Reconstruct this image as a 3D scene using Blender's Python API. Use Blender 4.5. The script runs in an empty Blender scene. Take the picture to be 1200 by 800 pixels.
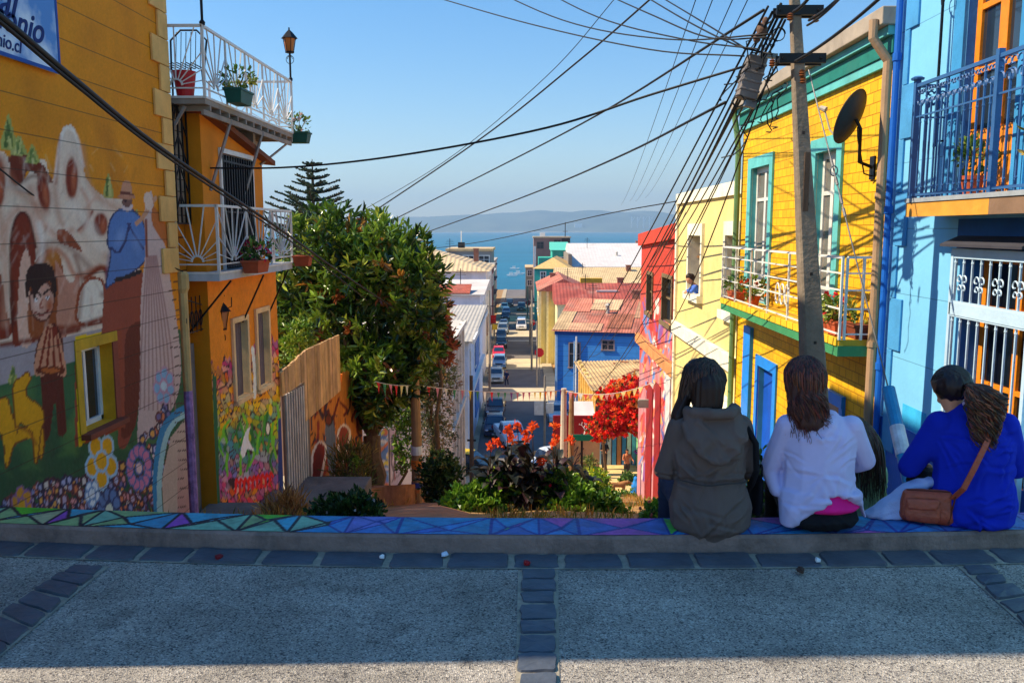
import bpy, bmesh, math, random
import numpy as np
from mathutils import Vector, Matrix, Euler, noise
R = math.radians
random.seed(7)
rng = np.random.default_rng(11)
scene = bpy.context.scene
col = scene.collection
# ------------------------------------------------------------------ camera
CAM = Vector((0, 0, 1.6)); PITCH = 7.5; YAW = 0.86; FPX = 1000.0
cam_data = bpy.data.cameras.new("camera")
cam_data.sensor_width = 36; cam_data.lens = 30
cam_data.clip_start = 0.05; cam_data.clip_end = 30000
cam = bpy.data.objects.new("camera", cam_data)
cam.location = CAM; cam.rotation_euler = (R(90 - PITCH), 0, R(YAW))
col.objects.link(cam); scene.camera = cam
# ------------------------------------------------------------------ sky and sun
SUN_TO = Vector((1.0, 0.04, -1.0)).normalized()          # the way the light travels
elev = math.asin(-SUN_TO.z)
world = bpy.data.worlds.new("World"); scene.world = world
world.use_nodes = True
wn = world.node_tree.nodes; wl = world.node_tree.links
bg = wn["Background"]
sky = wn.new("ShaderNodeTexSky"); sky.sky_type = 'NISHITA'; sky.sun_disc = False
sky.sun_elevation = elev
sky.sun_rotation = math.atan2(-SUN_TO.x, -SUN_TO.y)
sky.altitude = 0; sky.air_density = 1.3; sky.dust_density = 0.1; sky.ozone_density = 4.5
hs = wn.new("ShaderNodeHueSaturation"); hs.inputs["Saturation"].default_value = 1.42; hs.inputs["Value"].default_value = 1.0
s8 = wn.new("ShaderNodeVectorMath"); s8.operation = 'SCALE'; s8.inputs["Scale"].default_value = 0.125
gm = wn.new("ShaderNodeGamma"); gm.inputs[1].default_value = 0.86
tn = wn.new("ShaderNodeVectorMath"); tn.operation = 'MULTIPLY'; tn.inputs[1].default_value = (4.8, 4.95, 5.45)
wl.new(sky.outputs[0], s8.inputs[0]); wl.new(s8.outputs[0], gm.inputs[0]); wl.new(gm.outputs[0], hs.inputs["Color"]); wl.new(hs.outputs[0], tn.inputs[0]); wl.new(tn.outputs[0], bg.inputs[0]); bg.inputs[1].default_value = 0.15
sun_d = bpy.data.lights.new("sun", 'SUN'); sun_d.energy = 5.0; sun_d.angle = R(0.5)
sun_d.color = (1.0, 0.84, 0.61)
sun = bpy.data.objects.new("sun", sun_d); col.objects.link(sun)
sun.rotation_euler = SUN_TO.to_track_quat('-Z', 'Y').to_euler()
sun.location = (-30, 0, 40)
scene.view_settings.view_transform = 'Standard'
scene.view_settings.look = 'None'
scene.view_settings.exposure = 0.72
scene.view_settings.gamma = 1.0
scene.cycles.max_bounces = 6; scene.cycles.volume_bounces = 0
scene.cycles.transparent_max_bounces = 8
# ------------------------------------------------------------------ reading sizes off the photograph (pixel -> point at a known depth)
CR = Euler((R(90 - PITCH), 0, R(YAW))).to_matrix()
CRi = CR.transposed()
def ray(px, py): return CR @ Vector(((px - 600) / FPX, -(py - 400) / FPX, -1))
def W(px, py, Y):
 d = ray(px, py); return CAM + d * (Y / d.y)
def WX(px, py, X):
 d = ray(px, py); return CAM + d * (X / d.x)
def WZ(px, py, z):
 d = ray(px, py); return CAM + d * ((z - CAM.z) / d.z)
def PJ(P):
 v = CRi @ (Vector(P) - CAM); return (600 + FPX * v.x / -v.z, 400 - FPX * v.y / -v.z)
CRin = np.array(CRi)
def PJn(P):
 v = (P - np.array(CAM)) @ CRin.T
 return 600 + FPX * v[:, 0] / -v[:, 2], 400 - FPX * v[:, 1] / -v[:, 2]
def lin(c):
 return tuple(((x / 255 / 12.92) if x / 255 <= 0.04045 else ((x / 255 + 0.055) / 1.055) ** 2.4) for x in c)
# ------------------------------------------------------------------ materials
MATS = {}
def mat(name, c, rough=0.8, var=0.18, scale=3.0, bump=0.15, bscale=30.0, metal=0.0, attr=False,
  brick=None, lines=None, dirt=0.0, dirtcol=(0.08, 0.06, 0.045), spec=0.3, trans=0.0, wave=None, swz=None):
 """c: linear colour. brick=(plane, w, h, mortar colour). lines=(axis, pitch, width). wave=(axis, scale, strength)"""
 if name in MATS: return MATS[name]
 m = bpy.data.materials.new(name); m.use_nodes = True; MATS[name] = m
 N = m.node_tree.nodes; L = m.node_tree.links
 b = N["Principled BSDF"]; b.inputs["Roughness"].default_value = rough
 b.inputs["Metallic"].default_value = metal
 b.inputs["Specular IOR Level"].default_value = spec
 tc = N.new("ShaderNodeTexCoord")
 n1 = N.new("ShaderNodeTexNoise"); n1.inputs["Scale"].default_value = scale; n1.inputs["Detail"].default_value = 6
 n1.inputs["Roughness"].default_value = 0.65
 L.new(tc.outputs["Object"], n1.inputs["Vector"])
 def mul(col_socket, fac_socket, lo, hi):
  mr = N.new("ShaderNodeMapRange"); mr.inputs[1].default_value = 0.3; mr.inputs[2].default_value = 0.7
  mr.inputs[3].default_value = lo; mr.inputs[4].default_value = hi
  L.new(fac_socket, mr.inputs[0])
  v = N.new("ShaderNodeVectorMath"); v.operation = 'SCALE'
  L.new(col_socket, v.inputs[0]); L.new(mr.outputs[0], v.inputs["Scale"])
  return v.outputs[0]
 if attr:
  a = N.new("ShaderNodeAttribute"); a.attribute_name = "Col"; cs = a.outputs["Color"]
 else:
  a = N.new("ShaderNodeRGB"); a.outputs[0].default_value = (*c, 1); cs = a.outputs[0]
 sep = N.new("ShaderNodeSeparateXYZ"); L.new(tc.outputs["Object"], sep.inputs[0])
 hgt = None
 if brick:
  pl, bw, bh, mc = brick
  cmb = N.new("ShaderNodeCombineXYZ")
  L.new(sep.outputs['Y' if pl == 'x' else 'X'], cmb.inputs[0]); L.new(sep.outputs['Y' if pl == 'z' else 'Z'], cmb.inputs[1])
  bt = N.new("ShaderNodeTexBrick"); L.new(cmb.outputs[0], bt.inputs["Vector"])
  bt.inputs["Scale"].default_value = 1; bt.inputs["Brick Width"].default_value = bw; bt.inputs["Row Height"].default_value = bh
  bt.inputs["Mortar Size"].default_value = min(bw, bh) * 0.055; bt.inputs["Mortar Smooth"].default_value = 0.3
  bt.inputs["Color1"].default_value = (1, 1, 1, 1); bt.inputs["Color2"].default_value = (0.8, 0.8, 0.8, 1)
  bt.inputs["Mortar"].default_value = (*mc, 1)
  mx = N.new("ShaderNodeMix"); mx.data_type = 'RGBA'; mx.blend_type = 'MULTIPLY'; mx.inputs[0].default_value = 1
  L.new(cs, mx.inputs[6]); L.new(bt.outputs["Color"], mx.inputs[7]); cs = mx.outputs[2]
  hgt = bt.outputs["Fac"]
 if lines:
  ax, pitch, wd = lines
  m1 = N.new("ShaderNodeMath"); m1.operation = 'DIVIDE'; m1.inputs[1].default_value = pitch; L.new(sep.outputs[ax], m1.inputs[0])
  m2 = N.new("ShaderNodeMath"); m2.operation = 'FRACT'; L.new(m1.outputs[0], m2.inputs[0])
  m3 = N.new("ShaderNodeMath"); m3.operation = 'LESS_THAN'; m3.inputs[1].default_value = wd; L.new(m2.outputs[0], m3.inputs[0])
  m4 = N.new("ShaderNodeMath"); m4.operation = 'MULTIPLY'; m4.inputs[1].default_value = 0.55; L.new(m3.outputs[0], m4.inputs[0])
  mx = N.new("ShaderNodeMix"); mx.data_type = 'RGBA'; L.new(m4.outputs[0], mx.inputs[0]); L.new(cs, mx.inputs[6])
  mx.inputs[7].default_value = (c[0] * .2, c[1] * .2, c[2] * .2, 1) if not attr else (0.05, 0.03, 0.02, 1)
  cs = mx.outputs[2]; hgt = m3.outputs[0]
 cs = mul(cs, n1.outputs["Fac"], 1 - var, 1 + var)
 if dirt > 0:
  n2 = N.new("ShaderNodeTexNoise"); n2.inputs["Scale"].default_value = scale * 0.6; n2.inputs["Detail"].default_value = 8
  n2.inputs["Roughness"].default_value = 0.75
  mp = N.new("ShaderNodeMapping"); mp.inputs["Scale"].default_value = (1, 1, 0.35); mp.inputs["Location"].default_value = (3, 7, 1)
  L.new(tc.outputs["Object"], mp.inputs[0]); L.new(mp.outputs[0], n2.inputs["Vector"])
  mr = N.new("ShaderNodeMapRange"); mr.inputs[1].default_value = 0.5; mr.inputs[2].default_value = 0.75; mr.inputs[4].default_value = dirt
  L.new(n2.outputs["Fac"], mr.inputs[0])
  mx = N.new("ShaderNodeMix"); mx.data_type = 'RGBA'; L.new(mr.outputs[0], mx.inputs[0]); L.new(cs, mx.inputs[6])
  mx.inputs[7].default_value = (*dirtcol, 1); cs = mx.outputs[2]
 L.new(cs, b.inputs["Base Color"])
 last = None
 if bump > 0:
  n3 = N.new("ShaderNodeTexNoise"); n3.inputs["Scale"].default_value = bscale; n3.inputs["Detail"].default_value = 5
  L.new(tc.outputs["Object"], n3.inputs["Vector"])
  bp = N.new("ShaderNodeBump"); bp.inputs["Strength"].default_value = bump; bp.inputs["Distance"].default_value = 0.02
  L.new(n3.outputs["Fac"], bp.inputs["Height"]); last = bp
 if wave:
  ax, sc, st = wave
  m1 = N.new("ShaderNodeMath"); m1.operation = 'MULTIPLY'; m1.inputs[1].default_value = sc; L.new(sep.outputs[ax], m1.inputs[0])
  m2 = N.new("ShaderNodeMath"); m2.operation = 'SINE'; L.new(m1.outputs[0], m2.inputs[0])
  bp = N.new("ShaderNodeBump"); bp.inputs["Strength"].default_value = st; bp.inputs["Distance"].default_value = 0.04
  L.new(m2.outputs[0], bp.inputs["Height"])
  if last: L.new(last.outputs[0], bp.inputs["Normal"])
  last = bp
 if hgt is not None:
  bp = N.new("ShaderNodeBump"); bp.invert = True; bp.inputs["Strength"].default_value = 0.6; bp.inputs["Distance"].default_value = 0.01
  L.new(hgt, bp.inputs["Height"])
  if last: L.new(last.outputs[0], bp.inputs["Normal"])
  last = bp
 if last: L.new(last.outputs[0], b.inputs["Normal"])
 if trans > 0:
  t = N.new("ShaderNodeBsdfTranslucent"); L.new(cs, t.inputs[0])
  ms = N.new("ShaderNodeMixShader"); ms.inputs[0].default_value = trans
  L.new(b.outputs[0], ms.inputs[1]); L.new(t.outputs[0], ms.inputs[2])
  L.new(ms.outputs[0], N["Material Output"].inputs[0])
 return m
def S(name, rgb, **k): return mat(name, lin(rgb), **k)          # colour given as sRGB
# ------------------------------------------------------------------ mesh building
class MB:
 def __init__(s): s.v = []; s.f = []; s.c = []
 def add(s, vs, fs, c=None):
  o = len(s.v); s.v += [tuple(p) for p in vs]; s.f += [tuple(i + o for i in f) for f in fs]
  if c is not None: s.c += [c] * len(vs)
  return s
 def box(s, x0, x1, y0, y1, z0, z1, c=None):
  if x0 > x1: x0, x1 = x1, x0
  if y0 > y1: y0, y1 = y1, y0
  if z0 > z1: z0, z1 = z1, z0
  v = [(x0, y0, z0), (x1, y0, z0), (x1, y1, z0), (x0, y1, z0), (x0, y0, z1), (x1, y0, z1), (x1, y1, z1), (x0, y1, z1)]
  return s.add(v, [(0, 3, 2, 1), (4, 5, 6, 7), (0, 1, 5, 4), (1, 2, 6, 5), (2, 3, 7, 6), (3, 0, 4, 7)], c)
 def hexa(s, b, t, c=None):          # four bottom points, four top points, counter-clockwise
  return s.add(list(b) + list(t), [(3, 2, 1, 0), (4, 5, 6, 7), (0, 1, 5, 4), (1, 2, 6, 5), (2, 3, 7, 6), (3, 0, 4, 7)], c)
 def bar(s, a, b, w, h=None, c=None):
  a = Vector(a); b = Vector(b); h = h or w
  d = (b - a).normalized(); up = Vector((0, 0, 1)) if abs(d.z) < 0.95 else Vector((0, 1, 0))
  x = d.cross(up).normalized() * w / 2; y = x.cross(d).normalized() * h / 2
  P = [a - x - y, a + x - y, a + x + y, a - x + y]; Q = [p + (b - a) for p in P]
  return s.hexa(P, Q, c)
 def tube(s, pts, r, n=6, c=None, cap=True):
  pts = [Vector(p) for p in pts]; k = len(pts)
  rs = r if isinstance(r, (list, tuple)) else [r] * k
  ref = Vector((0, 0, 1)); vs = []
  for i, p in enumerate(pts):
   d = (pts[min(i + 1, k - 1)] - pts[max(i - 1, 0)])
   d = d.normalized() if d.length > 1e-9 else Vector((0, 0, 1))
   if abs(d.dot(ref)) > 0.98: ref = Vector((1, 0, 0)) if abs(d.x) < 0.9 else Vector((0, 1, 0))
   x = d.cross(ref).normalized(); y = x.cross(d)
   ref = y
   for j in range(n):
    a = 2 * math.pi * j / n
    vs.append(p + (x * math.cos(a) + y * math.sin(a)) * rs[i])
  fs = [(i * n + j, i * n + (j + 1) % n, (i + 1) * n + (j + 1) % n, (i + 1) * n + j) for i in range(k - 1) for j in range(n)]
  if cap: fs += [tuple(range(n))[::-1], tuple((k - 1) * n + j for j in range(n))]
  return s.add(vs, fs, c)
 def lathe(s, prof, cx=0, cy=0, n=16, c=None):          # (r, z) pairs
  vs = [(cx + r * math.cos(2 * math.pi * j / n), cy + r * math.sin(2 * math.pi * j / n), z) for r, z in prof for j in range(n)]
  fs = [(i * n + j, i * n + (j + 1) % n, (i + 1) * n + (j + 1) % n, (i + 1) * n + j) for i in range(len(prof) - 1) for j in range(n)]
  fs += [tuple(range(n))[::-1], tuple((len(prof) - 1) * n + j for j in range(n))]
  return s.add(vs, fs, c)
 def prism(s, poly, off, c=None):          # planar polygon (3d points) extruded by a vector
  n = len(poly); off = Vector(off)
  a = [Vector(p) for p in poly]; b = [p + off for p in a]
  return s.add(a + b, [tuple(range(n))[::-1], tuple(range(n, 2 * n))] + [(i, (i + 1) % n, n + (i + 1) % n, n + i) for i in range(n)], c)
 def ball(s, ce, r, c=None, sub=2):
  bm = bmesh.new(); bmesh.ops.create_icosphere(bm, subdivisions=sub, radius=1)
  rr = r if isinstance(r, (tuple, list)) else (r, r, r)
  s.add([(ce[0] + v.co.x * rr[0], ce[1] + v.co.y * rr[1], ce[2] + v.co.z * rr[2]) for v in bm.verts],
              [tuple(v.index for v in f.verts) for f in bm.faces], c); bm.free(); return s
 def build(s, name, m, parent=None, smooth=False, bevel=0, **k):
  return mk(name, s.v, s.f, m, parent, smooth, bevel, s.c if s.c else None, **k)
def rootof(o):
 while o.parent: o = o.parent
 return o
def mk(name, v, f, m, parent=None, smooth=False, bevel=0, colors=None, origin=None):
 me = bpy.data.meshes.new(name)
 V = np.array(v, dtype=float)
 if parent is not None: base = np.array(rootof(parent).location)
 elif origin is not None: base = np.array(origin, dtype=float)
 else:
  lo = V.min(0); hi = V.max(0); base = np.array([(lo[0] + hi[0]) / 2, (lo[1] + hi[1]) / 2, lo[2]])
 me.from_pydata((V - base).tolist(), [], f if isinstance(f, list) else f.tolist()); me.update()
 if colors is not None:
  ca = me.color_attributes.new("Col", 'FLOAT_COLOR', 'POINT')
  C = np.ones((len(V), 4)); C[:, :3] = np.array(colors)[:, :3]; ca.data.foreach_set("color", C.ravel())
 if m: me.materials.append(m)
 if smooth: me.polygons.foreach_set("use_smooth", [True] * len(me.polygons))
 o = bpy.data.objects.new(name, me); col.objects.link(o)
 if parent is not None: o.parent = parent
 else: o.location = base
 if bevel:
  b = o.modifiers.new("b", 'BEVEL'); b.width = bevel; b.segments = 2; b.limit_method = 'ANGLE'
 return o
def thing(name, label, cat, loc=(0, 0, 0), group=None):
 o = bpy.data.objects.new(name, None); o.empty_display_size = 0.2; col.objects.link(o)
 o.location = Vector(loc); return tag(o, label, cat, group)
def each(name, m, parent, fns, **k):
 for fn in fns: mb = MB(); fn(mb); mb.build(name, m, parent, **k)
def tag(o, label, cat, group=None):
 o["label"] = label; o["category"] = cat
 if group: o["group"] = group
 return o
def struct(o): o["kind"] = "structure"; return o
def sag(a, b, s, n=16):
 a = Vector(a); b = Vector(b)
 return [a.lerp(b, i / n) - Vector((0, 0, s * 4 * (i / n) * (1 - i / n))) for i in range(n + 1)]
def wallgrid(axis, c, u0, u1, z0, z1, holes=(), su=9, sz=9, depth=0.0, sgn=1):
 """sheet on plane axis=c; u is the other horizontal axis; holes (u0,u1,z0,z1) get reveals going `depth` behind.
 sgn: direction the wall faces along its axis."""
 def ticks(a, b, s, extra):
  t = list(np.linspace(a, b, max(2, int(round((b - a) / s)) + 1))) + [e for e in extra if a < e < b]
  t = sorted(t); out = [t[0]]
  for q in t[1:]:
   if q - out[-1] > 1e-4: out.append(q)
  return np.array(out)
 U = ticks(u0, u1, su, [h[0] for h in holes] + [h[1] for h in holes])
 Z = ticks(z0, z1, sz, [h[2] for h in holes] + [h[3] for h in holes])
 UU, ZZ = np.meshgrid(U, Z, indexing='ij'); nz = len(Z)
 P = np.zeros((UU.size, 3))
 if axis == 'x': P[:, 0] = c; P[:, 1] = UU.ravel()
 else: P[:, 1] = c; P[:, 0] = UU.ravel()
 P[:, 2] = ZZ.ravel()
 F = []
 flip = (axis == 'x' and sgn > 0) or (axis == 'y' and sgn < 0)
 for i in range(len(U) - 1):
  um = (U[i] + U[i + 1]) / 2
  hs = [h for h in holes if h[0] < um < h[1]]
  for j in range(nz - 1):
   zm = (Z[j] + Z[j + 1]) / 2
   if any(h[2] < zm < h[3] for h in hs): continue
   a, b, cc, d = i * nz + j, (i + 1) * nz + j, (i + 1) * nz + j + 1, i * nz + j + 1
   F.append((a, b, cc, d) if flip else (d, cc, b, a))
 return P, F
def reveals(mb, axis, c, holes, depth, sgn, cc=None):
 for (a, b, z0, z1) in holes:
  e = c - sgn * depth
  def p(u, z, w): return (w, u, z) if axis == 'x' else (u, w, z)
  for q in ([(a, z0), (b, z0)], [(b, z0), (b, z1)], [(b, z1), (a, z1)], [(a, z1), (a, z0)]):
   mb.add([p(q[0][0], q[0][1], c), p(q[1][0], q[1][1], c), p(q[1][0], q[1][1], e), p(q[0][0], q[0][1], e)], [(0, 1, 2, 3)], cc)
def grain(c, s=.10): return c * (1 + s * rng.normal(size=(len(c), 1)))
class Painter:
 def __init__(s, P, base):
  s.x, s.y = PJn(P); s.P = P
  s.c = np.tile(np.array(lin(base)), (len(P), 1))
 def mix(s, a, rgb):
  a = np.clip(a, 0, 1)[:, None]; s.c = s.c * (1 - a) + np.array(lin(rgb)) * a
 def inside(s, pts):
  n = len(pts); r = np.zeros(len(s.x), bool); j = n - 1
  for i in range(n):
   xi, yi = pts[i]; xj, yj = pts[j]
   if yi != yj:
    r ^= ((yi > s.y) != (yj > s.y)) & (s.x < (xj - xi) * (s.y - yi) / (yj - yi) + xi)
   j = i
  return r
 def dist(s, pts, closed=False):
  d = np.full(len(s.x), 1e9); P = list(pts) + ([pts[0]] if closed else [])
  for (ax, ay), (bx, by) in zip(P[:-1], P[1:]):
   L = (bx - ax) ** 2 + (by - ay) ** 2 + 1e-9
   t = np.clip(((s.x - ax) * (bx - ax) + (s.y - ay) * (by - ay)) / L, 0, 1)
   d = np.minimum(d, np.hypot(s.x - ax - t * (bx - ax), s.y - ay - t * (by - ay)))
  return d
 def poly(s, pts, rgb, edge=None, ew=1.2, al=1, round_=True):
  if round_ and len(pts) > 3: pts = smooth_poly(pts)
  s.mix(s.inside(pts) * al, rgb)
  if edge: s.mix((s.dist(pts, True) < ew) * 1.0, edge)
 def ell(s, cx, cy, rx, ry, rgb, rot=0, soft=0.0, edge=None, ew=0.15, al=1):
  c, n = math.cos(R(rot)), math.sin(R(rot)); dx = s.x - cx; dy = s.y - cy
  q = np.hypot((dx * c + dy * n) / rx, (-dx * n + dy * c) / ry)
  a = np.clip((1 - q) / soft, 0, 1) if soft > 0 else (q < 1) * 1.0
  s.mix(a * al, rgb)
  if edge: s.mix((np.abs(q - 1 + ew) < ew) * 1.0, edge)
 def stroke(s, pts, w, rgb, soft=0.0, al=1):
  if len(pts) > 2: pts = smooth_line(pts)
  d = s.dist(pts)
  a = np.clip((w - d) / (soft * w), 0, 1) if soft > 0 else (d < w) * 1.0
  s.mix(a * al, rgb)
def smooth_poly(p):
 p = [Vector(q) for q in p]; out = []; n = len(p)
 for i in range(n):
  a, b, c, d = p[i - 1], p[i], p[(i + 1) % n], p[(i + 2) % n]
  for k in range(4):
   t = k / 4
   q = 0.5 * ((2 * b) + (c - a) * t + (2 * a - 5 * b + 4 * c - d) * t * t + (3 * b - a - 3 * c + d) * t ** 3)
   out.append((q.x, q.y))
 return out
def smooth_line(p):
 p = [Vector(q) for q in p]; p = [p[0] * 2 - p[1]] + p + [p[-1] * 2 - p[-2]]; out = []
 for i in range(1, len(p) - 2):
  a, b, c, d = p[i - 1], p[i], p[i + 1], p[i + 2]
  for k in range(4):
   t = k / 4
   q = 0.5 * ((2 * b) + (c - a) * t + (2 * a - 5 * b + 4 * c - d) * t * t + (3 * b - a - 3 * c + d) * t ** 3)
   out.append((q.x, q.y))
 out.append((p[-2].x, p[-2].y)); return out
# ------------------------------------------------------------------ foliage
def leaf_mesh(C, D, L, Wd, colors, fold=0.25):
 """C leaf bases (n,3), D directions, L lengths, Wd widths, colors (n,3)"""
 n = len(C); D = D / (np.linalg.norm(D, axis=1)[:, None] + 1e-9)
 rnd = rng.normal(size=(n, 3)); S_ = np.cross(D, rnd); S_ /= (np.linalg.norm(S_, axis=1)[:, None] + 1e-9)
 Nn = np.cross(D, S_)
 L = L[:, None]; Wd = Wd[:, None]
 h = S_ * Wd / 2; u = Nn * Wd * fold
 v = np.stack([C, C + D * L * .28 + h * .8 + u * .8, C + D * L * .68 + h * .9 + u * .7 - Nn * L * .04, C + D * L - Nn * L * 0.14, C + D * L * .68 - h * .9 + u * .7 - Nn * L * .04, C + D * L * .28 - h * .8 + u * .8], 1).reshape(-1, 3)
 i = np.arange(n)[:, None] * 6
 f = np.concatenate([np.hstack([i, i + 1, i + 2, i + 3]), np.hstack([i, i + 3, i + 4, i + 5])])
 return v, f, np.repeat(colors, 6, axis=0)
def pick(cols, n, w=None):
 cols = np.array([lin(c) for c in cols]); k = rng.choice(len(cols), n, p=w)
 return cols[k] * rng.uniform(0.7, 1.3, (n, 1))
def shell(blobs, n, inner=0.55):
 """points in a set of ellipsoids (centre, radii), most of them near the skin; returns points and outward directions"""
 B = [(np.array(c), np.array(r if hasattr(r, '__len__') else (r, r, r))) for c, r in blobs]
 w = np.array([np.prod(r) ** (2 / 3) for _, r in B]); w /= w.sum()
 k = rng.choice(len(B), n, p=w); d = rng.normal(size=(n, 3)); d /= np.linalg.norm(d, axis=1)[:, None]
 t = (inner ** 3 + (1 - inner ** 3) * rng.uniform(size=n)) ** (1 / 3)
 t *= 1 + 0.10 * rng.normal(size=n)
 c = np.array([B[i][0] for i in k]); r = np.array([B[i][1] for i in k])
 return c + d * r * t[:, None], d
def foliage(name, blobs, n, leaf, wid, cols, w=None, parent=None, up=0.5, cluster=6, inner=0.5, m=None, spread=0.8, droop=0):
 nc = max(1, n // cluster); P, d = shell(blobs, nc, inner)
 C = np.repeat(P, cluster, axis=0); D = np.repeat(d, cluster, axis=0)
 n = len(C)
 D = D * 0.8 + rng.normal(size=(n, 3)) * spread + np.array([0, 0, up])
 C = C + rng.normal(size=(n, 3)) * leaf * 0.25
 clc = np.repeat(pick(cols, nc, w), cluster, axis=0) * rng.uniform(0.8, 1.2, (n, 1))
 v, f, c = leaf_mesh(C, D, leaf * rng.uniform(.6, 1.25, n), wid * rng.uniform(.7, 1.2, n), clc)
 return mk(name, v, f.tolist(), m or LEAF, parent, colors=c)
LEAF = mat("leaf", (1, 1, 1), rough=0.42, var=0.1, scale=8, bump=0, attr=True, trans=0.28, spec=0.5)
PETAL = mat("petal", (1, 1, 1), rough=0.6, var=0.05, scale=8, bump=0, attr=True, trans=0.35, spec=0.3)
BARK = S("bark", (110, 90, 70), rough=0.95, var=0.3, scale=8, bump=0.6, bscale=25)
# common materials
CONC = S("concrete", (150, 146, 138), rough=0.9, var=0.2, scale=5, bump=0.25, bscale=60, dirt=0.4)
DARKIRON = S("dark_iron", (28, 28, 32), rough=0.5, var=0.1, metal=0.3, bump=0.05)
WHITEMETAL = S("white_paint_metal", (222, 222, 218), rough=0.45, var=0.08, scale=12, bump=0.05, dirt=0.15)
CABLE = S("cable_rubber", (26, 26, 28), rough=0.6, var=0.05, bump=0)
GLASS = S("window_glass", (34, 44, 56), rough=0.06, var=0.3, scale=1.5, bump=0, spec=0.9)
CREAM = S("cream_paint", (226, 214, 168), rough=0.75, dirt=0.2)
TERRA = S("terracotta_pot", (176, 84, 52), rough=0.85, var=0.15, scale=10)
SKIN = S("skin", (206, 150, 118), rough=0.55, var=0.06, scale=20, bump=0.03)
# ================================================================== GROUND, ROAD, KERB
def kerb_y(x): return 4.06 + 0.018 * x * x
# aggregate paving material
def aggregate():
 m = bpy.data.materials.new("exposed_aggregate"); m.use_nodes = True; N = m.node_tree.nodes; L = m.node_tree.links
 b = N["Principled BSDF"]; b.inputs["Roughness"].default_value = 0.9; b.inputs["Specular IOR Level"].default_value = 0.2
 tc = N.new("ShaderNodeTexCoord")
 v = N.new("ShaderNodeTexVoronoi"); v.inputs["Scale"].default_value = 160; L.new(tc.outputs["Object"], v.inputs["Vector"])
 r = N.new("ShaderNodeValToRGB"); L.new(v.outputs["Color"], r.inputs[0])
 sp = N.new("ShaderNodeSeparateColor"); L.new(v.outputs["Color"], sp.inputs[0]); L.new(sp.outputs[0], r.inputs[0])
 e = r.color_ramp; e.interpolation = 'CONSTANT'
 e.elements[0].position = 0; e.elements[0].color = (*lin((98, 94, 92)), 1)
 e.elements[1].position = 0.14; e.elements[1].color = (*lin((146, 140, 134)), 1)
 for p, c in ((0.36, (172, 164, 152)), (0.7, (186, 177, 164)), (0.92, (208, 200, 188))):
  q = e.elements.new(p); q.color = (*lin(c), 1)
 n = N.new("ShaderNodeTexNoise"); n.inputs["Scale"].default_value = 1.6; n.inputs["Detail"].default_value = 8; n.inputs["Roughness"].default_value = 0.7
 L.new(tc.outputs["Object"], n.inputs["Vector"])
 mr = N.new("ShaderNodeMapRange"); mr.inputs[1].default_value = 0.25; mr.inputs[2].default_value = 0.6; mr.inputs[3].default_value = 0.38; mr.inputs[4].default_value = 0.92
 L.new(n.outputs["Fac"], mr.inputs[0])
 n2 = N.new("ShaderNodeTexNoise"); n2.inputs["Scale"].default_value = 3.1; n2.inputs["Detail"].default_value = 4
 L.new(tc.outputs["Object"], n2.inputs["Vector"])
 mr2 = N.new("ShaderNodeMapRange"); mr2.inputs[1].default_value = 0.6; mr2.inputs[2].default_value = 0.72; mr2.inputs[3].default_value = 1; mr2.inputs[4].default_value = 0.5
 L.new(n2.outputs["Fac"], mr2.inputs[0])
 mm = N.new("ShaderNodeMath"); mm.operation = 'MULTIPLY'; L.new(mr.outputs[0], mm.inputs[0]); L.new(mr2.outputs[0], mm.inputs[1])
 s = N.new("ShaderNodeVectorMath"); s.operation = 'SCALE'; L.new(r.outputs[0], s.inputs[0]); L.new(mm.outputs[0], s.inputs["Scale"])
 L.new(s.outputs[0], b.inputs["Base Color"])
 bp = N.new("ShaderNodeBump"); bp.inputs["Strength"].default_value = 0.7; bp.inputs["Distance"].default_value = 0.006
 L.new(v.outputs["Distance"], bp.inputs["Height"]); L.new(bp.outputs[0], b.inputs["Normal"]); return m
xs = np.linspace(-16, 16, 65)
mb = MB()
for a, b_ in zip(xs[:-1], xs[1:]):
 ya, yb = kerb_y(a) if abs(a) < 6 else 4.7, kerb_y(b_) if abs(b_) < 6 else 4.7
 mb.add([(a, -14, 0), (b_, -14, 0), (b_, yb, 0), (a, ya, 0)], [(0, 1, 2, 3)])
struct(mb.build("road_surface", aggregate(), origin=(0, 0, 0)))
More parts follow.
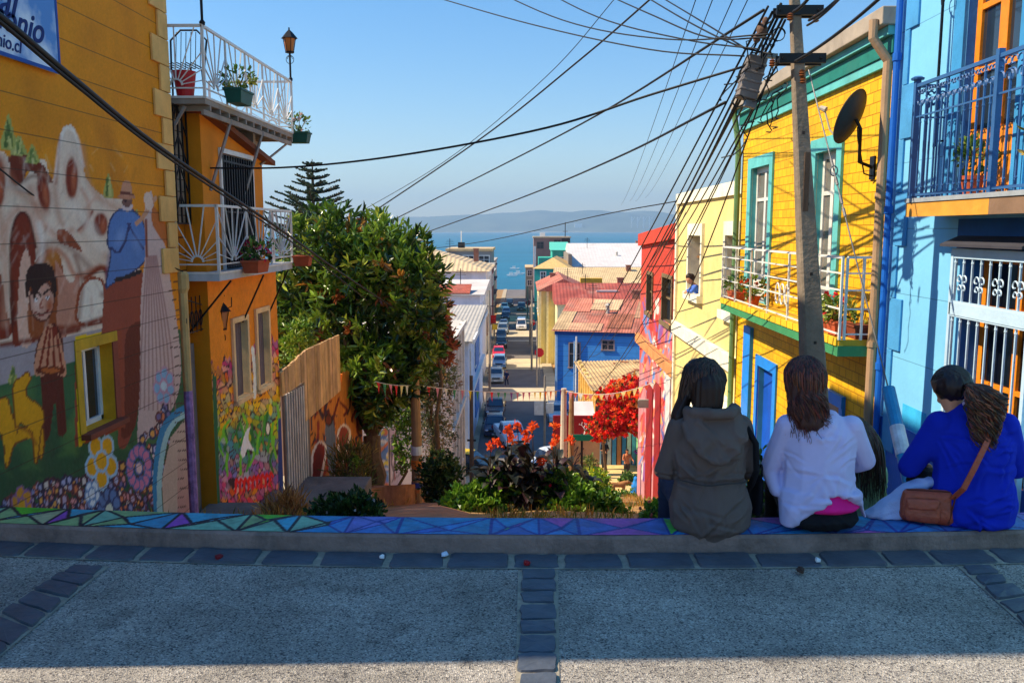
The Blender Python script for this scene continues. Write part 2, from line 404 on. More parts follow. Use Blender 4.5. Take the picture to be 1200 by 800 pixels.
# slate blocks with pale joints: gutter row and the strips that divide the slabs
SLATE = S("slate_block", (74, 80, 90), rough=0.55, var=0.28, scale=7, bump=0.4, bscale=14, dirt=0.3, dirtcol=(0.16, 0.15, 0.13), spec=0.4)
MORTAR = S("pale_mortar", (150, 142, 126), rough=0.95, var=0.3, scale=20, bump=0.3)
def block_strip(A, B, n, rnd):
 """A,B: two side lines, each a function t->(x,y); n blocks"""
 mo = MB(); bl = MB()
 t = [0.0]
 for i in range(n): t.append(t[-1] + rnd.uniform(.8, 1.25))
 t = [q / t[-1] for q in t]
 for i in range(n):
  a, b_ = t[i], t[i + 1]
  mo.add([(*A(a), .004), (*A(b_), .004), (*B(b_), .004), (*B(a), .004)], [(3, 2, 1, 0)])
  q = [Vector((*A(a), 0)), Vector((*A(b_), 0)), Vector((*B(b_), 0)), Vector((*B(a), 0))]
  ce = sum(q, Vector()) / 4; g = rnd.uniform(.008, .016)
  k = []
  for p in q:
   d = ce - p; k.append(p + d.normalized() * g * 1.4 + Vector((rnd.uniform(-.006, .006), rnd.uniform(-.006, .006), 0)))
  # chipped outline with extra points on every side
  ring = []
  for i2 in range(4):
   p, p2 = k[i2], k[(i2 + 1) % 4]
   for s_ in (0.06, .35, .65, .94):
    ring.append(p.lerp(p2, s_) + Vector((rnd.uniform(-.004, .004), rnd.uniform(-.004, .004), 0)))
  h = rnd.uniform(.010, .017); nn = len(ring)
  top = [p.lerp(ce, .04) + Vector((0, 0, h + rnd.uniform(-.002, .002))) for p in ring]
  vs = [p + Vector((0, 0, .002)) for p in ring] + top + [ce + Vector((0, 0, h + .002))]
  fs = [(j, (j + 1) % nn, nn + (j + 1) % nn, nn + j) for j in range(nn)] + [(nn + j, nn + (j + 1) % nn, 2 * nn) for j in range(nn)]
  bl.add(vs, fs)
 return mo, bl
rnd = random.Random(3)
allm, allb = MB(), MB()
def merge(dst, src): dst.add(src.v, src.f)
def curve_strip(x0, x1, n):
 A = lambda t: (x0 + (x1 - x0) * t, kerb_y(x0 + (x1 - x0) * t) - .19)
 B = lambda t: (x0 + (x1 - x0) * t, kerb_y(x0 + (x1 - x0) * t) - .004)
 return block_strip(B, A, n, rnd)
for st in (curve_strip(-4.4, 4.4, 30),):
 merge(allm, st[0]); merge(allb, st[1])
def quadstrip(p0, p1, q0, q1, n):
 P0, P1, Q0, Q1 = [WZ(*p, 0) for p in (p0, p1, q0, q1)]
 A = lambda t: ((P0.lerp(P1, t)).x, (P0.lerp(P1, t)).y); B = lambda t: ((Q0.lerp(Q1, t)).x, (Q0.lerp(Q1, t)).y)
 st = block_strip(A, B, n, rnd); merge(allm, st[0]); merge(allb, st[1])
quadstrip((607, 668), (598, 1100), (654, 668), (660, 1100), 15)
quadstrip((82, 662), (-260, 890), (128, 664), (-260, 985), 14)
quadstrip((1122, 664), (1480, 985), (1163, 662), (1480, 940), 13)
struct(allm.build("joint_mortar", MORTAR, origin=(0, 0, 0)))
struct(allb.build("slate_block_paving", SLATE, origin=(0, 0, 0)))
# kerb: concrete body and painted top
KERBM = S("kerb_concrete", (138, 116, 106), rough=0.95, var=0.3, scale=6, bump=0.5, bscale=45, dirt=0.75, dirtcol=(0.05, 0.045, 0.045))
KT = 0.095
def kerb_strip(z0, z1, off0, off1, name, m, n=160):
 mb = MB(); X = np.linspace(-4.1, 6, n)
 sec = [(off0 - .006, z0), (off0, z0 + (z1 - z0) * .85), (off0 + .014, z1), (off1, z1), (off1, z0 - .35)]
 vs = []; k = len(sec)
 for x in X:
  j = noise.noise(Vector((x * 3.3, 1, 0))) * .006 + noise.noise(Vector((x * 14, 4, 0))) * .003
  for o_, z in sec: vs.append((x, kerb_y(x) + o_ + (j if o_ < .1 else 0), z + (j * .4 if z == z1 else 0)))
 fs = [(i * k + j, (i + 1) * k + j, (i + 1) * k + j + 1, i * k + j + 1) for i in range(n - 1) for j in range(k - 1)]
 mb.add(vs, fs); mb.add([vs[0], vs[1], vs[2], vs[3], vs[4]], [(0, 1, 2, 3, 4)])
 return mb.build(name, m, origin=(0, 0, 0))
kerb = struct(kerb_strip(0, KT, 0, .26, "kerb", KERBM))
# painted mosaic of triangles on the kerb's top
U = np.linspace(-4.0, 4.4, 1400); Vv = np.linspace(0.014, .258, 36)
UU, VV = np.meshgrid(U, Vv, indexing='ij')
jj = np.array([noise.noise(Vector((x * 3.3, 1, 0))) * .006 + noise.noise(Vector((x * 14, 4, 0))) * .003 for x in U])
P = np.stack([UU.ravel(), (4.06 + .018 * UU ** 2 + VV).ravel(), (KT + .003 + 0 * UU + np.maximum(0, jj[:, None] * .4)).ravel()], 1)
F = [(i * 36 + j, (i + 1) * 36 + j, (i + 1) * 36 + j + 1, i * 36 + j + 1) for i in range(1399) for j in range(35)]
C = np.tile(np.array(lin((60, 170, 200))), (len(P), 1))
rk = random.Random(5); x = -4.1; tris = []; flat = []
while x < 4.4:
 w = rk.uniform(.2, .5); y0, y1 = .0, .27
 xm = x + w * rk.uniform(.3, .7); xo = x + w
 mid = rk.uniform(.08, .18)
 m2 = (x * .45 + xo * .55, rk.uniform(.04, .2))
 tris += [((x, y0), (xo, y0), m2), ((x, y0), m2, (xm, mid)), ((x, y0), (xm, mid), (x, y1)), ((xo, y0), (xo, y1), m2), ((x, y1), (xm, mid), (xo, y1)), ((xm, mid), m2, (xo, y1))]
 x = xo
u, v = UU.ravel(), VV.ravel(); edge = np.full(len(u), 9.0)
palL = [(60, 170, 195), (60, 175, 205), (150, 185, 120), (40, 110, 210), (60, 175, 205), (170, 80, 190), (90, 190, 40), (130, 190, 160), (60, 180, 205), (50, 160, 200), (190, 190, 140)]
palR = [(50, 130, 200), (60, 115, 205), (40, 140, 195), (130, 100, 200), (190, 90, 180), (60, 140, 210), (50, 150, 205), (60, 130, 210), (110, 120, 205), (90, 200, 70), (50, 120, 190), (70, 110, 190), (45, 140, 190)]
for t in tris:
 cxx = sum(p[0] for p in t) / 3; pal = palL if cxx < -1.1 else palR; c = lin(rk.choice(pal))
 box_ = (u > min(p[0] for p in t) - .02) & (u < max(p[0] for p in t) + .02); idx = np.nonzero(box_)[0]
 uu, vv = u[idx], v[idx]; sgn = []
 for (ax, ay), (bx, by) in zip(t, t[1:] + t[:1]):
  sgn.append((bx - ax) * (vv - ay) - (by - ay) * (uu - ax))
  Lq = (bx - ax) ** 2 + (by - ay) ** 2 + 1e-9; tt = np.clip(((uu - ax) * (bx - ax) + (vv - ay) * (by - ay)) / Lq, 0, 1)
  edge[idx] = np.minimum(edge[idx], np.hypot(uu - ax - tt * (bx - ax), vv - ay - tt * (by - ay)))
 s0, s1, s2 = sgn; ins = ((s0 >= 0) & (s1 >= 0) & (s2 >= 0)) | ((s0 <= 0) & (s1 <= 0) & (s2 <= 0))
 C[idx[ins]] = c
el = (edge < .010) & (u < -1.0); C[el] = lin((22, 24, 40))
er = (edge < .007) & (u >= -1.0); C[er] = lin((40, 60, 150))
C = C * .78
PAINT = mat("painted_mosaic", (1, 1, 1), rough=0.6, var=0.35, scale=14, attr=True, bump=0.2, bscale=50, dirt=0.45, dirtcol=(0.12, 0.12, 0.12))
struct(mk("kerb_painted_top", P, F, PAINT, colors=C, origin=(0, 0, 0)))
# ------------------------------------------------ terrain: falls away behind the kerb, then the flat lower town
PROF = [(-400, -.6), (4.0, -.6), (4.35, -.36), (5.2, -.42), (6, -.64), (8, -1.27), (10, -1.92), (14, -3.15), (20, -5.0), (30, -8.0), (40, -11.2), (48, -13.9), (54, -15.7),
  (66, -16.7), (100, -17.0), (200, -17.7), (300, -19.5), (322, -26)]
def zt(Y): return float(np.interp(Y, [p[0] for p in PROF], [p[1] for p in PROF]))
def zg(x, Y):
 z = zt(Y)
 if 5 < Y < 60: z += .06 * noise.noise(Vector((x * .9, Y * .9, 0))) + .03 * noise.noise(Vector((x * 3, Y * 3, 5)))
 return z
GX = sorted(set([-900, -300, -120, -60, -30, -15, -10] + list(np.round(np.arange(-8, 8.01, .25), 3)) + [10, 15, 30, 60, 120, 300, 900]))
GY = sorted(set([-400, -60, -14, 3.9] + [p[0] for p in PROF if p[0] > 4] + list(np.round(np.arange(4.4, 14, .25), 3)) + list(np.arange(14, 54, 1.0)) + list(range(120, 320, 20))))
vs = [(x, y, zg(x, y)) for x in GX for y in GY]; ny = len(GY)
fs = [(i * ny + j, (i + 1) * ny + j, (i + 1) * ny + j + 1, i * ny + j + 1) for i in range(len(GX) - 1) for j in range(ny - 1)]
DIRT = S("dry_garden_soil", (158, 122, 78), rough=0.95, var=0.35, scale=1.4, bump=0.8, bscale=9, dirt=0.5, dirtcol=(0.10, 0.075, 0.035))
struct(mk("ground", vs, fs, DIRT, origin=(0, 0, 0)))
# sea and far shore
def sea_mat():
 m = bpy.data.materials.new("sea_water"); m.use_nodes = True; N = m.node_tree.nodes; L = m.node_tree.links
 b = N["Principled BSDF"]; b.inputs["Roughness"].default_value = 0.35; b.inputs["Specular IOR Level"].default_value = 0.12
 tc = N.new("ShaderNodeTexCoord"); mp = N.new("ShaderNodeMapping"); mp.inputs["Scale"].default_value = (.0016, .006, 1)
 L.new(tc.outputs["Object"], mp.inputs[0])
 n = N.new("ShaderNodeTexNoise"); n.inputs["Scale"].default_value = 1.5; n.inputs["Detail"].default_value = 7; L.new(mp.outputs[0], n.inputs["Vector"])
 r = N.new("ShaderNodeValToRGB"); L.new(n.outputs["Fac"], r.inputs[0])
 r.color_ramp.elements[0].position = .35; r.color_ramp.elements[0].color = (.0, .10, .17, 1)
 r.color_ramp.elements[1].position = .7; r.color_ramp.elements[1].color = (.0, .155, .26, 1)
 L.new(r.outputs[0], b.inputs["Base Color"])
 n2 = N.new("ShaderNodeTexNoise"); n2.inputs["Scale"].default_value = .15; n2.inputs["Detail"].default_value = 6
 L.new(tc.outputs["Object"], n2.inputs["Vector"])
 bp = N.new("ShaderNodeBump"); bp.inputs["Strength"].default_value = .5; bp.inputs["Distance"].default_value = 1.5
 L.new(n2.outputs["Fac"], bp.inputs["Height"]); L.new(bp.outputs[0], b.inputs["Normal"]); return m
struct(MB().add([(-9000, 250, -24), (9000, 250, -24), (9000, 9500, -24), (-9000, 9500, -24)], [(0, 1, 2, 3)]).build("sea", sea_mat(), origin=(0, 0, 0)))
def hills(name, Y0, D, hfun, m, seed):
 X = np.linspace(-7000, 7000, 200); Yv = np.linspace(Y0, Y0 + D, 24); vs = []
 for x in X:
  for j, y in enumerate(Yv):
   t = j / 23; h = hfun(x) * math.sin(min(1, t * 1.35) * math.pi / 2) ** 1.2
   vs.append((x, y + 60 * noise.noise(Vector((x / 500, seed, 0))), -24.5 + h * (1 + .25 * noise.noise(Vector((x / 260, y / 260, seed)))) + 2 * t))
 fs = [(i * 24 + j, (i + 1) * 24 + j, (i + 1) * 24 + j + 1, i * 24 + j + 1) for i in range(199) for j in range(23)]
 return struct(mk(name, vs, fs, m, smooth=True, origin=(0, 0, 0)))
HILL = S("far_hills", (88, 100, 84), rough=1, var=0.35, scale=0.004, bump=0, spec=0, dirt=0.5, dirtcol=(0.3, 0.26, 0.2))
hills("far_hills", 6500, 1600, lambda x: 60 + 105 * max(0, min(1, (x + 1800) / 1500)) + 40 * noise.noise(Vector((x / 900, 3, 0))), HILL, 1.3)
struct(MB().add([(-7000, 6440, -23.6), (7000, 6440, -23.6), (7000, 6600, -20), (-7000, 6600, -20)], [(0, 1, 2, 3)]).build("far_beach", S("far_beach_sand", (205, 195, 175), bump=0, scale=.01), origin=(0, 0, 0)))
# ------------------------------------------------ the street going down to the sea
ASPH = S("worn_asphalt", (112, 106, 104), rough=0.9, var=0.22, scale=.35, bump=0.1, bscale=5, dirt=0.2, dirtcol=(0.2, 0.18, 0.16))
SIDE = S("pavement_concrete", (176, 160, 134), rough=0.95, var=0.2, scale=.8, bump=0.1, bscale=6, dirt=0.3)
def cx_(Y): return -.2 - .0098 * (Y - 45)
def ribbon(name, m, h, offL, offR, Y0, Y1, lift, step=6.0, wall=0.0):
 Ys = sorted(set(list(np.arange(Y0, Y1, step)) + [Y1] + [p[0] for p in PROF if Y0 < p[0] < Y1])); vs = []
 for Y in Ys: vs += [(cx_(Y) + offL, Y, zt(Y) + lift), (cx_(Y) + offR, Y, zt(Y) + lift)]
 fs = [(2 * i, 2 * i + 1, 2 * i + 3, 2 * i + 2) for i in range(len(Ys) - 1)]
 mb = MB().add(vs, fs)
 if wall:
  for i in range(len(Ys) - 1):
   for s_ in (0, 1):
    a, b_ = Vector(vs[2 * i + s_]), Vector(vs[2 * i + 2 + s_]); d = Vector((0, 0, -wall))
    mb.add([a, b_, b_ + d, a + d], [(0, 1, 2, 3)])
 return struct(mb.build(name, m, origin=(0, 0, 0)))
ribbon("street", ASPH, 0, -3.5, 3.3, 66, 300, .03)
ribbon("pavement", SIDE, 0, -4.7, -3.5, 66, 300, .15, wall=.15)
ribbon("pavement", SIDE, 0, 3.3, 4.6, 66, 300, .15, wall=.15)
# cross streets: pale concrete bands; the patches paint sunlit stretches of road
def band(name, Y0, Y1, m, lift=.06, x0=-60, x1=60):
 n = max(2, int((Y1 - Y0) / 2) + 1); Ys = sorted(set(list(np.linspace(Y0, Y1, n)) + [p[0] for p in PROF if Y0 < p[0] < Y1])); n = len(Ys); vs = []
 for Y in Ys: vs += [(x0, Y, zt(Y) + lift), (x1, Y, zt(Y) + lift)]
 return struct(MB().add(vs, [(2 * i, 2 * i + 1, 2 * i + 3, 2 * i + 2) for i in range(n - 1)]).build(name, m, origin=(0, 0, 0)))
PALEC = S("pale_concrete_sunlit_road", (190, 176, 148), rough=0.95, var=0.2, scale=.5, bump=0.1, bscale=6, dirt=0.25)
band("cross_street", 54.2, 66, PALEC, .03, -40, 40)
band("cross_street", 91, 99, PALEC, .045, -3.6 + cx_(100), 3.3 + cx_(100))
band("sunlit_road_patch", 113, 123, PALEC, .045, -3.5 + cx_(117), 3.3 + cx_(117))  # pale colour stands for sun falling across the asphalt
band("sunlit_road_patch", 178, 190, PALEC, .045, -3.5 + cx_(184), 3.3 + cx_(184))
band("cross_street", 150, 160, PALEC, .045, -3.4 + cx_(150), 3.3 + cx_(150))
# painted stop line and lane joints
WP = S("road_paint", (214, 212, 204), rough=0.7, bump=0)
mb = MB()
for Y in (144,):
 mb.add([(cx_(Y) - 3.2, Y, zt(Y) + .05), (cx_(Y) + 3.2, Y, zt(Y) + .05), (cx_(Y) + 3.2, Y + .8, zt(Y) + .05), (cx_(Y) - 3.2, Y + .8, zt(Y) + .05)], [(0, 1, 2, 3)])
struct(mb.build("road_marking", WP, origin=(0, 0, 0)))
# ================================================================== LEFT: the house with the large mural
XM = -4.0; YM0 = 2.84; YM1 = WX(212, 400, XM).y; ROOFM = 7.25
mh = thing("mural_house", "tall mustard house at the left edge whose side wall carries a large surreal painted mural", "house", (XM, YM1, -2))
# window opening
w0 = WX(97, 455, XM); w1 = WX(134, 455, XM); wz1 = WX(115, 405, XM).z; wz0 = WX(115, 500, XM).z
HOLE = (w0.y, w1.y, wz0, wz1)
MURAL = mat("mural_paint", (.5, .3, .02), rough=0.75, var=0.10, scale=1.6, attr=True, lines=('Z', .29, .035), bump=0.25, bscale=22, dirt=0.22, dirtcol=(.10, .06, .03))
Pm, Fm = wallgrid('x', XM, 5.9, YM1, -3.2, ROOFM, [HOLE], .020, .0155, sgn=1)
p = Painter(Pm, (224, 144, 6))
X_, Y_ = p.x, p.y
nz = np.array([noise.noise(Vector((a, b * 1.0, 0))) for a, b in zip(Pm[:, 1] * 2.2, Pm[:, 2] * 2.2)])
p.mix(np.clip(nz * .5, 0, .3), (170, 96, 0))
# green field at the bottom, pink-grey path above it
p.poly([(-80, 452), (60, 428), (100, 415), (140, 390), (230, 385), (230, 640), (-80, 640)], (52, 96, 62), round_=False)
p.mix(np.clip((Y_ - 470) / 90, 0, 1) * .45 * p.inside([(-80, 452), (60, 428), (140, 390), (230, 385), (230, 640), (-80, 640)]), (28, 58, 44))
[p.stroke([(a_, b2), (a_ + bs0.uniform(-14, 14), b2 + bs0.uniform(-9, 5))], bs0.uniform(2, 6), bs0.choice([(34, 66, 44), (86, 130, 70), (44, 84, 60), (30, 52, 46)]), soft=.9, al=.35) for bs0 in [random.Random(5)] for q in range(150) for a_, b2 in [(bs0.uniform(-10, 150), bs0.uniform(470, 610))]]
p.mix(np.clip(nz - .05, 0, .4) * p.inside([(-80, 452), (60, 428), (140, 390), (230, 640), (-80, 640)]), (110, 150, 80))
p.poly([(-80, 400), (0, 398), (60, 390), (130, 372), (150, 372), (150, 395), (95, 420), (0, 452), (-80, 460)], (172, 158, 160), round_=False)
# white flowing arches
WHT = (232, 208, 186); BRN = (128, 48, 30); BRD = (84, 26, 16); PNK = (214, 164, 140)
p.poly([(-90, 170), (-30, 160), (0, 176), (10, 185), (16, 205), (26, 212), (36, 200), (44, 186), (54, 190), (58, 208), (64, 206), (70, 160), (78, 147), (88, 152), (96, 190), (104, 214),
  (125, 232), (150, 240), (165, 300), (150, 380), (120, 385), (60, 398), (0, 402), (-90, 410)], WHT)
p.ell(20, 202, 10, 17, (120, 44, 24), soft=.2)                          # brown hills between humps
p.poly([(10, 184), (40, 184), (58, 205), (60, 215), (34, 200), (26, 214), (18, 205)], (112, 44, 24))
p.stroke([(64, 212), (70, 168), (78, 150), (90, 160), (98, 195)], 3, (250, 236, 224), soft=.9, al=.8)
for (a, b, rx, ry, ro) in ((84, 209, 8, 27, 0), (51, 226, 8, 24, -8), (-2, 214, 9, 34, 0), (118, 263, 9, 15, 0)):
 p.ell(a, b, rx * 1.5, ry * 1.25, PNK, ro, soft=.6, al=.8)
 p.ell(a, b, rx, ry, BRN, ro, soft=.25)
 p.ell(a + rx * .3, b + 2, rx * .55, ry * .8, (180, 96, 66), ro, soft=.7)
p.stroke([(36, 220), (44, 250), (56, 268), (70, 276), (84, 270)], 7, PNK, soft=.95, al=.8)
p.stroke([(0, 300), (8, 262), (20, 246), (34, 250), (44, 280), (58, 300)], 8, PNK, soft=.9, al=.7)
# tall dark arch left, and round archways
p.poly([(14, 400), (12, 300), (14, 268), (22, 250), (32, 252), (40, 280), (42, 320), (46, 392), (30, 400)], BRN)
p.poly([(22, 400), (22, 330), (26, 300), (32, 292), (37, 320), (40, 396)], (226, 180, 158))
p.stroke([(14, 390), (12, 300), (15, 268), (22, 251), (33, 254), (42, 290)], 2.5, BRD, soft=.8)
p.poly([(36, 396), (36, 330), (42, 306), (56, 292), (68, 296), (74, 316), (80, 344), (90, 378), (88, 390)], (150, 78, 44))
p.ell(62, 302, 14, 16, (190, 122, 60), soft=.6, al=.8)
p.poly([(66, 392), (68, 340), (64, 304), (74, 320), (84, 332), (92, 322), (96, 380), (80, 392)], (196, 138, 116))
p.stroke([(48, 304), (62, 292), (76, 300), (86, 320), (96, 322), (118, 312), (134, 318)], 5, (190, 120, 92), soft=.9, al=.8)
p.poly([(92, 378), (91, 352), (97, 334), (108, 326), (120, 330), (124, 350), (122, 376)], (236, 222, 204), edge=(150, 72, 44), ew=1.6)
p.stroke([(100, 326), (118, 314), (126, 322), (126, 344)], 4.5, (136, 54, 30), soft=.7)
p.stroke([(62, 384), (92, 382), (128, 370), (150, 362)], 5, (136, 60, 40), soft=.9)
p.stroke([(0, 404), (40, 398), (70, 390), (92, 386)], 5, (120, 50, 36), soft=.9)
p.poly([(66, 274), (72, 268), (84, 276), (96, 294), (80, 288), (70, 284)], (150, 76, 50))
p.stroke([(92, 270), (100, 262), (108, 248)], 3, (140, 50, 30), soft=.9)
p.stroke([(96, 222), (104, 240), (102, 262), (94, 272)], 4, PNK, soft=.9, al=.8)
p.poly([(-60, 390), (-60, 320), (-20, 312), (0, 320), (6, 360), (10, 396)], BRN)
# little cypress tufts
for (a, b, w_, h_) in ((10, 158, 9, 32), (38, 182, 8, 18), (22, 172, 9, 18), (127, 220, 6, 22), (15, 440, 5, 16), (160, 260, 6, 20)):
 p.poly([(a - w_, b + h_ * .5), (a - w_ * .6, b - h_ * .2), (a, b - h_ * .75), (a + w_ * .6, b - h_ * .2), (a + w_, b + h_ * .5)], (170, 168, 96))
 for q in range(9):
  p.stroke([(a + random.uniform(-w_, w_) * .6, b + h_ * .45), (a + random.uniform(-w_, w_) * .35, b - h_ * random.uniform(.1, .55))], 1.1, random.choice([(70, 96, 44), (96, 120, 60), (206, 200, 130)]), al=.8)
for pts_, w_, c_, al in (([(0, 186), (14, 214), (30, 232), (52, 250)], 9, (186, 124, 98), .5), ([(64, 210), (66, 240), (72, 262)], 6, (176, 112, 86), .5), ([(98, 170), (104, 210), (122, 236), (146, 248)], 7, (196, 140, 112), .55), ([(84, 240), (104, 262), (120, 290), (150, 300)], 10, (244, 228, 212), .6), ([(40, 300), (60, 284), (84, 292), (104, 312)], 7, (112, 48, 30), .5),
  ([(88, 300), (96, 330), (92, 372)], 5, (120, 54, 34), .6), ([(0, 250), (6, 300), (6, 380)], 8, (204, 150, 124), .6), ([(46, 262), (50, 290), (44, 320)], 6, (246, 232, 220), .6), ([(124, 300), (140, 312), (152, 340)], 8, (206, 160, 136), .6), ([(120, 345), (140, 362), (150, 376)], 6, (116, 50, 34), .6), ([(70, 160), (68, 190), (66, 215)], 3, (170, 110, 86), .6), ([(14, 330), (16, 380)], 4, (70, 22, 14), .6), ([(98, 382), (140, 372)], 4, (90, 34, 24), .6),
  ([(24, 214), (40, 206), (56, 214)], 4, (90, 30, 20), .6), ([(100, 244), (112, 232), (124, 236)], 4, (214, 170, 146), .7), ([(134, 272), (128, 300), (126, 326)], 4, (60, 84, 140), .5), ([(168, 262), (170, 300)], 3, (56, 76, 130), .6), ([(148, 300), (156, 306), (166, 296)], 3, (60, 80, 130), .6)): p.stroke(pts_, w_, c_, soft=.95, al=al)
bs = random.Random(77)
for q in range(240):
 a_, b2 = bs.uniform(-10, 160), bs.uniform(170, 395); p.stroke([(a_, b2), (a_ + bs.uniform(-10, 10), b2 + bs.uniform(6, 22))], bs.uniform(1, 3), bs.choice([(250, 236, 222), (190, 130, 104), (120, 56, 38), (226, 190, 168)]), soft=.9, al=.16)
# the painted man with hat and the woman in a long pale dress
BLU = (96, 128, 182)
p.poly([(122, 338), (126, 332), (166, 318), (170, 350), (168, 420), (160, 480), (150, 520), (138, 520), (142, 470), (140, 400), (132, 390), (120, 400)], (146, 74, 58))
p.poly([(148, 390), (170, 380), (166, 440), (158, 500), (142, 512), (146, 460)], (104, 46, 34))
p.poly([(124, 336), (130, 298), (126, 286), (128, 262), (136, 248), (150, 244), (162, 252), (170, 268), (171, 300), (164, 312), (150, 322), (132, 332)], BLU, edge=(54, 60, 96), ew=.8)
p.stroke([(130, 290), (138, 296), (146, 284), (152, 262)], 1.4, (50, 56, 100))
p.stroke([(150, 262), (158, 276), (168, 292)], 1.2, (60, 66, 110))
p.ell(141, 278, 8, 16, (140, 165, 208), 20, soft=.9, al=.6)
p.ell(160, 285, 8, 18, (130, 156, 202), -10, soft=.9, al=.6)
p.stroke([(136, 328), (150, 324), (164, 318)], 2.4, (40, 34, 40))
p.ell(149, 236, 6, 9.5, (120, 84, 76)); p.ell(147, 234, 2, 3, (60, 40, 44)); p.stroke([(144, 243), (150, 246), (154, 242)], 2, (210, 190, 186))
p.poly([(139, 229), (146, 226), (157, 229), (158, 232), (148, 234), (139, 232)], (186, 130, 104))
p.poly([(143, 228), (143, 216), (147, 212), (152, 213), (155, 228)], (200, 146, 118)); p.stroke([(142, 226), (155, 228)], 1.6, (110, 60, 50))
p.poly([(169, 252), (174, 228), (178, 226), (182, 248), (190, 270), (200, 330), (212, 420), (206, 470), (184, 500), (162, 520), (164, 450), (165, 350), (170, 300)], (206, 180, 172))
for q in range(9):
 a = 166 + q * 4.2; p.stroke([(172 + q * 1.4, 300), (a, 400), (a - 2 + q, 480)], 1.3, (150, 108, 108), soft=.8, al=.75)
p.poly([(180, 242), (194, 262), (205, 290), (206, 312), (200, 316), (200, 296), (186, 276), (178, 260)], (190, 110, 62))
p.stroke([(160, 262), (168, 254), (182, 232)], 2.4, (200, 150, 120)); p.ell(174, 236, 5, 11, (224, 196, 176), -10)
p.stroke([(171, 258), (172, 300)], 2, (130, 66, 50), soft=.6)
# a painted boy
p.poly([(44, 400), (60, 378), (72, 392), (76, 430), (74, 440), (76, 480), (78, 506), (68, 508), (64, 470), (58, 510), (50, 508), (48, 440), (40, 436)], (92, 36, 28))
p.poly([(40, 436), (44, 408), (52, 386), (60, 380), (70, 396), (78, 436), (70, 440), (62, 432), (50, 440)], (208, 146, 116))
for q in range(4): p.stroke([(56 + q * 3, 384), (46 + q * 9, 432)], 1.3, (130, 46, 32))
p.ell(59, 434, 18, 5, (190, 104, 60), edge=(100, 40, 24), ew=.2)
p.ell(49, 352, 15, 25, (206, 156, 136), edge=(96, 44, 34), ew=.05); p.ell(44, 352, 7, 18, (232, 196, 180), soft=.8); p.ell(58, 358, 6, 12, (176, 96, 66), soft=.8); p.stroke([(36, 345), (42, 340), (48, 346)], 1.4, (60, 26, 24)); p.stroke([(52, 344), (58, 339), (63, 343)], 1.4, (60, 26, 24))
p.poly([(32, 352), (30, 326), (36, 312), (50, 308), (62, 314), (66, 336), (64, 350), (58, 330), (46, 338), (40, 350), (36, 334)], (44, 22, 22))
p.ell(42, 351, 3.4, 3.2, (120, 60, 50), soft=.6); p.ell(56, 349, 3.2, 3.2, (120, 60, 50), soft=.6); p.ell(42, 351, 2.2, 1.7, (236, 230, 228)); p.ell(56, 349, 2, 1.7, (236, 230, 228)); p.ell(42.4, 351, 1, 1.5, (24, 16, 16)); p.ell(56.2, 349, 1, 1.5, (24, 16, 16))
p.stroke([(42, 366), (49, 369), (57, 363)], 1.2, (130, 44, 40)); p.stroke([(49, 352), (47, 360), (51, 361)], .9, (170, 100, 84))
# yellow dogs
YEL = (226, 160, 34)
p.poly([(-2, 470), (8, 466), (14, 484), (22, 500), (46, 500), (52, 510), (50, 534), (46, 534), (42, 514), (18, 520), (10, 545), (6, 545), (2, 510), (-12, 500)], YEL, edge=(130, 70, 14), ew=.8)
p.poly([(16, 450), (24, 442), (32, 436), (36, 444), (30, 456), (34, 466), (48, 476), (52, 492), (48, 506), (44, 540), (40, 538), (38, 508), (24, 496), (20, 506), (16, 476)], YEL, edge=(130, 70, 14), ew=.8)
p.stroke([(20, 500), (34, 506), (42, 520)], 3, (176, 104, 20), soft=.9)
# big flowers and the bed of painted stones
def petals(cx, cy, r, rp, n, c, e, cc):
 for q in range(n):
  a = 2 * math.pi * q / n + .3; p.ell(cx + r * .55 * math.cos(a), cy + r * math.sin(a), rp * .6, rp, c, 0, edge=e, ew=.14)
 p.ell(cx, cy, rp * .62, rp * 1.0, cc, edge=e, ew=.14)
ps = random.Random(8)
for q in range(560):
 t = ps.random(); x_ = 2 + t * 200
 top = 590 - 30 * math.sin(min(1, t * 2.4) * 1.5) - (60 * max(0, t - .45)) - (220 * max(0, (t - .72)))
 y_ = ps.uniform(top, 616); r_ = ps.uniform(2.6, 6.2)
 p.ell(x_, y_, r_ * .75, r_ * 1.25, ps.choice([(190, 170, 190), (214, 150, 150), (226, 166, 96), (150, 150, 186), (226, 210, 200), (120, 110, 150), (214, 132, 96), (180, 180, 210)]), edge=ps.choice([(60, 40, 56), (52, 56, 90), (110, 60, 60)]), ew=.22)
petals(119, 540, 21, 14, 5, (232, 170, 40), (170, 200, 222), (232, 170, 40))
petals(26, 592, 14, 10, 6, (214, 150, 70), (150, 110, 150), (226, 166, 70))
petals(128, 596, 17, 9, 9, (104, 130, 176), (60, 72, 110), (220, 226, 206))
petals(163, 548, 20, 8, 12, (206, 130, 158), (96, 110, 160), (230, 196, 190))
petals(108, 578, 9, 8, 5, (226, 232, 238), (120, 150, 190), (226, 232, 238))
petals(192, 452, 15, 8, 7, (140, 176, 206), (190, 150, 170), (196, 214, 222))
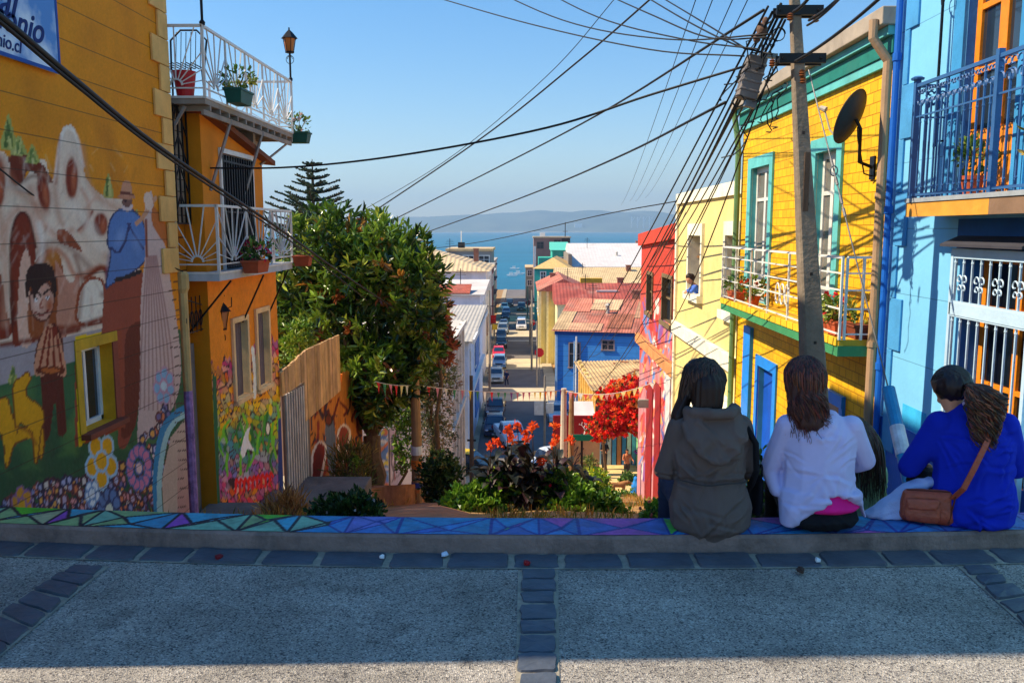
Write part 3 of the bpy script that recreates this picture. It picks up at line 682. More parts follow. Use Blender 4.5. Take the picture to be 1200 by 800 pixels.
# big pale egg shape with blue rim beside the corner
p.stroke([(186, 616), (184, 560), (192, 505), (212, 482), (228, 480)], 5, (66, 136, 178)); p.stroke([(188, 616), (187, 560), (196, 508), (214, 487), (230, 485)], 3, (168, 204, 204))
p.poly([(192, 616), (190, 560), (200, 512), (216, 492), (240, 488), (240, 640), (192, 640)], (202, 176, 158), round_=False)
p.mix(np.clip((Y_ - 520) / 90, 0, 1) * (X_ > 208) * .55, (196, 104, 110))
for q in range(26):
 yy = 330 + q * 11; p.stroke([(ps.uniform(196, 204) + q * .4, yy), (ps.uniform(206, 218) + q * .4, yy - 1)], .7, (70, 50, 44))
# painted surround of the window (yellow half, brown half)
p.poly([(88, 395), (143, 383), (147, 500), (88, 524)], (150, 74, 54), round_=False)
p.poly([(88, 395), (119, 388), (117, 400), (97, 406), (100, 518), (92, 524)], (232, 190, 40), round_=False)
g_ = p.c.mean(1, keepdims=True); p.c = np.clip(g_ + (p.c - g_) * 1.12, .003, 1)
front = mk("wall", Pm, Fm, MURAL, mh, colors=grain(p.c, .035))
# rest of the house
MUST = mat("mustard_boards", lin((224, 144, 6)), rough=0.75, var=0.12, scale=1.6, lines=('Z', .29, .035), bump=0.25, bscale=22, dirt=0.2)
mb = MB()
Pq, Fq = wallgrid('x', XM, YM0, 5.9, -.6, ROOFM, [], 3, 3, sgn=1); mb.add(Pq.tolist(), Fq)
mb.add([(XM, YM0, -3.2), (XM - 7, YM0, -3.2), (XM - 7, YM0, ROOFM), (XM, YM0, ROOFM)], [(0, 1, 2, 3)])
mb.add([(XM, YM1, -3.2), (XM - 7, YM1, -3.2), (XM - 7, YM1, ROOFM), (XM, YM1, ROOFM)], [(3, 2, 1, 0)])
mb.add([(XM - 7, YM0, -3.2), (XM - 7, YM1, -3.2), (XM - 7, YM1, ROOFM), (XM - 7, YM0, ROOFM)], [(3, 2, 1, 0)])
mb.build("side_wall", MUST, mh)
MB().box(XM - 7.1, XM + .06, YM0 - .05, YM1 + .05, ROOFM, ROOFM + .12).build("roof", S("zinc_roof", (140, 140, 140), metal=.4), mh)
# window parts
f = MB(); reveals(f, 'x', XM, [HOLE], .24, 1); f.build("window_reveal", S("reveal_yellow", (236, 168, 30), dirt=.2), mh)
g = MB(); xg = XM - .15; a, b_, c_, d_ = HOLE
fr = MB(); tw = .05
fr.box(xg - .03, xg + .03, a, a + tw, c_, d_); fr.box(xg - .03, xg + .03, b_ - tw, b_, c_, d_); fr.box(xg - .03, xg + .03, a, b_, c_, c_ + tw); fr.box(xg - .03, xg + .03, a, b_, d_ - tw, d_); fr.box(xg - .029, xg + .029, (a + b_) / 2 - .02, (a + b_) / 2 + .02, c_ + tw, d_ - tw)
wf = fr.build("window_frame", S("white_upvc", (225, 225, 228), rough=.4), mh, bevel=.004)
MB().box(xg - .01, xg + .005, a + tw, b_ - tw, c_ + tw, d_ - tw).build("pane", GLASS, wf)
MB().box(XM - .24, XM + .09, a - .08, b_ + .1, c_ - .055, c_ - .003).build("window_sill", S("brown_sill", (140, 70, 50), dirt=.3), mh, bevel=.006)
tr = MB(); e = .10
tr.box(XM + .002, XM + .012, a - e, b_ + e, d_ + .003, d_ + e); tr.build("window_trim", S("trim_yellow", (206, 160, 40), dirt=.35), mh)
tr = MB(); tr.box(XM + .002, XM + .012, a - e, a - .003, c_ - .0, d_); tr.build("window_trim", S("trim_yellow", (226, 184, 36)), mh)
tr = MB(); tr.box(XM + .002, XM + .012, b_ + .003, b_ + e, c_ - .0, d_); tr.build("window_trim", S("trim_brown", (150, 74, 54), dirt=.2), mh)
# quoins
q = MB(); z = WX(200, 320, XM).z; k = 0
while z < ROOFM - .3:
 w_ = .42 if k % 2 == 0 else .24; q.box(XM + .002, XM + .03, YM1 - w_, YM1 + .002, z + .004, z + .281); z += .285; k += 1
q.build("quoins", S("quoin_cream", (232, 180, 104), rough=.8, dirt=.25), mh, bevel=.006)
# down pipe past the corner
def onM(px, py, X=XM): return WX(px, py, X)
yp = YM1 + .12
ztop = W(216, 328, yp).z
pm_ = MB(); pm_.tube([(XM + .0, yp, -2.0), (XM, yp, ztop - .25), (XM + .0, yp, ztop)], .055, 10); pm_.lathe([(.05, ztop - .16), (.08, ztop - .1), (.08, ztop + .06), (.055, ztop + .1)], XM, yp, 10)
dp = pm_.build("drain_pipe", S("pipe_cream", (206, 170, 110), dirt=.4), mh, smooth=False)
pm_ = MB(); pm_.tube([(XM, yp, -2.0), (XM, yp, -.3)], .058, 10); pm_.build("painted_sleeve", S("pipe_purple", (160, 120, 170), var=.5, scale=9, dirt=.9, dirtcol=(.02, .02, .03)), dp)
# banner on the wall
BANX = XM + .04
c0 = WX(70, 88, BANX); c1 = WX(68, -2, BANX); y0b = 3.9
ban = thing("wall_banner", "blue and white cloudy banner with dark blue script lettering, high on the mustard wall", "banner", (BANX, c0.y, c0.z))
slope = 0.0
def banner_mat():
 m = S("banner_cloud_print", (205, 220, 236), rough=.5, bump=0.03, scale=2.2, var=.02)
 N = m.node_tree.nodes; L = m.node_tree.links
 tc = N.new("ShaderNodeTexCoord"); n = N.new("ShaderNodeTexNoise"); n.inputs["Scale"].default_value = 2.4; n.inputs["Detail"].default_value = 6
 L.new(tc.outputs["Object"], n.inputs["Vector"]); r = N.new("ShaderNodeValToRGB"); L.new(n.outputs["Fac"], r.inputs[0])
 r.color_ramp.elements[0].position = .42; r.color_ramp.elements[0].color = (*lin((84, 140, 205)), 1)
 r.color_ramp.elements[1].position = .58; r.color_ramp.elements[1].color = (*lin((214, 226, 240)), 1)
 L.new(r.outputs[0], N["Principled BSDF"].inputs["Base Color"]); return m
MB().box(BANX, BANX + .012, y0b, c0.y, c0.z, c0.z + 1.75).build("banner_sheet", banner_mat(), ban)
eb = MB()
for (a0, a1, b0, b1) in ((y0b, c0.y, c0.z, c0.z + .03), (y0b, c0.y, c0.z + 1.72, c0.z + 1.75), (c0.y - .03, c0.y, c0.z, c0.z + 1.75), (y0b, y0b + .03, c0.z, c0.z + 1.75)):
 eb.box(BANX + .0125, BANX + .016, a0, a1, b0, b1)
eb.build("banner_border", S("banner_blue", (40, 84, 160), bump=0), ban)
def text(body, size, parent, name, m, loc, rot, shear=.3, align='RIGHT', ext=.002, bold=0.0):
 cu = bpy.data.curves.new(name, 'FONT'); cu.body = body; cu.size = size; cu.shear = shear; cu.extrude = ext; cu.align_x = align; cu.offset = bold
 o = bpy.data.objects.new(name, cu); col.objects.link(o)
 dg = bpy.context.evaluated_depsgraph_get(); me = bpy.data.meshes.new_from_object(o.evaluated_get(dg))
 bpy.data.objects.remove(o)
 M = Matrix.Translation(Vector(loc)) @ Euler(rot).to_matrix().to_4x4()
 me.transform(M); me.transform(Matrix.Translation(-Vector(rootof(parent).location))); me.materials.clear(); me.materials.append(m)
 t = bpy.data.objects.new(name, me); col.objects.link(t); t.parent = parent; return t
INK = S("banner_ink", (26, 50, 110), bump=0)
for body, sz, px, py, sh, bo in (("Cultural", .34, 18, 22, .45, .004), ("Patrimonio", .30, 50, 52, .45, .004), ("patrimonio.cl", .15, 25, 63, .25, .001)):
 q = WX(px, py, BANX + .014)
 text(body, sz, ban, "lettering", INK, (BANX + .016, q.y, q.z - (.0)), (R(90), 0, R(90)), sh, 'RIGHT', bold=bo)
# ================================================================== orange house with two balconies
XO = -3.88; XR = -4.12; YO0 = WX(246, 400, XO).y; YO1 = WX(326, 400, XO).y
oh = thing("orange_house", "orange house with white sunburst balconies and a rainbow scribble mural on its lower wall", "house", (XO, YO0, -2.3))
ORM = S("orange_render", (222, 132, 14), rough=.8, var=.12, scale=2, bump=.2, bscale=30, dirt=.2, dirtcol=(.2, .07, .01))
ZB1 = 1.08                                                  # lower balcony floor
wins = []
for (xa, xb, ya, yb) in ((274, 289, 376, 466), (301, 314, 365, 453)):
 A = WX(xa, (ya + yb) / 2, XO); B = WX(xb, (ya + yb) / 2, XO); m_ = (xa + xb) / 2
 wins.append((A.y, B.y, WX(m_, yb, XO).z, WX(m_, ya, XO).z))
Po, Fo = wallgrid('x', XO, YO0, YO1, -3.4, ZB1, wins, .022, .022, sgn=1)
p = Painter(Po, (226, 140, 18)); xo, yo = p.x, p.y
edge_y = 432 - (xo - 245) * .42 + 6 * np.sin(xo * .35) + 4 * np.sin(xo * .9 + 1)
nn = np.array([noise.noise(Vector((a * 3, b * 3, 0))) for a, b in zip(Po[:, 1], Po[:, 2])])
tt = (yo - edge_y) / (582 - edge_y) + nn * .16
bands = [(0, (206, 60, 100)), (.10, (226, 80, 60)), (.2, (236, 150, 30)), (.36, (240, 196, 40)), (.46, (150, 186, 50)), (.56, (70, 140, 70)), (.68, (80, 140, 130)), (.8, (120, 120, 170)), (.88, (190, 100, 160)), (.95, (226, 84, 60)), (1.2, (206, 90, 120))]
colr = np.zeros((len(xo), 3))
for i in range(3): colr[:, i] = np.interp(tt, [b[0] for b in bands], [lin(b[1])[i] for b in bands])
mask = yo > edge_y
p.c[mask] = colr[mask]
# scribbled cells: voronoi edges
pts = rng.uniform([235, 380], [340, 600], (620, 2)); pcol = pick([(240, 200, 60), (60, 150, 90), (226, 90, 110), (90, 140, 190), (230, 220, 200), (150, 90, 160), (250, 150, 40)], 620)
Q = np.stack([xo, yo], 1); idx = np.nonzero(mask)[0]
d1 = np.full(len(idx), 1e9); d2 = np.full(len(idx), 1e9); ki = np.zeros(len(idx), int)
for k, (a, b_) in enumerate(pts):
 d = np.hypot((Q[idx, 0] - a) * 1.25, Q[idx, 1] - b_); lt = d < d1
 d2 = np.where(lt, d1, np.minimum(d2, d)); ki = np.where(lt, k, ki); d1 = np.where(lt, d, d1)
p.c[idx] = p.c[idx] * .62 + pcol[ki] * .38
ed = (d2 - d1) < .55; p.c[idx[ed]] = lin((56, 30, 40))
for q in range(26):
 a, b_ = random.uniform(250, 326), random.uniform(500, 560); p.stroke([(a, b_), (a + random.uniform(-6, 6), b_ - 14), (a + random.uniform(-5, 5), b_ - 26)], 1.3, random.choice([(70, 150, 60), (40, 110, 50), (120, 190, 70)]))
p.poly([(282, 530), (287, 508), (293, 500), (291, 514), (298, 528), (290, 526), (286, 536)], (244, 240, 236)); p.ell(314, 502, 3, 9, (240, 236, 220), edge=(40, 60, 40))
p.ell(317, 480, 2.4, 7, (240, 206, 40)); p.stroke([(296, 408), (299, 440), (298, 465)], 2, (236, 236, 226))
for q in range(9): p.stroke([(276 + q * 5, 577 - q), (277 + q * 5, 562 - q), (280 + q * 5, 566 - q)], 1.3, (226, 60, 50))
p.mix((xo > 0) * (np.abs(xo - 250 - (yo - 400) * .03) < 2.2) * (yo > 440) * 1.0, (30, 90, 60)); p.mix((xo > 326) * (yo > 490) * 1.0, (40, 60, 120))
g_ = p.c.mean(1, keepdims=True); p.c = np.clip(g_ + (p.c - g_) * 1.2, .003, 1) * 1.15
PAINT2 = mat("scribble_mural_paint", (1, 1, 1), rough=.7, var=.12, scale=6, attr=True, bump=.25, bscale=40, dirt=.15)
mk("wall", Po, Fo, PAINT2, oh, colors=grain(p.c, .04))
for (a, b_, c_, d_) in wins:
 f = MB(); reveals(f, 'x', XO, [(a, b_, c_, d_)], .09, 1)
 t_ = .07
 for bx in ((a - t_, a, c_ - .02, d_ + t_), (b_, b_ + t_, c_ - .02, d_ + t_), (a, b_, d_, d_ + t_)): f.box(XO + .002, XO + .035, *bx)
 f.box(XO - .1, XO + .06, a - t_, b_ + t_, c_ - .06, c_ - .003)
 w_ = f.build("window", S("window_trim_cream", (246, 206, 150), dirt=.15), oh)
 f = MB(); n_ = 5
 for i in range(n_): f.box(XO - .085, XO - .06, a + (b_ - a) * i / n_ + .006, a + (b_ - a) * (i + 1) / n_ - .006, c_, d_)
 f.build("shutter", S("grey_shutter", (112, 100, 108), dirt=.3), w_)
# body of the house
zt0 = WX(242, 136, XO + .0).z; YU1 = WX(309, 250, XO).y; zt1 = WX(307, 190, XO).z
mb = MB()
mb.add([(XO, YO0, -3.4), (XO - 4, YO0, -3.4), (XO - 4, YO0, zt0), (XO, YO0, zt0)], [(0, 1, 2, 3)])
mb.add([(XO, YO1, -4.4), (XO - 4, YO1, -4.4), (XO - 4, YO1, ZB1), (XO, YO1, ZB1)], [(3, 2, 1, 0)])
# upper bay: door opening
da = WX(261, 260, XO).y; db = WX(296, 260, XO).y; dz1 = WX(262, 180, XO).z; DH = (da, db, ZB1 + .02, dz1)
slope = lambda Y: zt0 + (zt1 - zt0) * (Y - YO0) / (YU1 - YO0)
mb.add([(XO, YO0, ZB1), (XO, da, ZB1), (XO, da, slope(da)), (XO, YO0, zt0)], [(0, 1, 2, 3)])
mb.add([(XO, da, dz1), (XO, db, dz1), (XO, db, slope(db)), (XO, da, slope(da))], [(0, 1, 2, 3)])
mb.add([(XO, db, ZB1), (XO, YU1, ZB1), (XO, YU1, zt1), (XO, db, slope(db))], [(0, 1, 2, 3)])
mb.add([(XO, YU1, ZB1), (XO - 3, YU1, ZB1), (XO - 3, YU1, zt1), (XO, YU1, zt1)], [(0, 1, 2, 3)])
mb.build("bay_wall", ORM, oh)
mb = MB(); u = .05
mb.prism([(XO + .12, YO0 - .02, zt0 + .01), (XO + .12, YU1 + .28, slope(YU1 + .28) + .01), (XO - 3.2, YU1 + .28, slope(YU1 + .28) + .35), (XO - 3.2, YO0 - .02, zt0 + .35)], (0, 0, .07))
mb.build("lean_to_roof", S("rusty_roof_edge", (120, 66, 36), dirt=.5), oh)
# patio door with grille
f = MB(); reveals(f, 'x', XO, [DH], .14, 1); t_ = .06
for bx in ((da - t_, da, ZB1, dz1 + t_), (db, db + t_, ZB1, dz1 + t_), (da, db, dz1, dz1 + t_)): f.box(XO + .002, XO + .03, *bx)
pdr = f.build("balcony_door", WHITEMETAL, oh)
MB().box(XO - .12, XO - .10, da, db, ZB1, dz1).build("pane", GLASS, pdr)
gr = MB()
for i in range(13): gr.bar((XO + .03, da + .02 + (db - da - .04) * i / 12, ZB1 + .03), (XO + .03, da + .02 + (db - da - .04) * i / 12, dz1 - .02), .022)
for z in (ZB1 + .05, dz1 - .1, (ZB1 + dz1) / 2): gr.bar((XO + .03, da, z), (XO + .03, db, z), .024)
gr.build("grille", DARKIRON, pdr)
# recessed strip between the houses: street door below, grilled window above, upper storey
mb = MB(); mb.add([(XR, YM1 + .02, -3.4), (XR, YO0, -3.4), (XR, YO0, 3.0), (XR, YM1 + .02, 3.0)], [(0, 1, 2, 3)])
mb.build("recessed_wall", S("recess_orange", (214, 128, 20), dirt=.25, brick=('x', .4, .2, (.3, .2, .1)), dirtcol=(.2, .08, .02)), oh)
dr = MB(); dr.box(XR + .003, XR + .05, YM1 + .16, YO0 - .03, -2.25, WX(240, 396, XR).z); dr.build("street_door", S("grey_door", (128, 124, 128), rough=.6, dirt=.35), oh)
wm = MB(); za, zb = WX(210, 262, XR).z, WX(210, 128, XR).z; wy0, wy1 = YM1 + .04, YO0 - .04
wm.box(XR + .003, XR + .03, wy0, wy1, za, zb); wnd = wm.build("window", S("whitewashed_boards", (168, 150, 132), brick=('x', .5, .14, (.25, .2, .15)), dirt=.4), oh)
g = MB(); X9 = XR + .09
for z in np.linspace(za, zb, 2): g.bar((X9, wy0, z), (X9, wy1, z), .02)
for yq in np.linspace(wy0, wy1, 5): g.bar((X9, yq, za), (X9, yq, zb), .018)
n_ = 4
for i in range(n_):
 z0_ = za + (zb - za) * i / n_; z1_ = za + (zb - za) * (i + 1) / n_; ym = (wy0 + wy1) / 2
 g.bar((X9, wy0, z0_), (X9, ym, z1_), .014); g.bar((X9, wy1, z0_), (X9, ym, z1_), .014)
g.build("grille", DARKIRON, wnd)
mb = MB(); XU = -4.95
Yend = 10.62
mb.box(XU - 3, XU, YM1 + .02, Yend, 2.9, 6.4); mb.build("upper_wall", S("upper_white_boards", (196, 186, 186), dirt=.3), oh)
each("white_post", WHITEMETAL, oh, [lambda m, i=i: m.tube([(XU + .22, YM1 + .2 + i * .22, 3.1), (XU + .22, YM1 + .2 + i * .22, 5.4)], .03, 8) for i in range(3)])
# balconies with sunburst panels
def sunburst(mb, A, B, z0, z1, n=9, r=.009):
 A = Vector(A); B = Vector(B); ce = (A + B) / 2; ce.z = z0 + .03; w_ = (B - A).length / 2; h = z1 - z0
 u_ = (B - A).normalized()
 for i in range(n):
  a = math.pi * (i + .5) / n; dx, dz = math.cos(a), math.sin(a)
  t = min(w_ / abs(dx) if abs(dx) > 1e-6 else 9, (h - .03) / dz)
  s_ = .07
  mb.bar(ce + u_ * dx * s_ + Vector((0, 0, dz * s_)), ce + u_ * dx * t + Vector((0, 0, dz * t)), r * 1.6, r)
 for i in range(8):
  a0, a1 = math.pi * i / 8, math.pi * (i + 1) / 8
  for rr in (.07,): mb.bar(ce + u_ * math.cos(a0) * rr + Vector((0, 0, math.sin(a0) * rr)), ce + u_ * math.cos(a1) * rr + Vector((0, 0, math.sin(a1) * rr)), r * 2.2)
def railing(parent, path, z0, z1, panels, m, name="railing"):
 mb = MB()
 for i, ((ax, ay), (bx, by)) in enumerate(zip(path[:-1], path[1:])):
  for z, w_ in ((z1, .03), (z0, .025), (z0 + .1, .016)): mb.bar((ax, ay, z), (bx, by, z), w_)
  n = panels[i]
  for k in range(n):
   a = Vector((ax, ay, z0 + .1)).lerp(Vector((bx, by, z0 + .1)), k / n); b_ = Vector((ax, ay, z0 + .1)).lerp(Vector((bx, by, z0 + .1)), (k + 1) / n)
   sunburst(mb, a, b_, z0 + .1, z1, 10 if n == 1 else 9)
   mb.bar((a.x, a.y, z0), (a.x, a.y, z1), .022)
  mb.bar((bx, by, z0), (bx, by, z1 + .01), .03)
 mb.bar((path[0][0], path[0][1], z0), (path[0][0], path[0][1], z1), .025)
 return mb.build(name, m, parent)
XB = -3.6; yb0, yb1 = 10.02, W(342, 300, 13.2).y
MB().box(XB, XR + .01, yb0, yb1, ZB1 - .09, ZB1).build("balcony_floor", S("pale_blue_grey_floor", (190, 198, 206), dirt=.3), oh)
railing(oh, [(XR + .02, yb0), (XB + .0, yb0), (XB, yb1), (XO, yb1)], ZB1 + .005, ZB1 + .79, [1, 3, 1], WHITEMETAL)
each("brace", DARKIRON, oh, [lambda m, yy=yy: m.bar((XB + .04, yy, ZB1 - .1), (XO if yy > YO0 else XR, yy + .02, ZB1 - .75), .02) for yy in (10.3, 11.6, 12.8)])
XB2 = -3.66; ZB2 = 3.02; y20, y21 = 9.98, 13.7
fl = MB(); fl.box(XB2, XU, y20, y21, ZB2, ZB2 + .07)
for i in range(12): fl.box(XU + .1, XB2, y20 + .15 + i * .32, y20 + .19 + i * .32, ZB2 - .06, ZB2 - .001)
for xx in (XB2 - .02, -4.2, -4.7): fl.box(xx - .03, xx, y20, y21, ZB2 - .12, ZB2 - .061)
fl.build("balcony_floor", S("weathered_grey_planks", (150, 140, 130), dirt=.35), oh)
railing(oh, [(XU, y20), (XB2, y20), (XB2, y21), (XU, y21)], ZB2 + .075, ZB2 + .86, [2, 5, 2], WHITEMETAL)
each("brace", S("brace_grey", (150, 140, 134)), oh, [lambda m: m.bar((XB2 - .02, 10.9, ZB2 - .06), (XO + .01, 10.6, ZB2 - .95), .03), lambda m: m.bar((XB2 - .02, 12.2, ZB2 - .06), (XO + .01, 11.9, ZB2 - .95), .03), lambda m: m.bar((XB2 - .02, y21 - .1, ZB2 - .06), (XO + .01, YU1 - .1, zt1 - .05), .025), lambda m: m.bar((XR, y20 + .05, ZB2 - .35), (XB2 - .25, y20 + .05, ZB2 - .02), .03), lambda m: m.box(XO - .12, XO - .02, YU1 - .3, YU1 - .2, zt1 + .05, ZB2 - .06)])
# lanterns
def lantern(name, label, P, post=0.0, s=1.0, grp=None):
 o = thing(name, label, "lantern", P, grp); x, y, z = P
 mb = MB()
 if post: mb.tube([(x, y, z), (x, y, z + post)], .014 * s, 8); mb.lathe([(.03, z), (.035, z + .03), (.012, z + .06)], x, y, 10)
 b0 = z + post
 for sx in (-1, 1):
  pts = [(x + sx * (.01 + .05 * math.sin(t)), y, b0 - .16 + .12 * (1 - math.cos(t)) / 2) for t in np.linspace(0, 4.6, 12)]
  mb.tube(pts, .005, 5)
 mb.build("post", DARKIRON, o)
 h = MB(); n = 6; r0, r1 = .055 * s, .085 * s; hh = .17 * s
 for i in range(n):
  a = 2 * math.pi * i / n; h.bar((x + r0 * math.cos(a), y + r0 * math.sin(a), b0 + .02), (x + r1 * math.cos(a), y + r1 * math.sin(a), b0 + .02 + hh), .009)
 h.lathe([(r0 * 1.1, b0), (r0 * 1.15, b0 + .02)], x, y, 6); h.lathe([(r1 * 1.35, b0 + .02 + hh), (r1 * 1.2, b0 + hh + .035), (r1 * .5, b0 + hh + .10 * s), (.012, b0 + hh + .13 * s), (.012, b0 + hh + .16 * s)], x, y, 6)
 h.build("lantern_cage", DARKIRON, o)
 MB().lathe([(r0 * .9, b0 + .021), (r1 * .92, b0 + .018 + hh)], x, y, 6).build("amber_glass", S("amber_glass", (196, 120, 60), rough=.2, bump=0), o)
 return o
lantern("lantern", "black lantern with amber glass on the far corner post of the upper balcony", (XB2, y21 - .02, ZB2 + .87), .42, 1.15)
lantern("lantern", "black lantern with scrolled bracket on the near corner post of the upper balcony", (XB2, y20 + .02, ZB2 + .87), .62, 1.15)
pl = W(249, 372, 10.9)
ln = lantern("lantern", "dark iron lantern hanging on a scrolled bracket beside the street door of the orange house", (pl.x + .1, pl.y, pl.z - .16), 0, 1.3)
mb = MB(); mb.bar((XO, 10.95, pl.z + .28), (pl.x + .1, pl.y, pl.z + .25), .014); mb.bar((pl.x + .1, pl.y, pl.z + .25), (pl.x + .1, pl.y, pl.z + .1), .01); mb.tube([(XO, 10.95, pl.z + .1), (XO + .09, 10.94, pl.z + .14), (XO + .1, 10.92, pl.z + .26)], .007, 6)
mb.build("bracket", DARKIRON, ln)
# ironwork above the street door
g = MB()
for i in range(5):
 yy = YM1 + .14 + i * .13; z0_ = WX(238, 385, XR + .15).z
 pts = [(XR + .16, yy + .05 * math.cos(t), z0_ + .15 + .10 * math.sin(t)) for t in np.linspace(0, 7, 18)]; g.tube(pts, .006, 4)
 g.bar((XR + .16, yy, z0_ - .02), (XR + .16, yy, z0_ + .42), .01)
g.bar((XR + .16, YM1 + .1, z0_), (XR + .16, YO0, z0_), .012); g.bar((XR + .16, YM1 + .1, z0_ + .4), (XR + .16, YO0, z0_ + .3), .012)
g.build("door_ironwork", DARKIRON, oh)
# flower pots and window boxes
def plant_in(parent, P, r, h, n, cols, leaf=.09, flowers=None, nf=14, spread=1.0):
 c = (P[0], P[1], P[2] + h * .45)
 foliage("leaves", [(c, (r, r, h * .5))], n, leaf, leaf * .45, cols, parent=parent, up=.5, cluster=4)
 st = MB()
 for i in range(6):
  a = random.uniform(0, 6.28); q = random.uniform(.2, .8); st.tube([(P[0], P[1], P[2] - .03), (P[0] + r * q * math.cos(a) * .5, P[1] + r * q * math.sin(a) * .5, P[2] + h * .35), (P[0] + r * q * math.cos(a), P[1] + r * q * math.sin(a), P[2] + h * .75)], .004, 4)
 st.build("stems", BARK, parent)
 if flowers:
  Pf, d = shell([(c, (r * 1.05, r * 1.05, h * .55))], nf, .9); Cc = np.repeat(Pf, 7, axis=0); D = rng.normal(size=(nf * 7, 3)) + np.repeat(d, 7, axis=0) * .6
  v, f_, cc = leaf_mesh(Cc, D, np.full(nf * 7, leaf * .5), np.full(nf * 7, leaf * .42), np.repeat(pick(flowers, nf), 7, axis=0))
  mk("blossoms", v, f_.tolist(), PETAL, parent, colors=cc)
GREENS = [(60, 96, 34), (84, 124, 44), (44, 76, 30), (120, 150, 60)]
def pot(name, label, P, r=.11, h=.2, box=None, m=None, ph=.3, pr=.16, n=160, flowers=None, nf=14, cols=GREENS, grp=None, leaf=.08):
 o = thing(name, label, "plant pot", P, grp); x, y, z = P
 mb = MB()
 if box:
  a, b_ = box; t = .8
  mb.hexa([(x - a * t, y - b_ * t, z), (x + a * t, y - b_ * t, z), (x + a * t, y + b_ * t, z), (x - a * t, y + b_ * t, z)], [(x - a, y - b_, z + h), (x + a, y - b_, z + h), (x + a, y + b_, z + h), (x - a, y + b_, z + h)])
  mb.box(x - a - .008, x + a + .008, y - b_ - .008, y + b_ + .008, z + h - .025, z + h + .002)
 else: mb.lathe([(r * .7, z), (r * .95, z + h * .8), (r * 1.1, z + h * .8), (r * 1.12, z + h), (r * .98, z + h), (r * .9, z + h - .03)], x, y, 16)
 mb.build("pot", m or TERRA, o, bevel=.003 if box else 0)
 plant_in(o, (x, y, z + h), pr, ph, n, cols, leaf, flowers, nf); return o
GREENPL = S("green_plastic", (26, 84, 72), rough=.5)
PINKF = [(226, 40, 100), (206, 30, 90), (240, 90, 140)]
pp = W(265, 108, 10.6); pot("window_box", "green plastic trough with yellow green plants hung on the upper balcony floor edge", (XB2 + .12, pp.y + .2, pp.z - .12), box=(.11, .24), h=.17, m=GREENPL, ph=.28, pr=.2, n=150, cols=[(120, 140, 40), (80, 110, 40), (170, 160, 60)])
pp = W(350, 150, 13.9); pot("window_box", "small green plastic trough with pale blossoms at the far end of the upper balcony", (XB2 + .05, 13.9, ZB2 - .06), box=(.17, .12), h=.17, m=GREENPL, ph=.32, pr=.2, n=110, cols=[(110, 140, 60), (70, 100, 40)], flowers=[(230, 200, 190)], nf=6)
pp = W(281, 322, 11.0); pot("window_box", "terracotta trough of pink geraniums on the outside of the lower balcony", (XB + .13, 11.0, pp.z + .03), box=(.11, .26), h=.16, ph=.26, pr=.22, n=170, flowers=PINKF, nf=26, cols=GREENS)
pp = W(350, 312, 13.2); pot("window_box", "empty looking terracotta trough at the far corner of the lower balcony", (XB + .14, 13.3, ZB1 - .05), box=(.13, .12), h=.16, ph=.2, pr=.12, n=60)
pot("flower_pot", "red clay pot hanging high beside the white posts of the upper storey", (-4.25, 10.25, 4.38), r=.1, h=.18, m=S("red_clay", (176, 60, 40)), ph=.2, pr=.13, n=70)
# garden chair and bric-a-brac on the upper balcony
ch = thing("garden_chair", "black wire garden chair on the upper balcony behind the near railing", "chair", (-4.1, 10.45, ZB2 + .075))
x, y, z = -4.1, 10.45, ZB2 + .075
each("leg", DARKIRON, ch, [lambda m, dx=dx, dy=dy: m.tube([(x + dx, y + dy, z), (x + dx * .9, y + dy * .9, z + .42)], .012, 6) for dx in (-.2, .2) for dy in (-.2, .2)])
mb = MB()
for i in range(8): mb.bar((x - .2 + i * .057, y - .2, z + .43), (x - .2 + i * .057, y + .2, z + .43), .01)
mb.build("seat", DARKIRON, ch); mb = MB()
mb.tube([(x - .2, y + .2, z + .42), (x - .22, y + .27, z + .78), (x - .1, y + .28, z + .9), (x + .1, y + .28, z + .9), (x + .22, y + .27, z + .78), (x + .2, y + .2, z + .42)], .012, 6)
for i in range(6): mb.bar((x - .15 + i * .06, y + .21, z + .43), (x - .15 + i * .06, y + .28, z + .88), .007)
mb.build("backrest", DARKIRON, ch)
tag(MB().lathe([(.09, 0), (.13, .3), (.135, .31), (.12, .31)], 0, 0, 16).build("red_bucket", S("red_plastic", (196, 36, 44), rough=.4), origin=(0, 0, 0)), "red plastic bucket on the upper balcony floor near the post", "bucket").location = (-3.95, 10.15, ZB2 + .076)
# ================================================================== landing, steps and low walls below the houses
DKC = S("dark_landing_concrete", (120, 110, 104), rough=.95, var=.25, scale=3, bump=.4, bscale=20, dirt=.5)
zl = -1.84
A_, B_, C_, D_ = WZ(180, 614, zl), WZ(282, 614, zl), WZ(306, 588, zl), WZ(222, 588, zl)
mb = MB(); mb.hexa([(-4.0, A_.y, zl - 1.2), (B_.x, B_.y, zl - 1.2), (C_.x, C_.y, zl - 1.2), (-4.0, C_.y, zl - 1.2)], [(-4.0, A_.y, zl), (B_.x, B_.y, zl), (C_.x, C_.y, zl), (-4.0, C_.y, zl)])
tag(mb.build("stone_landing", DKC, bevel=.02), "dark concrete landing in front of the orange house's street door", "landing")
mb = MB(); z2 = -2.35; mb.box(-3.86, -2.9, C_.y + .02, 12.6, z2 - 1, z2); mb.box(-3.86, -2.7, 12.62, 14.6, z2 - 1.6, z2 - .38)
tag(mb.build("terrace_step", DKC, bevel=.02), "dark concrete steps along the foot of the scribble mural", "steps")
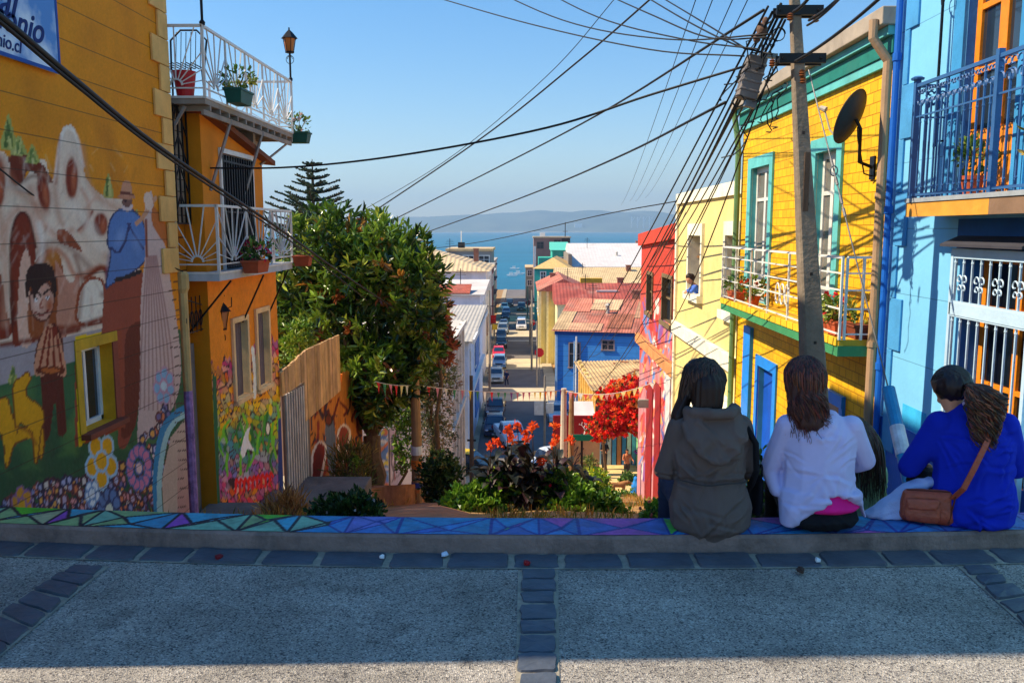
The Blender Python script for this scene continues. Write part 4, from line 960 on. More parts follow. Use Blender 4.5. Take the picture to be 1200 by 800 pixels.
# ---------------------------------------------------------------- timber fences beyond the orange house
XF = -3.85
def planks(name, label, pts, m, thick=.03, wmin=.16, wmax=.24, ztopf=None, zbot=-5, base=None, X=XF, pc_=lin((222, 176, 124))):
 """pts: list of (px,py) for the top outline on plane X"""
 P = [WX(a, b_, X) for a, b_ in pts]; mb = MB(); y = P[0].y; i = 0; rr = random.Random(len(pts) * 7 + int(X * 100))
 def top(Y):
  for a, b_ in zip(P[:-1], P[1:]):
   if a.y <= Y <= b_.y + 1e-6: return a.z + (b_.z - a.z) * (Y - a.y) / (b_.y - a.y + 1e-9)
  return P[-1].z
 while y < P[-1].y - .02:
  w_ = min(rr.uniform(wmin, wmax), P[-1].y - y); dx = rr.uniform(-.008, .008); zb = zt(y) - .3 if base is None else base(y)
  a, b_ = y + .009, y + w_ - .009
  mb.hexa([(X + dx, a, zb), (X + dx, b_, zb), (X - thick + dx, b_, zb), (X - thick + dx, a, zb)], [(X + dx, a, top(a) + rr.uniform(-.02, .01)), (X + dx, b_, top(b_) + rr.uniform(-.02, .01)), (X - thick + dx, b_, top(b_)), (X - thick + dx, a, top(a))])
  k_ = rr.uniform(.62, 1.12); mb.c += [(pc_[0] * k_, pc_[1] * k_, pc_[2] * k_ * rr.uniform(.85, 1.1))] * 8
  y += w_
 o = mb.build(name, m); return tag(o, label, "fence")
WOOD1 = S("weathered_planks", (222, 176, 122), attr=True, rough=.85, var=.3, scale=2.5, bump=.4, bscale=12, dirt=.35, dirtcol=(.12, .06, .03))
WOOD2 = S("orange_planks", (206, 122, 44), rough=.85, var=.25, scale=2.5, bump=.4, bscale=12, dirt=.3, dirtcol=(.10, .03, .01))
planks("board_fence", "pale weathered board screen with a stepped top behind the orange house", [(330, 436), (357, 411), (358, 410), (398, 392)], WOOD1, base=lambda Y: WX(365, 486, XF).z if Y > WX(352, 450, XF).y else WX(335, 460, XF).z, X=XF + .03)
# striped shutter-like gate
a = WX(334, 500, XF); b_ = WX(364, 500, XF)
gt = thing("striped_gate", "grey and white striped narrow gate under the pale board screen", "gate", (XF, a.y, -4))
mb = MB(); mb.box(XF - .04, XF - .002, a.y, b_.y, zt(a.y) - .4, WX(345, 455, XF).z); mb.build("frame", S("gate_grey", (120, 110, 104), dirt=.4), gt)
mb = MB(); n_ = 26; yy = np.linspace(a.y + .06, b_.y - .35, 9)
for y in yy: mb.box(XF, XF + .02, y, y + .07, zt(y) - .1, WX(340, 458, XF).z - (y - a.y) * .05)
mb.build("slats", S("gate_white_slats", (206, 196, 186), dirt=.5), gt)
# painted plank fence
P0 = WX(362, 470, XF); P1 = WX(424, 470, XF)
def zf(Y): return float(np.interp(Y, [P0.y, WX(400, 445, XF).y, WX(401, 436, XF).y, P1.y], [WX(364, 486, XF).z, WX(400, 448, XF).z, WX(401, 436, XF).z, WX(424, 429, XF).z]))
Pg, Fg = wallgrid('x', XF, P0.y, P1.y, -6.2, zf(P1.y) + .3, [], .05, .04, sgn=1)
p = Painter(Pg, (208, 126, 46)); xs_, ys_ = p.x, p.y
p.mix(np.clip((ys_ - 520) / 40, 0, .6), (120, 80, 50))
for q in range(60):
 a_, b2 = random.uniform(364, 424), random.uniform(480, 580); p.stroke([(a_, b2), (a_ + random.uniform(-6, 6), b2 - random.uniform(4, 16)), (a_ + random.uniform(-6, 6), b2 - random.uniform(10, 30))], random.uniform(.6, 1.6), random.choice([(40, 22, 20), (110, 26, 20), (150, 40, 24), (60, 40, 60)]))
p.poly([(381, 500), (387, 488), (392, 500), (394, 540), (389, 575), (384, 540)], (96, 110, 130)); p.poly([(366, 535), (374, 518), (382, 526), (376, 560), (372, 580), (366, 575)], (150, 40, 26), edge=(236, 220, 210))
p.poly([(396, 510), (402, 498), (410, 506), (406, 530), (400, 545)], (150, 60, 40), edge=(236, 220, 210)); p.ell(385, 492, 5, 7, (120, 50, 30), edge=(30, 20, 20))
Cg = p.c
keep = []
for (a_, b2, c2, d2) in Fg:
 if Pg[a_][2] < zf(Pg[a_][1]) and Pg[c2][2] < zf(Pg[c2][1]) + .02: keep.append((a_, b2, c2, d2))
WP2 = mat("graffiti_planks", (1, 1, 1), rough=.8, attr=True, var=.2, scale=3, lines=('Y', .21, .07), bump=.3, bscale=14, dirt=.25)
pf = thing("plank_fence", "orange plank fence sprayed with red and grey graffiti figures", "fence", (XF, P0.y, -4.5))
mk("painted_boards", Pg, keep, WP2, pf, colors=Cg)
mb = MB(); Ys = np.linspace(P0.y, P1.y, 9)
Ys = [q for q in Ys]
for z in (-2.2, -3.8): mb.box(XF - .03, XF - .004, P0.y, P1.y, z, z + .09)
mb.build("rail", WOOD2, pf)
each("post", WOOD2, pf, [lambda m, y=y: m.box(XF - .12, XF - .03, y - .04, y + .04, -6.2, zf(y) - .05) for y in Ys])
# sheet fence further down, painted blue and yellow
def sheet(label, x0, x1, ytop0, ytop1, ybase, X, cfun, name="sheet_fence", cat="fence", thick=.04):
 A = WX(x0, (ytop0 + ybase) / 2, X); B = WX(x1, (ytop1 + ybase) / 2, X); zt_a = WX(x0, ytop0, X).z; zt_b = WX(x1, ytop1, X).z; zb = min(WX(x0, ybase, X).z, WX(x1, ybase, X).z) - .8
 P, F_ = wallgrid('x', X, A.y, B.y, 0, 1, [], max(.05, (B.y - A.y) / 60), .02, sgn=1)
 t = (P[:, 1] - A.y) / (B.y - A.y); P[:, 2] = zb + (zt_a + (zt_b - zt_a) * t - zb) * P[:, 2]
 p = Painter(P, (120, 120, 120)); cfun(p)
 r = thing(name, label, cat, (X, (A.y + B.y) / 2, zb)); mk("front_sheet", P, F_, mat("sheet_paint", (1, 1, 1), rough=.6, attr=True, var=.2, scale=4, bump=.2, bscale=10, dirt=.3), r, colors=p.c)
 MB().hexa([(X - .004, A.y, zb), (X - .004, B.y, zb), (X - thick, B.y, zb), (X - thick, A.y, zb)], [(X - .004, A.y, zt_a), (X - .004, B.y, zt_b), (X - thick, B.y, zt_b), (X - thick, A.y, zt_a)]).build("back_sheet", S("sheet_grey", (90, 84, 80)), r)
 return r
def f_blue(p):
 p.c[:] = np.array(lin((70, 130, 200))); p.mix((p.x < 431 + (p.y - 500) * .03) * 1.0, (216, 214, 40))
 for q in range(70):
  a, b2 = random.uniform(430, 460), random.uniform(505, 575); p.ell(a, b2, random.uniform(1, 4), random.uniform(1, 6), random.choice([(226, 214, 60), (120, 180, 220), (40, 90, 170), (214, 120, 60), (90, 160, 210), (226, 230, 230)]), random.uniform(0, 90))
sheet("blue and yellow spray painted sheet fence left of the path", 427, 455, 520, 498, 572, XF - .05, f_blue)
def f_pale(p):
 p.c[:] = np.array(lin((196, 182, 184)))
 for q in range(16): p.stroke([(random.uniform(456, 474), random.uniform(500, 570)), (random.uniform(456, 474), random.uniform(500, 570))], .8, random.choice([(150, 60, 60), (90, 80, 120), (230, 226, 220), (120, 110, 110)]))
sheet("pale pink boarded fence panel between the blue sheet and the tree trunk pole", 457, 471, 502, 490, 572, XF - .05, f_pale)
# stone wall and low retaining wall in front
mb = MB(); Y0 = 13.6; za = WZ(425, 588, 0)
def rough_wall(mb, pts, zt_, hb, th=.3, seed=0):
 P = [Vector(p) for p in pts]; n = 14; top = [];
 for a, b_ in zip(P[:-1], P[1:]):
  for i in range(n): top.append(a.lerp(b_, i / n))
 top.append(P[-1]); vs = []
 for i, q in enumerate(top):
  j = noise.noise(q * 2.1) * .05
  vs += [(q.x + j, q.y + j, q.z + j), (q.x + th, q.y + th * .3, q.z + j * .5), (q.x + th, q.y + th * .3, q.z - hb), (q.x, q.y, q.z - hb)]
 k = len(top); fs = [(i * 4 + j, i * 4 + (j + 1) % 4, (i + 1) * 4 + (j + 1) % 4, (i + 1) * 4 + j) for i in range(k - 1) for j in range(4)] + [(0, 1, 2, 3), tuple((k - 1) * 4 + j for j in (3, 2, 1, 0))]
 return mb.add(vs, fs)
BRST = S("rough_brown_wall", (150, 104, 74), rough=.95, var=.35, scale=3, bump=.8, bscale=7, dirt=.4)
mb = MB(); rough_wall(mb, [W(398, 578, 15.5), W(440, 570, 17.5), W(486, 568, 19.5)], 0, 1.6)
tag(mb.build("retaining_wall", BRST), "low rough brown retaining wall beside the path left of the planting", "wall")
# footpath down the left with worn steps
PATHM = S("footpath_brick_dust", (170, 116, 84), rough=.95, var=.3, scale=2, bump=.5, bscale=14, dirt=.3, dirtcol=(.25, .2, .16))
mb = MB(); Ys = np.arange(7.5, 48, .6); vs = []
for y in Ys:
 xc = np.interp(y, [7.5, 14, 22, 48], [-1.0, -1.7, -1.75, -2.3]); w_ = np.interp(y, [7.5, 14, 48], [.75, .85, .9])
 for t in (-1, -.33, .33, 1): vs.append((xc + w_ * t, y, zg(xc + w_ * t, y) + .07 if abs(t) < 1 else zg(xc + w_ * t, y) - .02))
mb.add(vs, [(4 * i + j, 4 * i + j + 1, 4 * i + j + 5, 4 * i + j + 4) for i in range(len(Ys) - 1) for j in range(3)])
struct(mb.build("path", PATHM, origin=(0, 0, 0)))
STEPM = S("worn_step_stone", (186, 170, 146), rough=.9, var=.2, scale=4, bump=.4, bscale=18, dirt=.3)
mb = MB(); k = 0
for y in np.arange(20, 44, 1.25):
 xc = np.interp(y, [14, 22, 48], [-1.6, -1.7, -2.3]); z = zt(y) + .12; mb.box(xc - .95, xc + .95, y, y + .5, z - .5, z + .03)
tag(mb.build("stair_treads", STEPM, bevel=.01), "worn pale stone steps leading down the path to the street", "steps")
# ================================================================== RIGHT: blue house
XBH = 3.62
def RX(px, py, X=XBH): return WX(px, py, X)
YBE = RX(1036, 300).y
bh = thing("blue_house", "sky blue house at the right edge with an iron balcony and orange framed doors", "house", (XBH, YBE, -1.5))
def rect(x0, x1, y0, y1, X):          # photo rectangle -> (Ynear, Yfar, z0, z1) on plane X (right side: larger px is nearer)
 m_ = (x0 + x1) / 2; return (RX(x1, (y0 + y1) / 2, X).y, RX(x0, (y0 + y1) / 2, X).y, RX(m_, y1, X).z, RX(m_, y0, X).z)
door = rect(1130, 1196, -40, 222, XBH); door = (door[0], door[1], 1.85, 4.05)
lw = rect(1122, 1212, 298, 520, XBH); lw = (lw[0], lw[1], -.45, RX(1150, 300).z)
BLW = S("sky_blue_boards", (118, 190, 232), rough=.7, var=.1, scale=1.2, lines=('Z', .62, .012), bump=.12, bscale=18, dirt=.12, dirtcol=(.05, .14, .26))
P, F = wallgrid('x', XBH, 2.9, YBE, -.28, 6.6, [door, lw], 3, 3, sgn=-1)
mb = MB(); mb.add(P.tolist(), F)
mb.add([(XBH, 2.9, -3), (XBH + 6, 2.9, -3), (XBH + 6, 2.9, 6.6), (XBH, 2.9, 6.6)], [(0, 1, 2, 3)]); mb.add([(XBH, YBE, -3), (XBH + 6, YBE, -3), (XBH + 6, YBE, 6.6), (XBH, YBE, 6.6)], [(3, 2, 1, 0)])
mb.add([(XBH, 2.9, 6.6), (XBH + 6, 2.9, 6.6), (XBH + 6, YBE, 6.6), (XBH, YBE, 6.6)], [(0, 1, 2, 3)])
mb.build("wall", BLW, bh)
DBL = S("deep_blue_paint", (16, 96, 190), rough=.6, var=.15, scale=2, dirt=.3, dirtcol=(.02, .1, .3))
P, F = wallgrid('x', XBH - .012, 2.9, YBE, -3, -.28, [(lw[0], lw[1], -.45, 1)], 3, 3, sgn=-1); mb = MB(); mb.add(P.tolist(), F); mb.add([(XBH - .012, 2.9, -.28), (XBH - .012, YBE, -.28), (XBH, YBE, -.28), (XBH, 2.9, -.28)], [(0, 1, 2, 3)])
mb.build("dado", DBL, bh)
for q_ in (door, lw): mb = MB(); reveals(mb, 'x', XBH, [q_], .32, -1); mb.build("reveal", S("blue_reveal", (40, 110, 190)), bh)
# corner boards and key blocks
mb = MB(); e1 = RX(1052, 300).y; z = -2.6; k = 0
while z < 6.2:
 yy = e1 - (.02 if k % 2 else -.0); mb.box(XBH - .022, XBH - .002, YBE - (.50 if k % 2 == 0 else .34), YBE - .24, z, z + .5); z += .505 + .0; k += 1
mb.build("key_blocks", S("mid_blue_blocks", (70, 148, 205), dirt=.15), bh, bevel=.004)
pm_ = MB(); yq = RX(1044, 300).y; pm_.tube([(XBH - .05, yq, -2.6), (XBH - .05, yq, 6.6)], .032, 10)
for z in (-1.2, .2, 1.75, 3.2, 4.7): pm_.lathe([(.042, z), (.042, z + .07)], XBH - .05, yq, 10)
pm_.build("drain_pipe", DBL, bh)
# upper door: orange frame with panes, blue shutters
xg = XBH + .10; (a, b_, c_, d_) = door
ORF = S("orange_varnished_wood", (222, 132, 30), rough=.45, var=.2, scale=6)
dr = MB(); w_ = .075; m_ = (a + b_) / 2
for q0, q1 in ((a, a + w_), (b_ - w_, b_), (m_ - .06, m_ + .06)): dr.box(xg - .03, xg + .03, q0, q1, c_, d_)
for z0_, z1_ in ((c_, c_ + .55), (c_ + 1.0, c_ + 1.05), (c_ + 1.5, c_ + 1.55), (d_ - .1, d_)): dr.box(xg - .029, xg + .029, a + w_, b_ - w_, z0_, z1_)
bd = dr.build("balcony_door", ORF, bh, bevel=.004)
MB().box(xg - .005, xg + .01, a + w_, b_ - w_, c_ + .55, d_ - .1).build("pane", GLASS, bd)
LBT = S("teal_blue_trim", (58, 140, 196), rough=.6, dirt=.2)
mb = MB(); mb.box(XBH - .03, XBH - .002, a - .17, a - .003, c_, d_ + .12); mb.box(XBH - .03, XBH - .002, b_ + .003, b_ + .17, c_, d_ + .12); mb.box(XBH - .03, XBH - .002, a, b_, d_ + .003, d_ + .12); mb.build("door_trim", LBT, bh)
# balcony
XBO = 3.33; B0 = WX(1163, 200, XBO).y; B1 = WX(1068, 200, XBO).y; ZF = WX(1066, 233, XBO).z; ZR = WX(1070, 103, XBO).z
B0 = B0 - .0
MB().box(XBO - .03, XBH - .002, 4.4, B1 + .03, ZF - .035, ZF).build("balcony_floor", S("grey_board", (150, 158, 166), dirt=.3), bh)
mb = MB(); mb.box(XBO - .02, XBO + .03, B0 - .02, B1 + .02, ZF - .155, ZF - .037); mb.build("fascia_board", S("orange_fascia", (214, 150, 56), rough=.6, dirt=.35, dirtcol=(.3, .2, .1)), bh)
mb = MB(); mb.box(XBO - .02, XBO + .03, 4.4, B0 - .022, ZF - .155, ZF - .037); mb.box(XBO + .032, XBH - .002, 4.4, B1, ZF - .12, ZF - .037); mb.build("fascia_board", S("brown_fascia", (130, 104, 84), dirt=.3), bh)
IRB = S("blue_grey_iron", (52, 96, 150), rough=.45, var=.12, bump=.05)
mb = MB()
def scroll(mb, o, u_, s, r=.006):          # small C-scroll pair, u_ = horizontal direction
 o = Vector(o); u_ = Vector(u_)
 for sg in (-1, 1):
  pts = []
  for t in np.linspace(0, 5.2, 14):
   rr = s * (.5 - .07 * t); pts.append(o + u_ * sg * (s * .5 - rr * math.cos(t)) + Vector((0, 0, rr * math.sin(t))))
  mb.tube(pts, r, 4)
def ironrail(mb, A, Bp, z0, z1, n, top=.26):
 A = Vector(A); Bp = Vector(Bp); u_ = (Bp - A).normalized(); h = z1 - z0
 for z, w_ in ((z1, .028), (z1 - top, .014), (z0 + .03, .02)): mb.bar(A + Vector((0, 0, z)), Bp + Vector((0, 0, z)), w_)
 for i in range(n + 1):
  q = A.lerp(Bp, i / n); mb.bar(q + Vector((0, 0, z0)), q + Vector((0, 0, z1 if i % 2 == 0 else z1 - top * .55)), .013)
  for zz in (z0 + .09, z1 - top - .05): mb.ball((q.x, q.y, zz), .013, sub=1)
  if i < n:
   q = A.lerp(Bp, (i + .5) / n); scroll(mb, q + Vector((0, 0, z1 - top * .62)), u_, (Bp - A).length / n * .85, .008); scroll(mb, q + Vector((0, 0, z1 - top * .25)), u_, (Bp - A).length / n * .6, .007)
B1r = B1 - .02; n_ = 14
ironrail(mb, (XBO, B0, 0), (XBO, B1r, 0), ZF, ZR, n_)
ironrail(mb, (XBO, 4.45, 0), (XBO, B0, 0), ZF, ZR, 12)
ironrail(mb, (XBO, B1r, 0), (XBH, B1r, 0), ZF, ZR, 3)
for yy in (B0, B1r): mb.bar((XBO, yy, ZF), (XBO, yy, ZR + .05), .044)
mb.lathe([(.05, ZR + .05), (.055, ZR + .065), (.03, ZR + .08)], XBO, B1r, 12)
mb.build("railing", IRB, bh)
# hanging iron ornament beside the upper door
mb = MB(); yy = RX(1118, 20).y; X9 = XBH - .1; zz = 3.55
for i in range(3): mb.tube([(X9 + .03 * math.cos(t), yy + .09 * math.cos(t), zz + i * .17 + .08 * math.sin(t)) for t in np.linspace(0, 6.3, 14)], .008, 5)
mb.bar((X9, yy, 2.3), (X9, yy, 4.4), .018); mb.bar((XBH, yy, 2.35), (X9, yy, 2.35), .015); mb.bar((XBH, yy, 4.3), (X9, yy, 4.3), .015)
mb.build("iron_ornament", DARKIRON, bh)
# lower window: recess, hood, orange sashes, white and blue grille
(a, b_, c_, d_) = lw; xg = XBH + .2
fr = MB(); w_ = .06
for q0, q1 in ((a, a + w_), (b_ - w_, b_), ((a + b_) / 2 - .04, (a + b_) / 2 + .04)): fr.box(xg - .03, xg + .03, q0, q1, c_, d_)
zmid = RX(1160, 372).z
for z0_, z1_ in ((c_, c_ + .07), (zmid - .05, zmid + .06), (d_ - .06, d_), (zmid - .6, zmid - .56)): fr.box(xg - .029, xg + .029, a + w_, b_ - w_, z0_, z1_)
wf = fr.build("window", ORF, bh, bevel=.003); MB().box(xg - .003, xg + .015, a + w_, b_ - w_, c_, d_).build("pane", S("dark_glass", (14, 16, 20), rough=.12, spec=.5, bump=0), wf)
MB().prism([(XBH - .16, a - .03, d_ + .09), (XBH - .0, a - .03, d_ + .16), (XBH - .0, a - .03, d_ + .13), (XBH - .16, a - .03, d_ + .07)], (0, b_ - a + .12, 0)).build("hood", S("blue_black_hood", (60, 60, 70)), bh)
mb = MB(); mb.box(XBH - .004, XBH - .001, a - .1, b_ + .12, d_ + .0, WX(1150, 256, XBH).z); mb.build("balcony_shadow", S("balcony_shadow_navy", (24, 84, 150)), bh)  # navy sheet painting the balcony's cast shadow above the window
WBG = S("pale_blue_grille", (178, 206, 228), rough=.5, var=.1)
gm = MB(); X9 = XBH - .06
for (z0_, z1_) in ((zmid + .08, d_ - .01), (c_ + .02, zmid - .02)):
 for z in (z0_, z1_): gm.bar((X9, a - .02, z), (X9, b_ + .02, z), .03)
 for i in range(9):
  y = a + (b_ - a) * i / 8; gm.bar((X9, y, z0_), (X9, y, z1_), .014)
  gm.ball((X9, y, z1_ - .05), .014, sub=1)
 for i in range(4):
  y = a + (b_ - a) * (i * 2 + 1) / 8
  if z1_ > zmid + .2: scroll(gm, (X9 - .01, y, (z0_ + z1_) / 2), (0, 1, 0), .09, .007); scroll(gm, (X9 - .01, y, (z0_ + z1_) / 2 - .07), (0, 1, 0), .07, .007)
  else:
   for zz in (z0_ + .30, z0_ + .40): gm.tube([(X9 - .01, y + .045 * math.cos(t), zz + .05 * math.sin(t)) for t in np.linspace(0, 6.28, 14)], .007, 4)
gm.box(X9 - .02, X9 + .01, a - .03, b_ + .03, zmid - .02, zmid + .08)
gm.bar((X9, b_ + .03, c_), (X9, b_ + .03, d_ + .03), .04); gm.bar((X9, a - .03, c_), (X9, a - .03, d_ + .03), .04); gm.bar((X9, a - .03, d_ + .03), (X9, b_ + .03, d_ + .03), .05)
gm.build("grille", WBG, bh)
# brighter blue painted on for the sunlit part low on the wall
mb = MB(); r_ = rect(1057, 1085, 478, 512, XBH); mb.box(XBH - .004, XBH - .001, r_[0], r_[1], -.27, r_[3]); mb.build("sunlit_wall_patch", S("sunlit_blue_patch", (52, 168, 222), var=.2, scale=3), bh)
# plants on the balcony
PG = [(110, 140, 50), (70, 110, 44), (150, 160, 70)]
pp = W(1100, 224, 6.75)
pot("flower_pot", "terracotta pot with a trailing leafy plant at the far end of the blue house's balcony", (3.48, 6.80, ZF), r=.085, h=.15, ph=.3, pr=.15, n=130, cols=PG)
pot("flower_pot", "terracotta pot with a tall spiky plant before the blue house's orange door", (3.46, 5.82, ZF), r=.1, h=.17, ph=.34, pr=.14, n=110, cols=[(120, 120, 60), (90, 100, 50), (170, 150, 80)])
# ================================================================== yellow house with shingle tiles
XY = 3.66; YY0 = YBE + .01; YY1 = WX(868, 250, XY).y
yh = thing("yellow_tiled_house", "bright yellow tiled house with teal trims and a long white railed balcony", "house", (XY, YY0, -2.5))
ztop = WX(1030, 42, XY).z
d1 = rect(880, 901, 196, 344, XY); d2 = rect(955, 979, 176, 358, XY)
ZBY = WX(920, 362, XY).z - .02
d1 = (d1[0], d1[1], ZBY, d1[3]); d2 = (d2[0], d2[1], ZBY, WX(967, 178, XY).z)
bd_ = rect(888, 906, 432, 520, XY); bd_ = (bd_[0], bd_[1], -2.6, bd_[3])
P, F = wallgrid('x', XY, YY0, YY1, -3.4, ztop, [d1, d2, bd_], 4, 4, sgn=-1)
YEL_T = mat("yellow_shingle", lin((242, 184, 20)), rough=.7, var=.14, scale=2.5, brick=('x', .19, .115, (.52, .40, .2)), bump=.2, bscale=30, dirt=.3, dirtcol=(.30, .16, .02))
mb = MB(); mb.add(P.tolist(), F)
mb.add([(XY, YY1, -4), (XY + 6, YY1, -4), (XY + 6, YY1, ztop), (XY, YY1, ztop)], [(3, 2, 1, 0)]); mb.add([(XY, YY0, ztop), (XY + 6, YY0, ztop), (XY + 6, YY1, ztop), (XY, YY1, ztop)], [(0, 1, 2, 3)])
mb.build("wall", YEL_T, yh)
for q_ in (d1, d2, bd_): mb = MB(); reveals(mb, 'x', XY, [q_], .16, -1); mb.build("reveal", S("teal_reveal", (84, 166, 170)), yh)
TEAL = S("teal_paint", (96, 184, 184), rough=.65, dirt=.25, dirtcol=(.1, .2, .18)); TEALD = S("dark_teal_paint", (30, 118, 108), rough=.65, dirt=.2)
mb = MB(); h = ztop
mb.box(XY - .20, XY + .05, YY0 - .04, YY1 + .12, h - .01, h + .16); mb.build("gutter_board", S("grey_gutter", (164, 152, 136), rough=.6, dirt=.4), yh, bevel=.01)
MB().box(XY - .12, XY - .002, YY0, YY1 + .06, h - .10, h - .012).build("cornice", TEAL, yh, bevel=.005)
MB().box(XY - .07, XY - .002, YY0, YY1 + .03, h - .27, h - .102).build("cornice", TEALD, yh, bevel=.005)
MB().box(XY - .05, XY - .002, YY0, YY1 + .02, h - .37, h - .272).build("cornice", TEAL, yh, bevel=.005)
WHD = S("white_door_paint", (214, 214, 208), rough=.5, dirt=.25)
for (a, b_, c_, d_) in (d1, d2):
 t_ = .17; f = MB()
 for bx in ((a - t_, a - .002, c_, d_ + t_), (b_ + .002, b_ + t_ * 1.2, c_, d_ + t_), (a, b_, d_ + .002, d_ + t_)): f.box(XY - .035, XY - .002, *bx)
 w_ = f.build("door_trim", TEAL, yh); f = MB(); xg = XY + .09; s_ = .07; m_ = (a + b_) / 2
 for q0, q1 in ((a, a + s_), (b_ - s_, b_), (m_ - .05, m_ + .05)): f.box(xg - .025, xg + .025, q0, q1, c_, d_)
 for z0_, z1_ in ((c_, c_ + .4), (d_ - .08, d_), (d_ - .52, d_ - .47)): f.box(xg - .024, xg + .024, a + s_, b_ - s_, z0_, z1_)
 fd = f.build("balcony_door", WHD, yh); MB().box(xg - .004, xg + .01, a + s_, b_ - s_, c_ + .4, d_ - .08).build("pane", S("curtained_glass", (118, 112, 104), rough=.1, spec=.8, var=.3, scale=3, bump=0), fd)
# blue street door and posts
(a, b_, c_, d_) = bd_; f = MB(); f.box(XY + .08, XY + .12, a, b_, c_, d_); f.build("street_door", S("cobalt_door", (22, 84, 190), rough=.5, dirt=.2), yh)
f = MB()
for bx in ((a - .16, a - .002, c_, d_ + .16), (b_ + .002, b_ + .14, c_, d_ + .16), (a, b_, d_ + .002, d_ + .16)): f.box(XY - .03, XY - .002, *bx)
f.build("door_frame", S("bright_blue_frame", (28, 132, 226), rough=.5, dirt=.15), yh)
r_ = rect(874, 882, 358, 500, XY); f = MB(); f.box(XY - .06, XY - .002, r_[0], r_[1], -2.8, WX(878, 400, XY).z + .25); f.build("painted_pilaster", S("bright_blue_frame", (28, 132, 226)), yh)
# another lower window behind the pole
w3 = rect(962, 986, 470, 520, XY); f = MB(); f.box(XY - .05, XY - .002, w3[0] - .1, w3[1] + .1, w3[3], w3[3] + .14); f.box(XY - .04, XY - .002, w3[0] - .1, w3[0], -2.2, w3[3]); f.box(XY - .04, XY - .002, w3[1], w3[1] + .1, -2.2, w3[3])
wl_ = f.build("window_frame", S("bright_blue_frame", (28, 132, 226)), yh); MB().box(XY - .02, XY - .003, w3[0], w3[1], -2.2, w3[3]).build("pane", GLASS, wl_)
# balcony of the yellow house
XYO = 3.24; y0b_ = WX(984, 384, XYO).y; y1b_ = WX(846, 345, XYO).y
MB().box(XYO, XY - .002, y0b_, y1b_, ZBY - .06, ZBY).build("balcony_floor", S("yellow_deck", (214, 170, 50), dirt=.4), yh)
mb = MB(); mb.box(XYO - .015, XYO + .025, y0b_ - .01, y1b_, ZBY - .17, ZBY - .062); mb.box(XYO + .026, XY - .004, y0b_ - .01, y0b_ + .03, ZBY - .17, ZBY - .062); mb.build("fascia_board", S("green_fascia", (62, 140, 92), rough=.7, dirt=.3), yh)
mb = MB(); n_ = 22
for i in range(n_): mb.box(XYO - .03, XYO + .0, y0b_ + (y1b_ - y0b_) * i / n_ + .01, y0b_ + (y1b_ - y0b_) * (i + 1) / n_ - .01, ZBY - .061, ZBY + .02)
mb.build("deck_edge", S("yellow_edge", (236, 190, 40), dirt=.2), yh)
mb = MB(); ZRY = WX(846, 289, XYO).z; HR = ZRY - ZBY
def barrail(mb, A, B_, n, nr=5):
 A = Vector(A); B_ = Vector(B_)
 for k in range(nr): z = ZBY + .06 + (HR - .06) * (k / (nr - 1)) ** .8; mb.bar(A + Vector((0, 0, z)), B_ + Vector((0, 0, z)), .026 if k == nr - 1 else .016)
 for i in range(n + 1): q = A.lerp(B_, i / n); mb.bar(q + Vector((0, 0, ZBY)), q + Vector((0, 0, ZBY + HR)), .024)
barrail(mb, (XYO, y0b_, 0), (XYO, y1b_, 0), 6); barrail(mb, (XYO + .05, y0b_ + .004, 0), (XY - .03, y0b_ + .004, 0), 2); barrail(mb, (XYO + .05, y1b_ - .004, 0), (XY - .03, y1b_ - .004, 0), 1)
ym = (y0b_ * .62 + y1b_ * .38)
for i in range(3): mb.tube([(XYO, ym + .2 * (i - 1) + .08 * math.cos(t), ZBY + .32 + .13 * math.sin(t)) for t in np.linspace(0, 6.28, 14)], .01, 5)
mb.build("railing", WHITEMETAL, yh)
# pipes
pm_ = MB(); yq = YY0 + .04; xq = XY - .09
pm_.tube([(XY - .24, yq + .02, ztop + .05), (XY - .24, yq + .02, ztop - .12), (xq + .0, yq, ztop - .34), (xq, yq, ztop - .5), (xq, yq, -2.5)], .045, 10)
for z in (1.9, .4, -1): pm_.lathe([(.055, z), (.055, z + .06)], xq, yq, 10)
pm_.build("drain_pipe", S("tan_pipe", (168, 138, 108), rough=.6, dirt=.4), yh)
pm_ = MB(); pm_.tube([(XY - .16, YY1 + .05, ztop - .02), (XY - .1, YY1 + .02, ztop - .4), (XY - .08, YY1 - .03, ztop - .7), (XY - .08, YY1 - .03, -3)], .05, 8)
pm_.build("drain_pipe", S("green_pipe", (96, 132, 84), rough=.6, dirt=.4), yh)
# pots on the balcony
bx_ = [(852, .12, "long terracotta trough of trailing green plants at the far end of the yellow house's balcony", (.1, .3), None), (882, .1, "terracotta pot of orange flowers beside the first white door of the yellow balcony", None, [(230, 90, 40), (240, 150, 50)]),
       (972, .1, "small clay pot of red flowers just right of the concrete pole on the yellow balcony", None, [(214, 50, 60), (240, 120, 120)]), (1000, .1, "terracotta trough of broad leaved plants on the near part of the yellow balcony", (.1, .17), None), (1018, .1, "empty brown trough at the nearest end of the yellow balcony", (.1, .16), None)]
for i, (px, r0, lab, bx, fl) in enumerate(bx_):
 Yq = min(max(WX(px, 350, XYO + .14).y, y0b_ + .2), y1b_ - .35)
 if i >= 2: Yq = [y0b_ + .75, y0b_ + .42, y0b_ + .14][i - 2]
 x_ = XYO + .15 if i != 4 else XYO + .26
 pot("flower_pot" if not bx else "planter_trough", lab, (x_, Yq, ZBY), r=.1, h=.15, box=(bx[0], bx[1] * .8) if bx else None, ph=.26 if i < 4 else .06, pr=.2 if i < 4 else .08, n=120 if i < 4 else 16, flowers=fl, nf=14, cols=PG, m=TERRA if i != 4 else S("brown_trough", (120, 60, 40)))
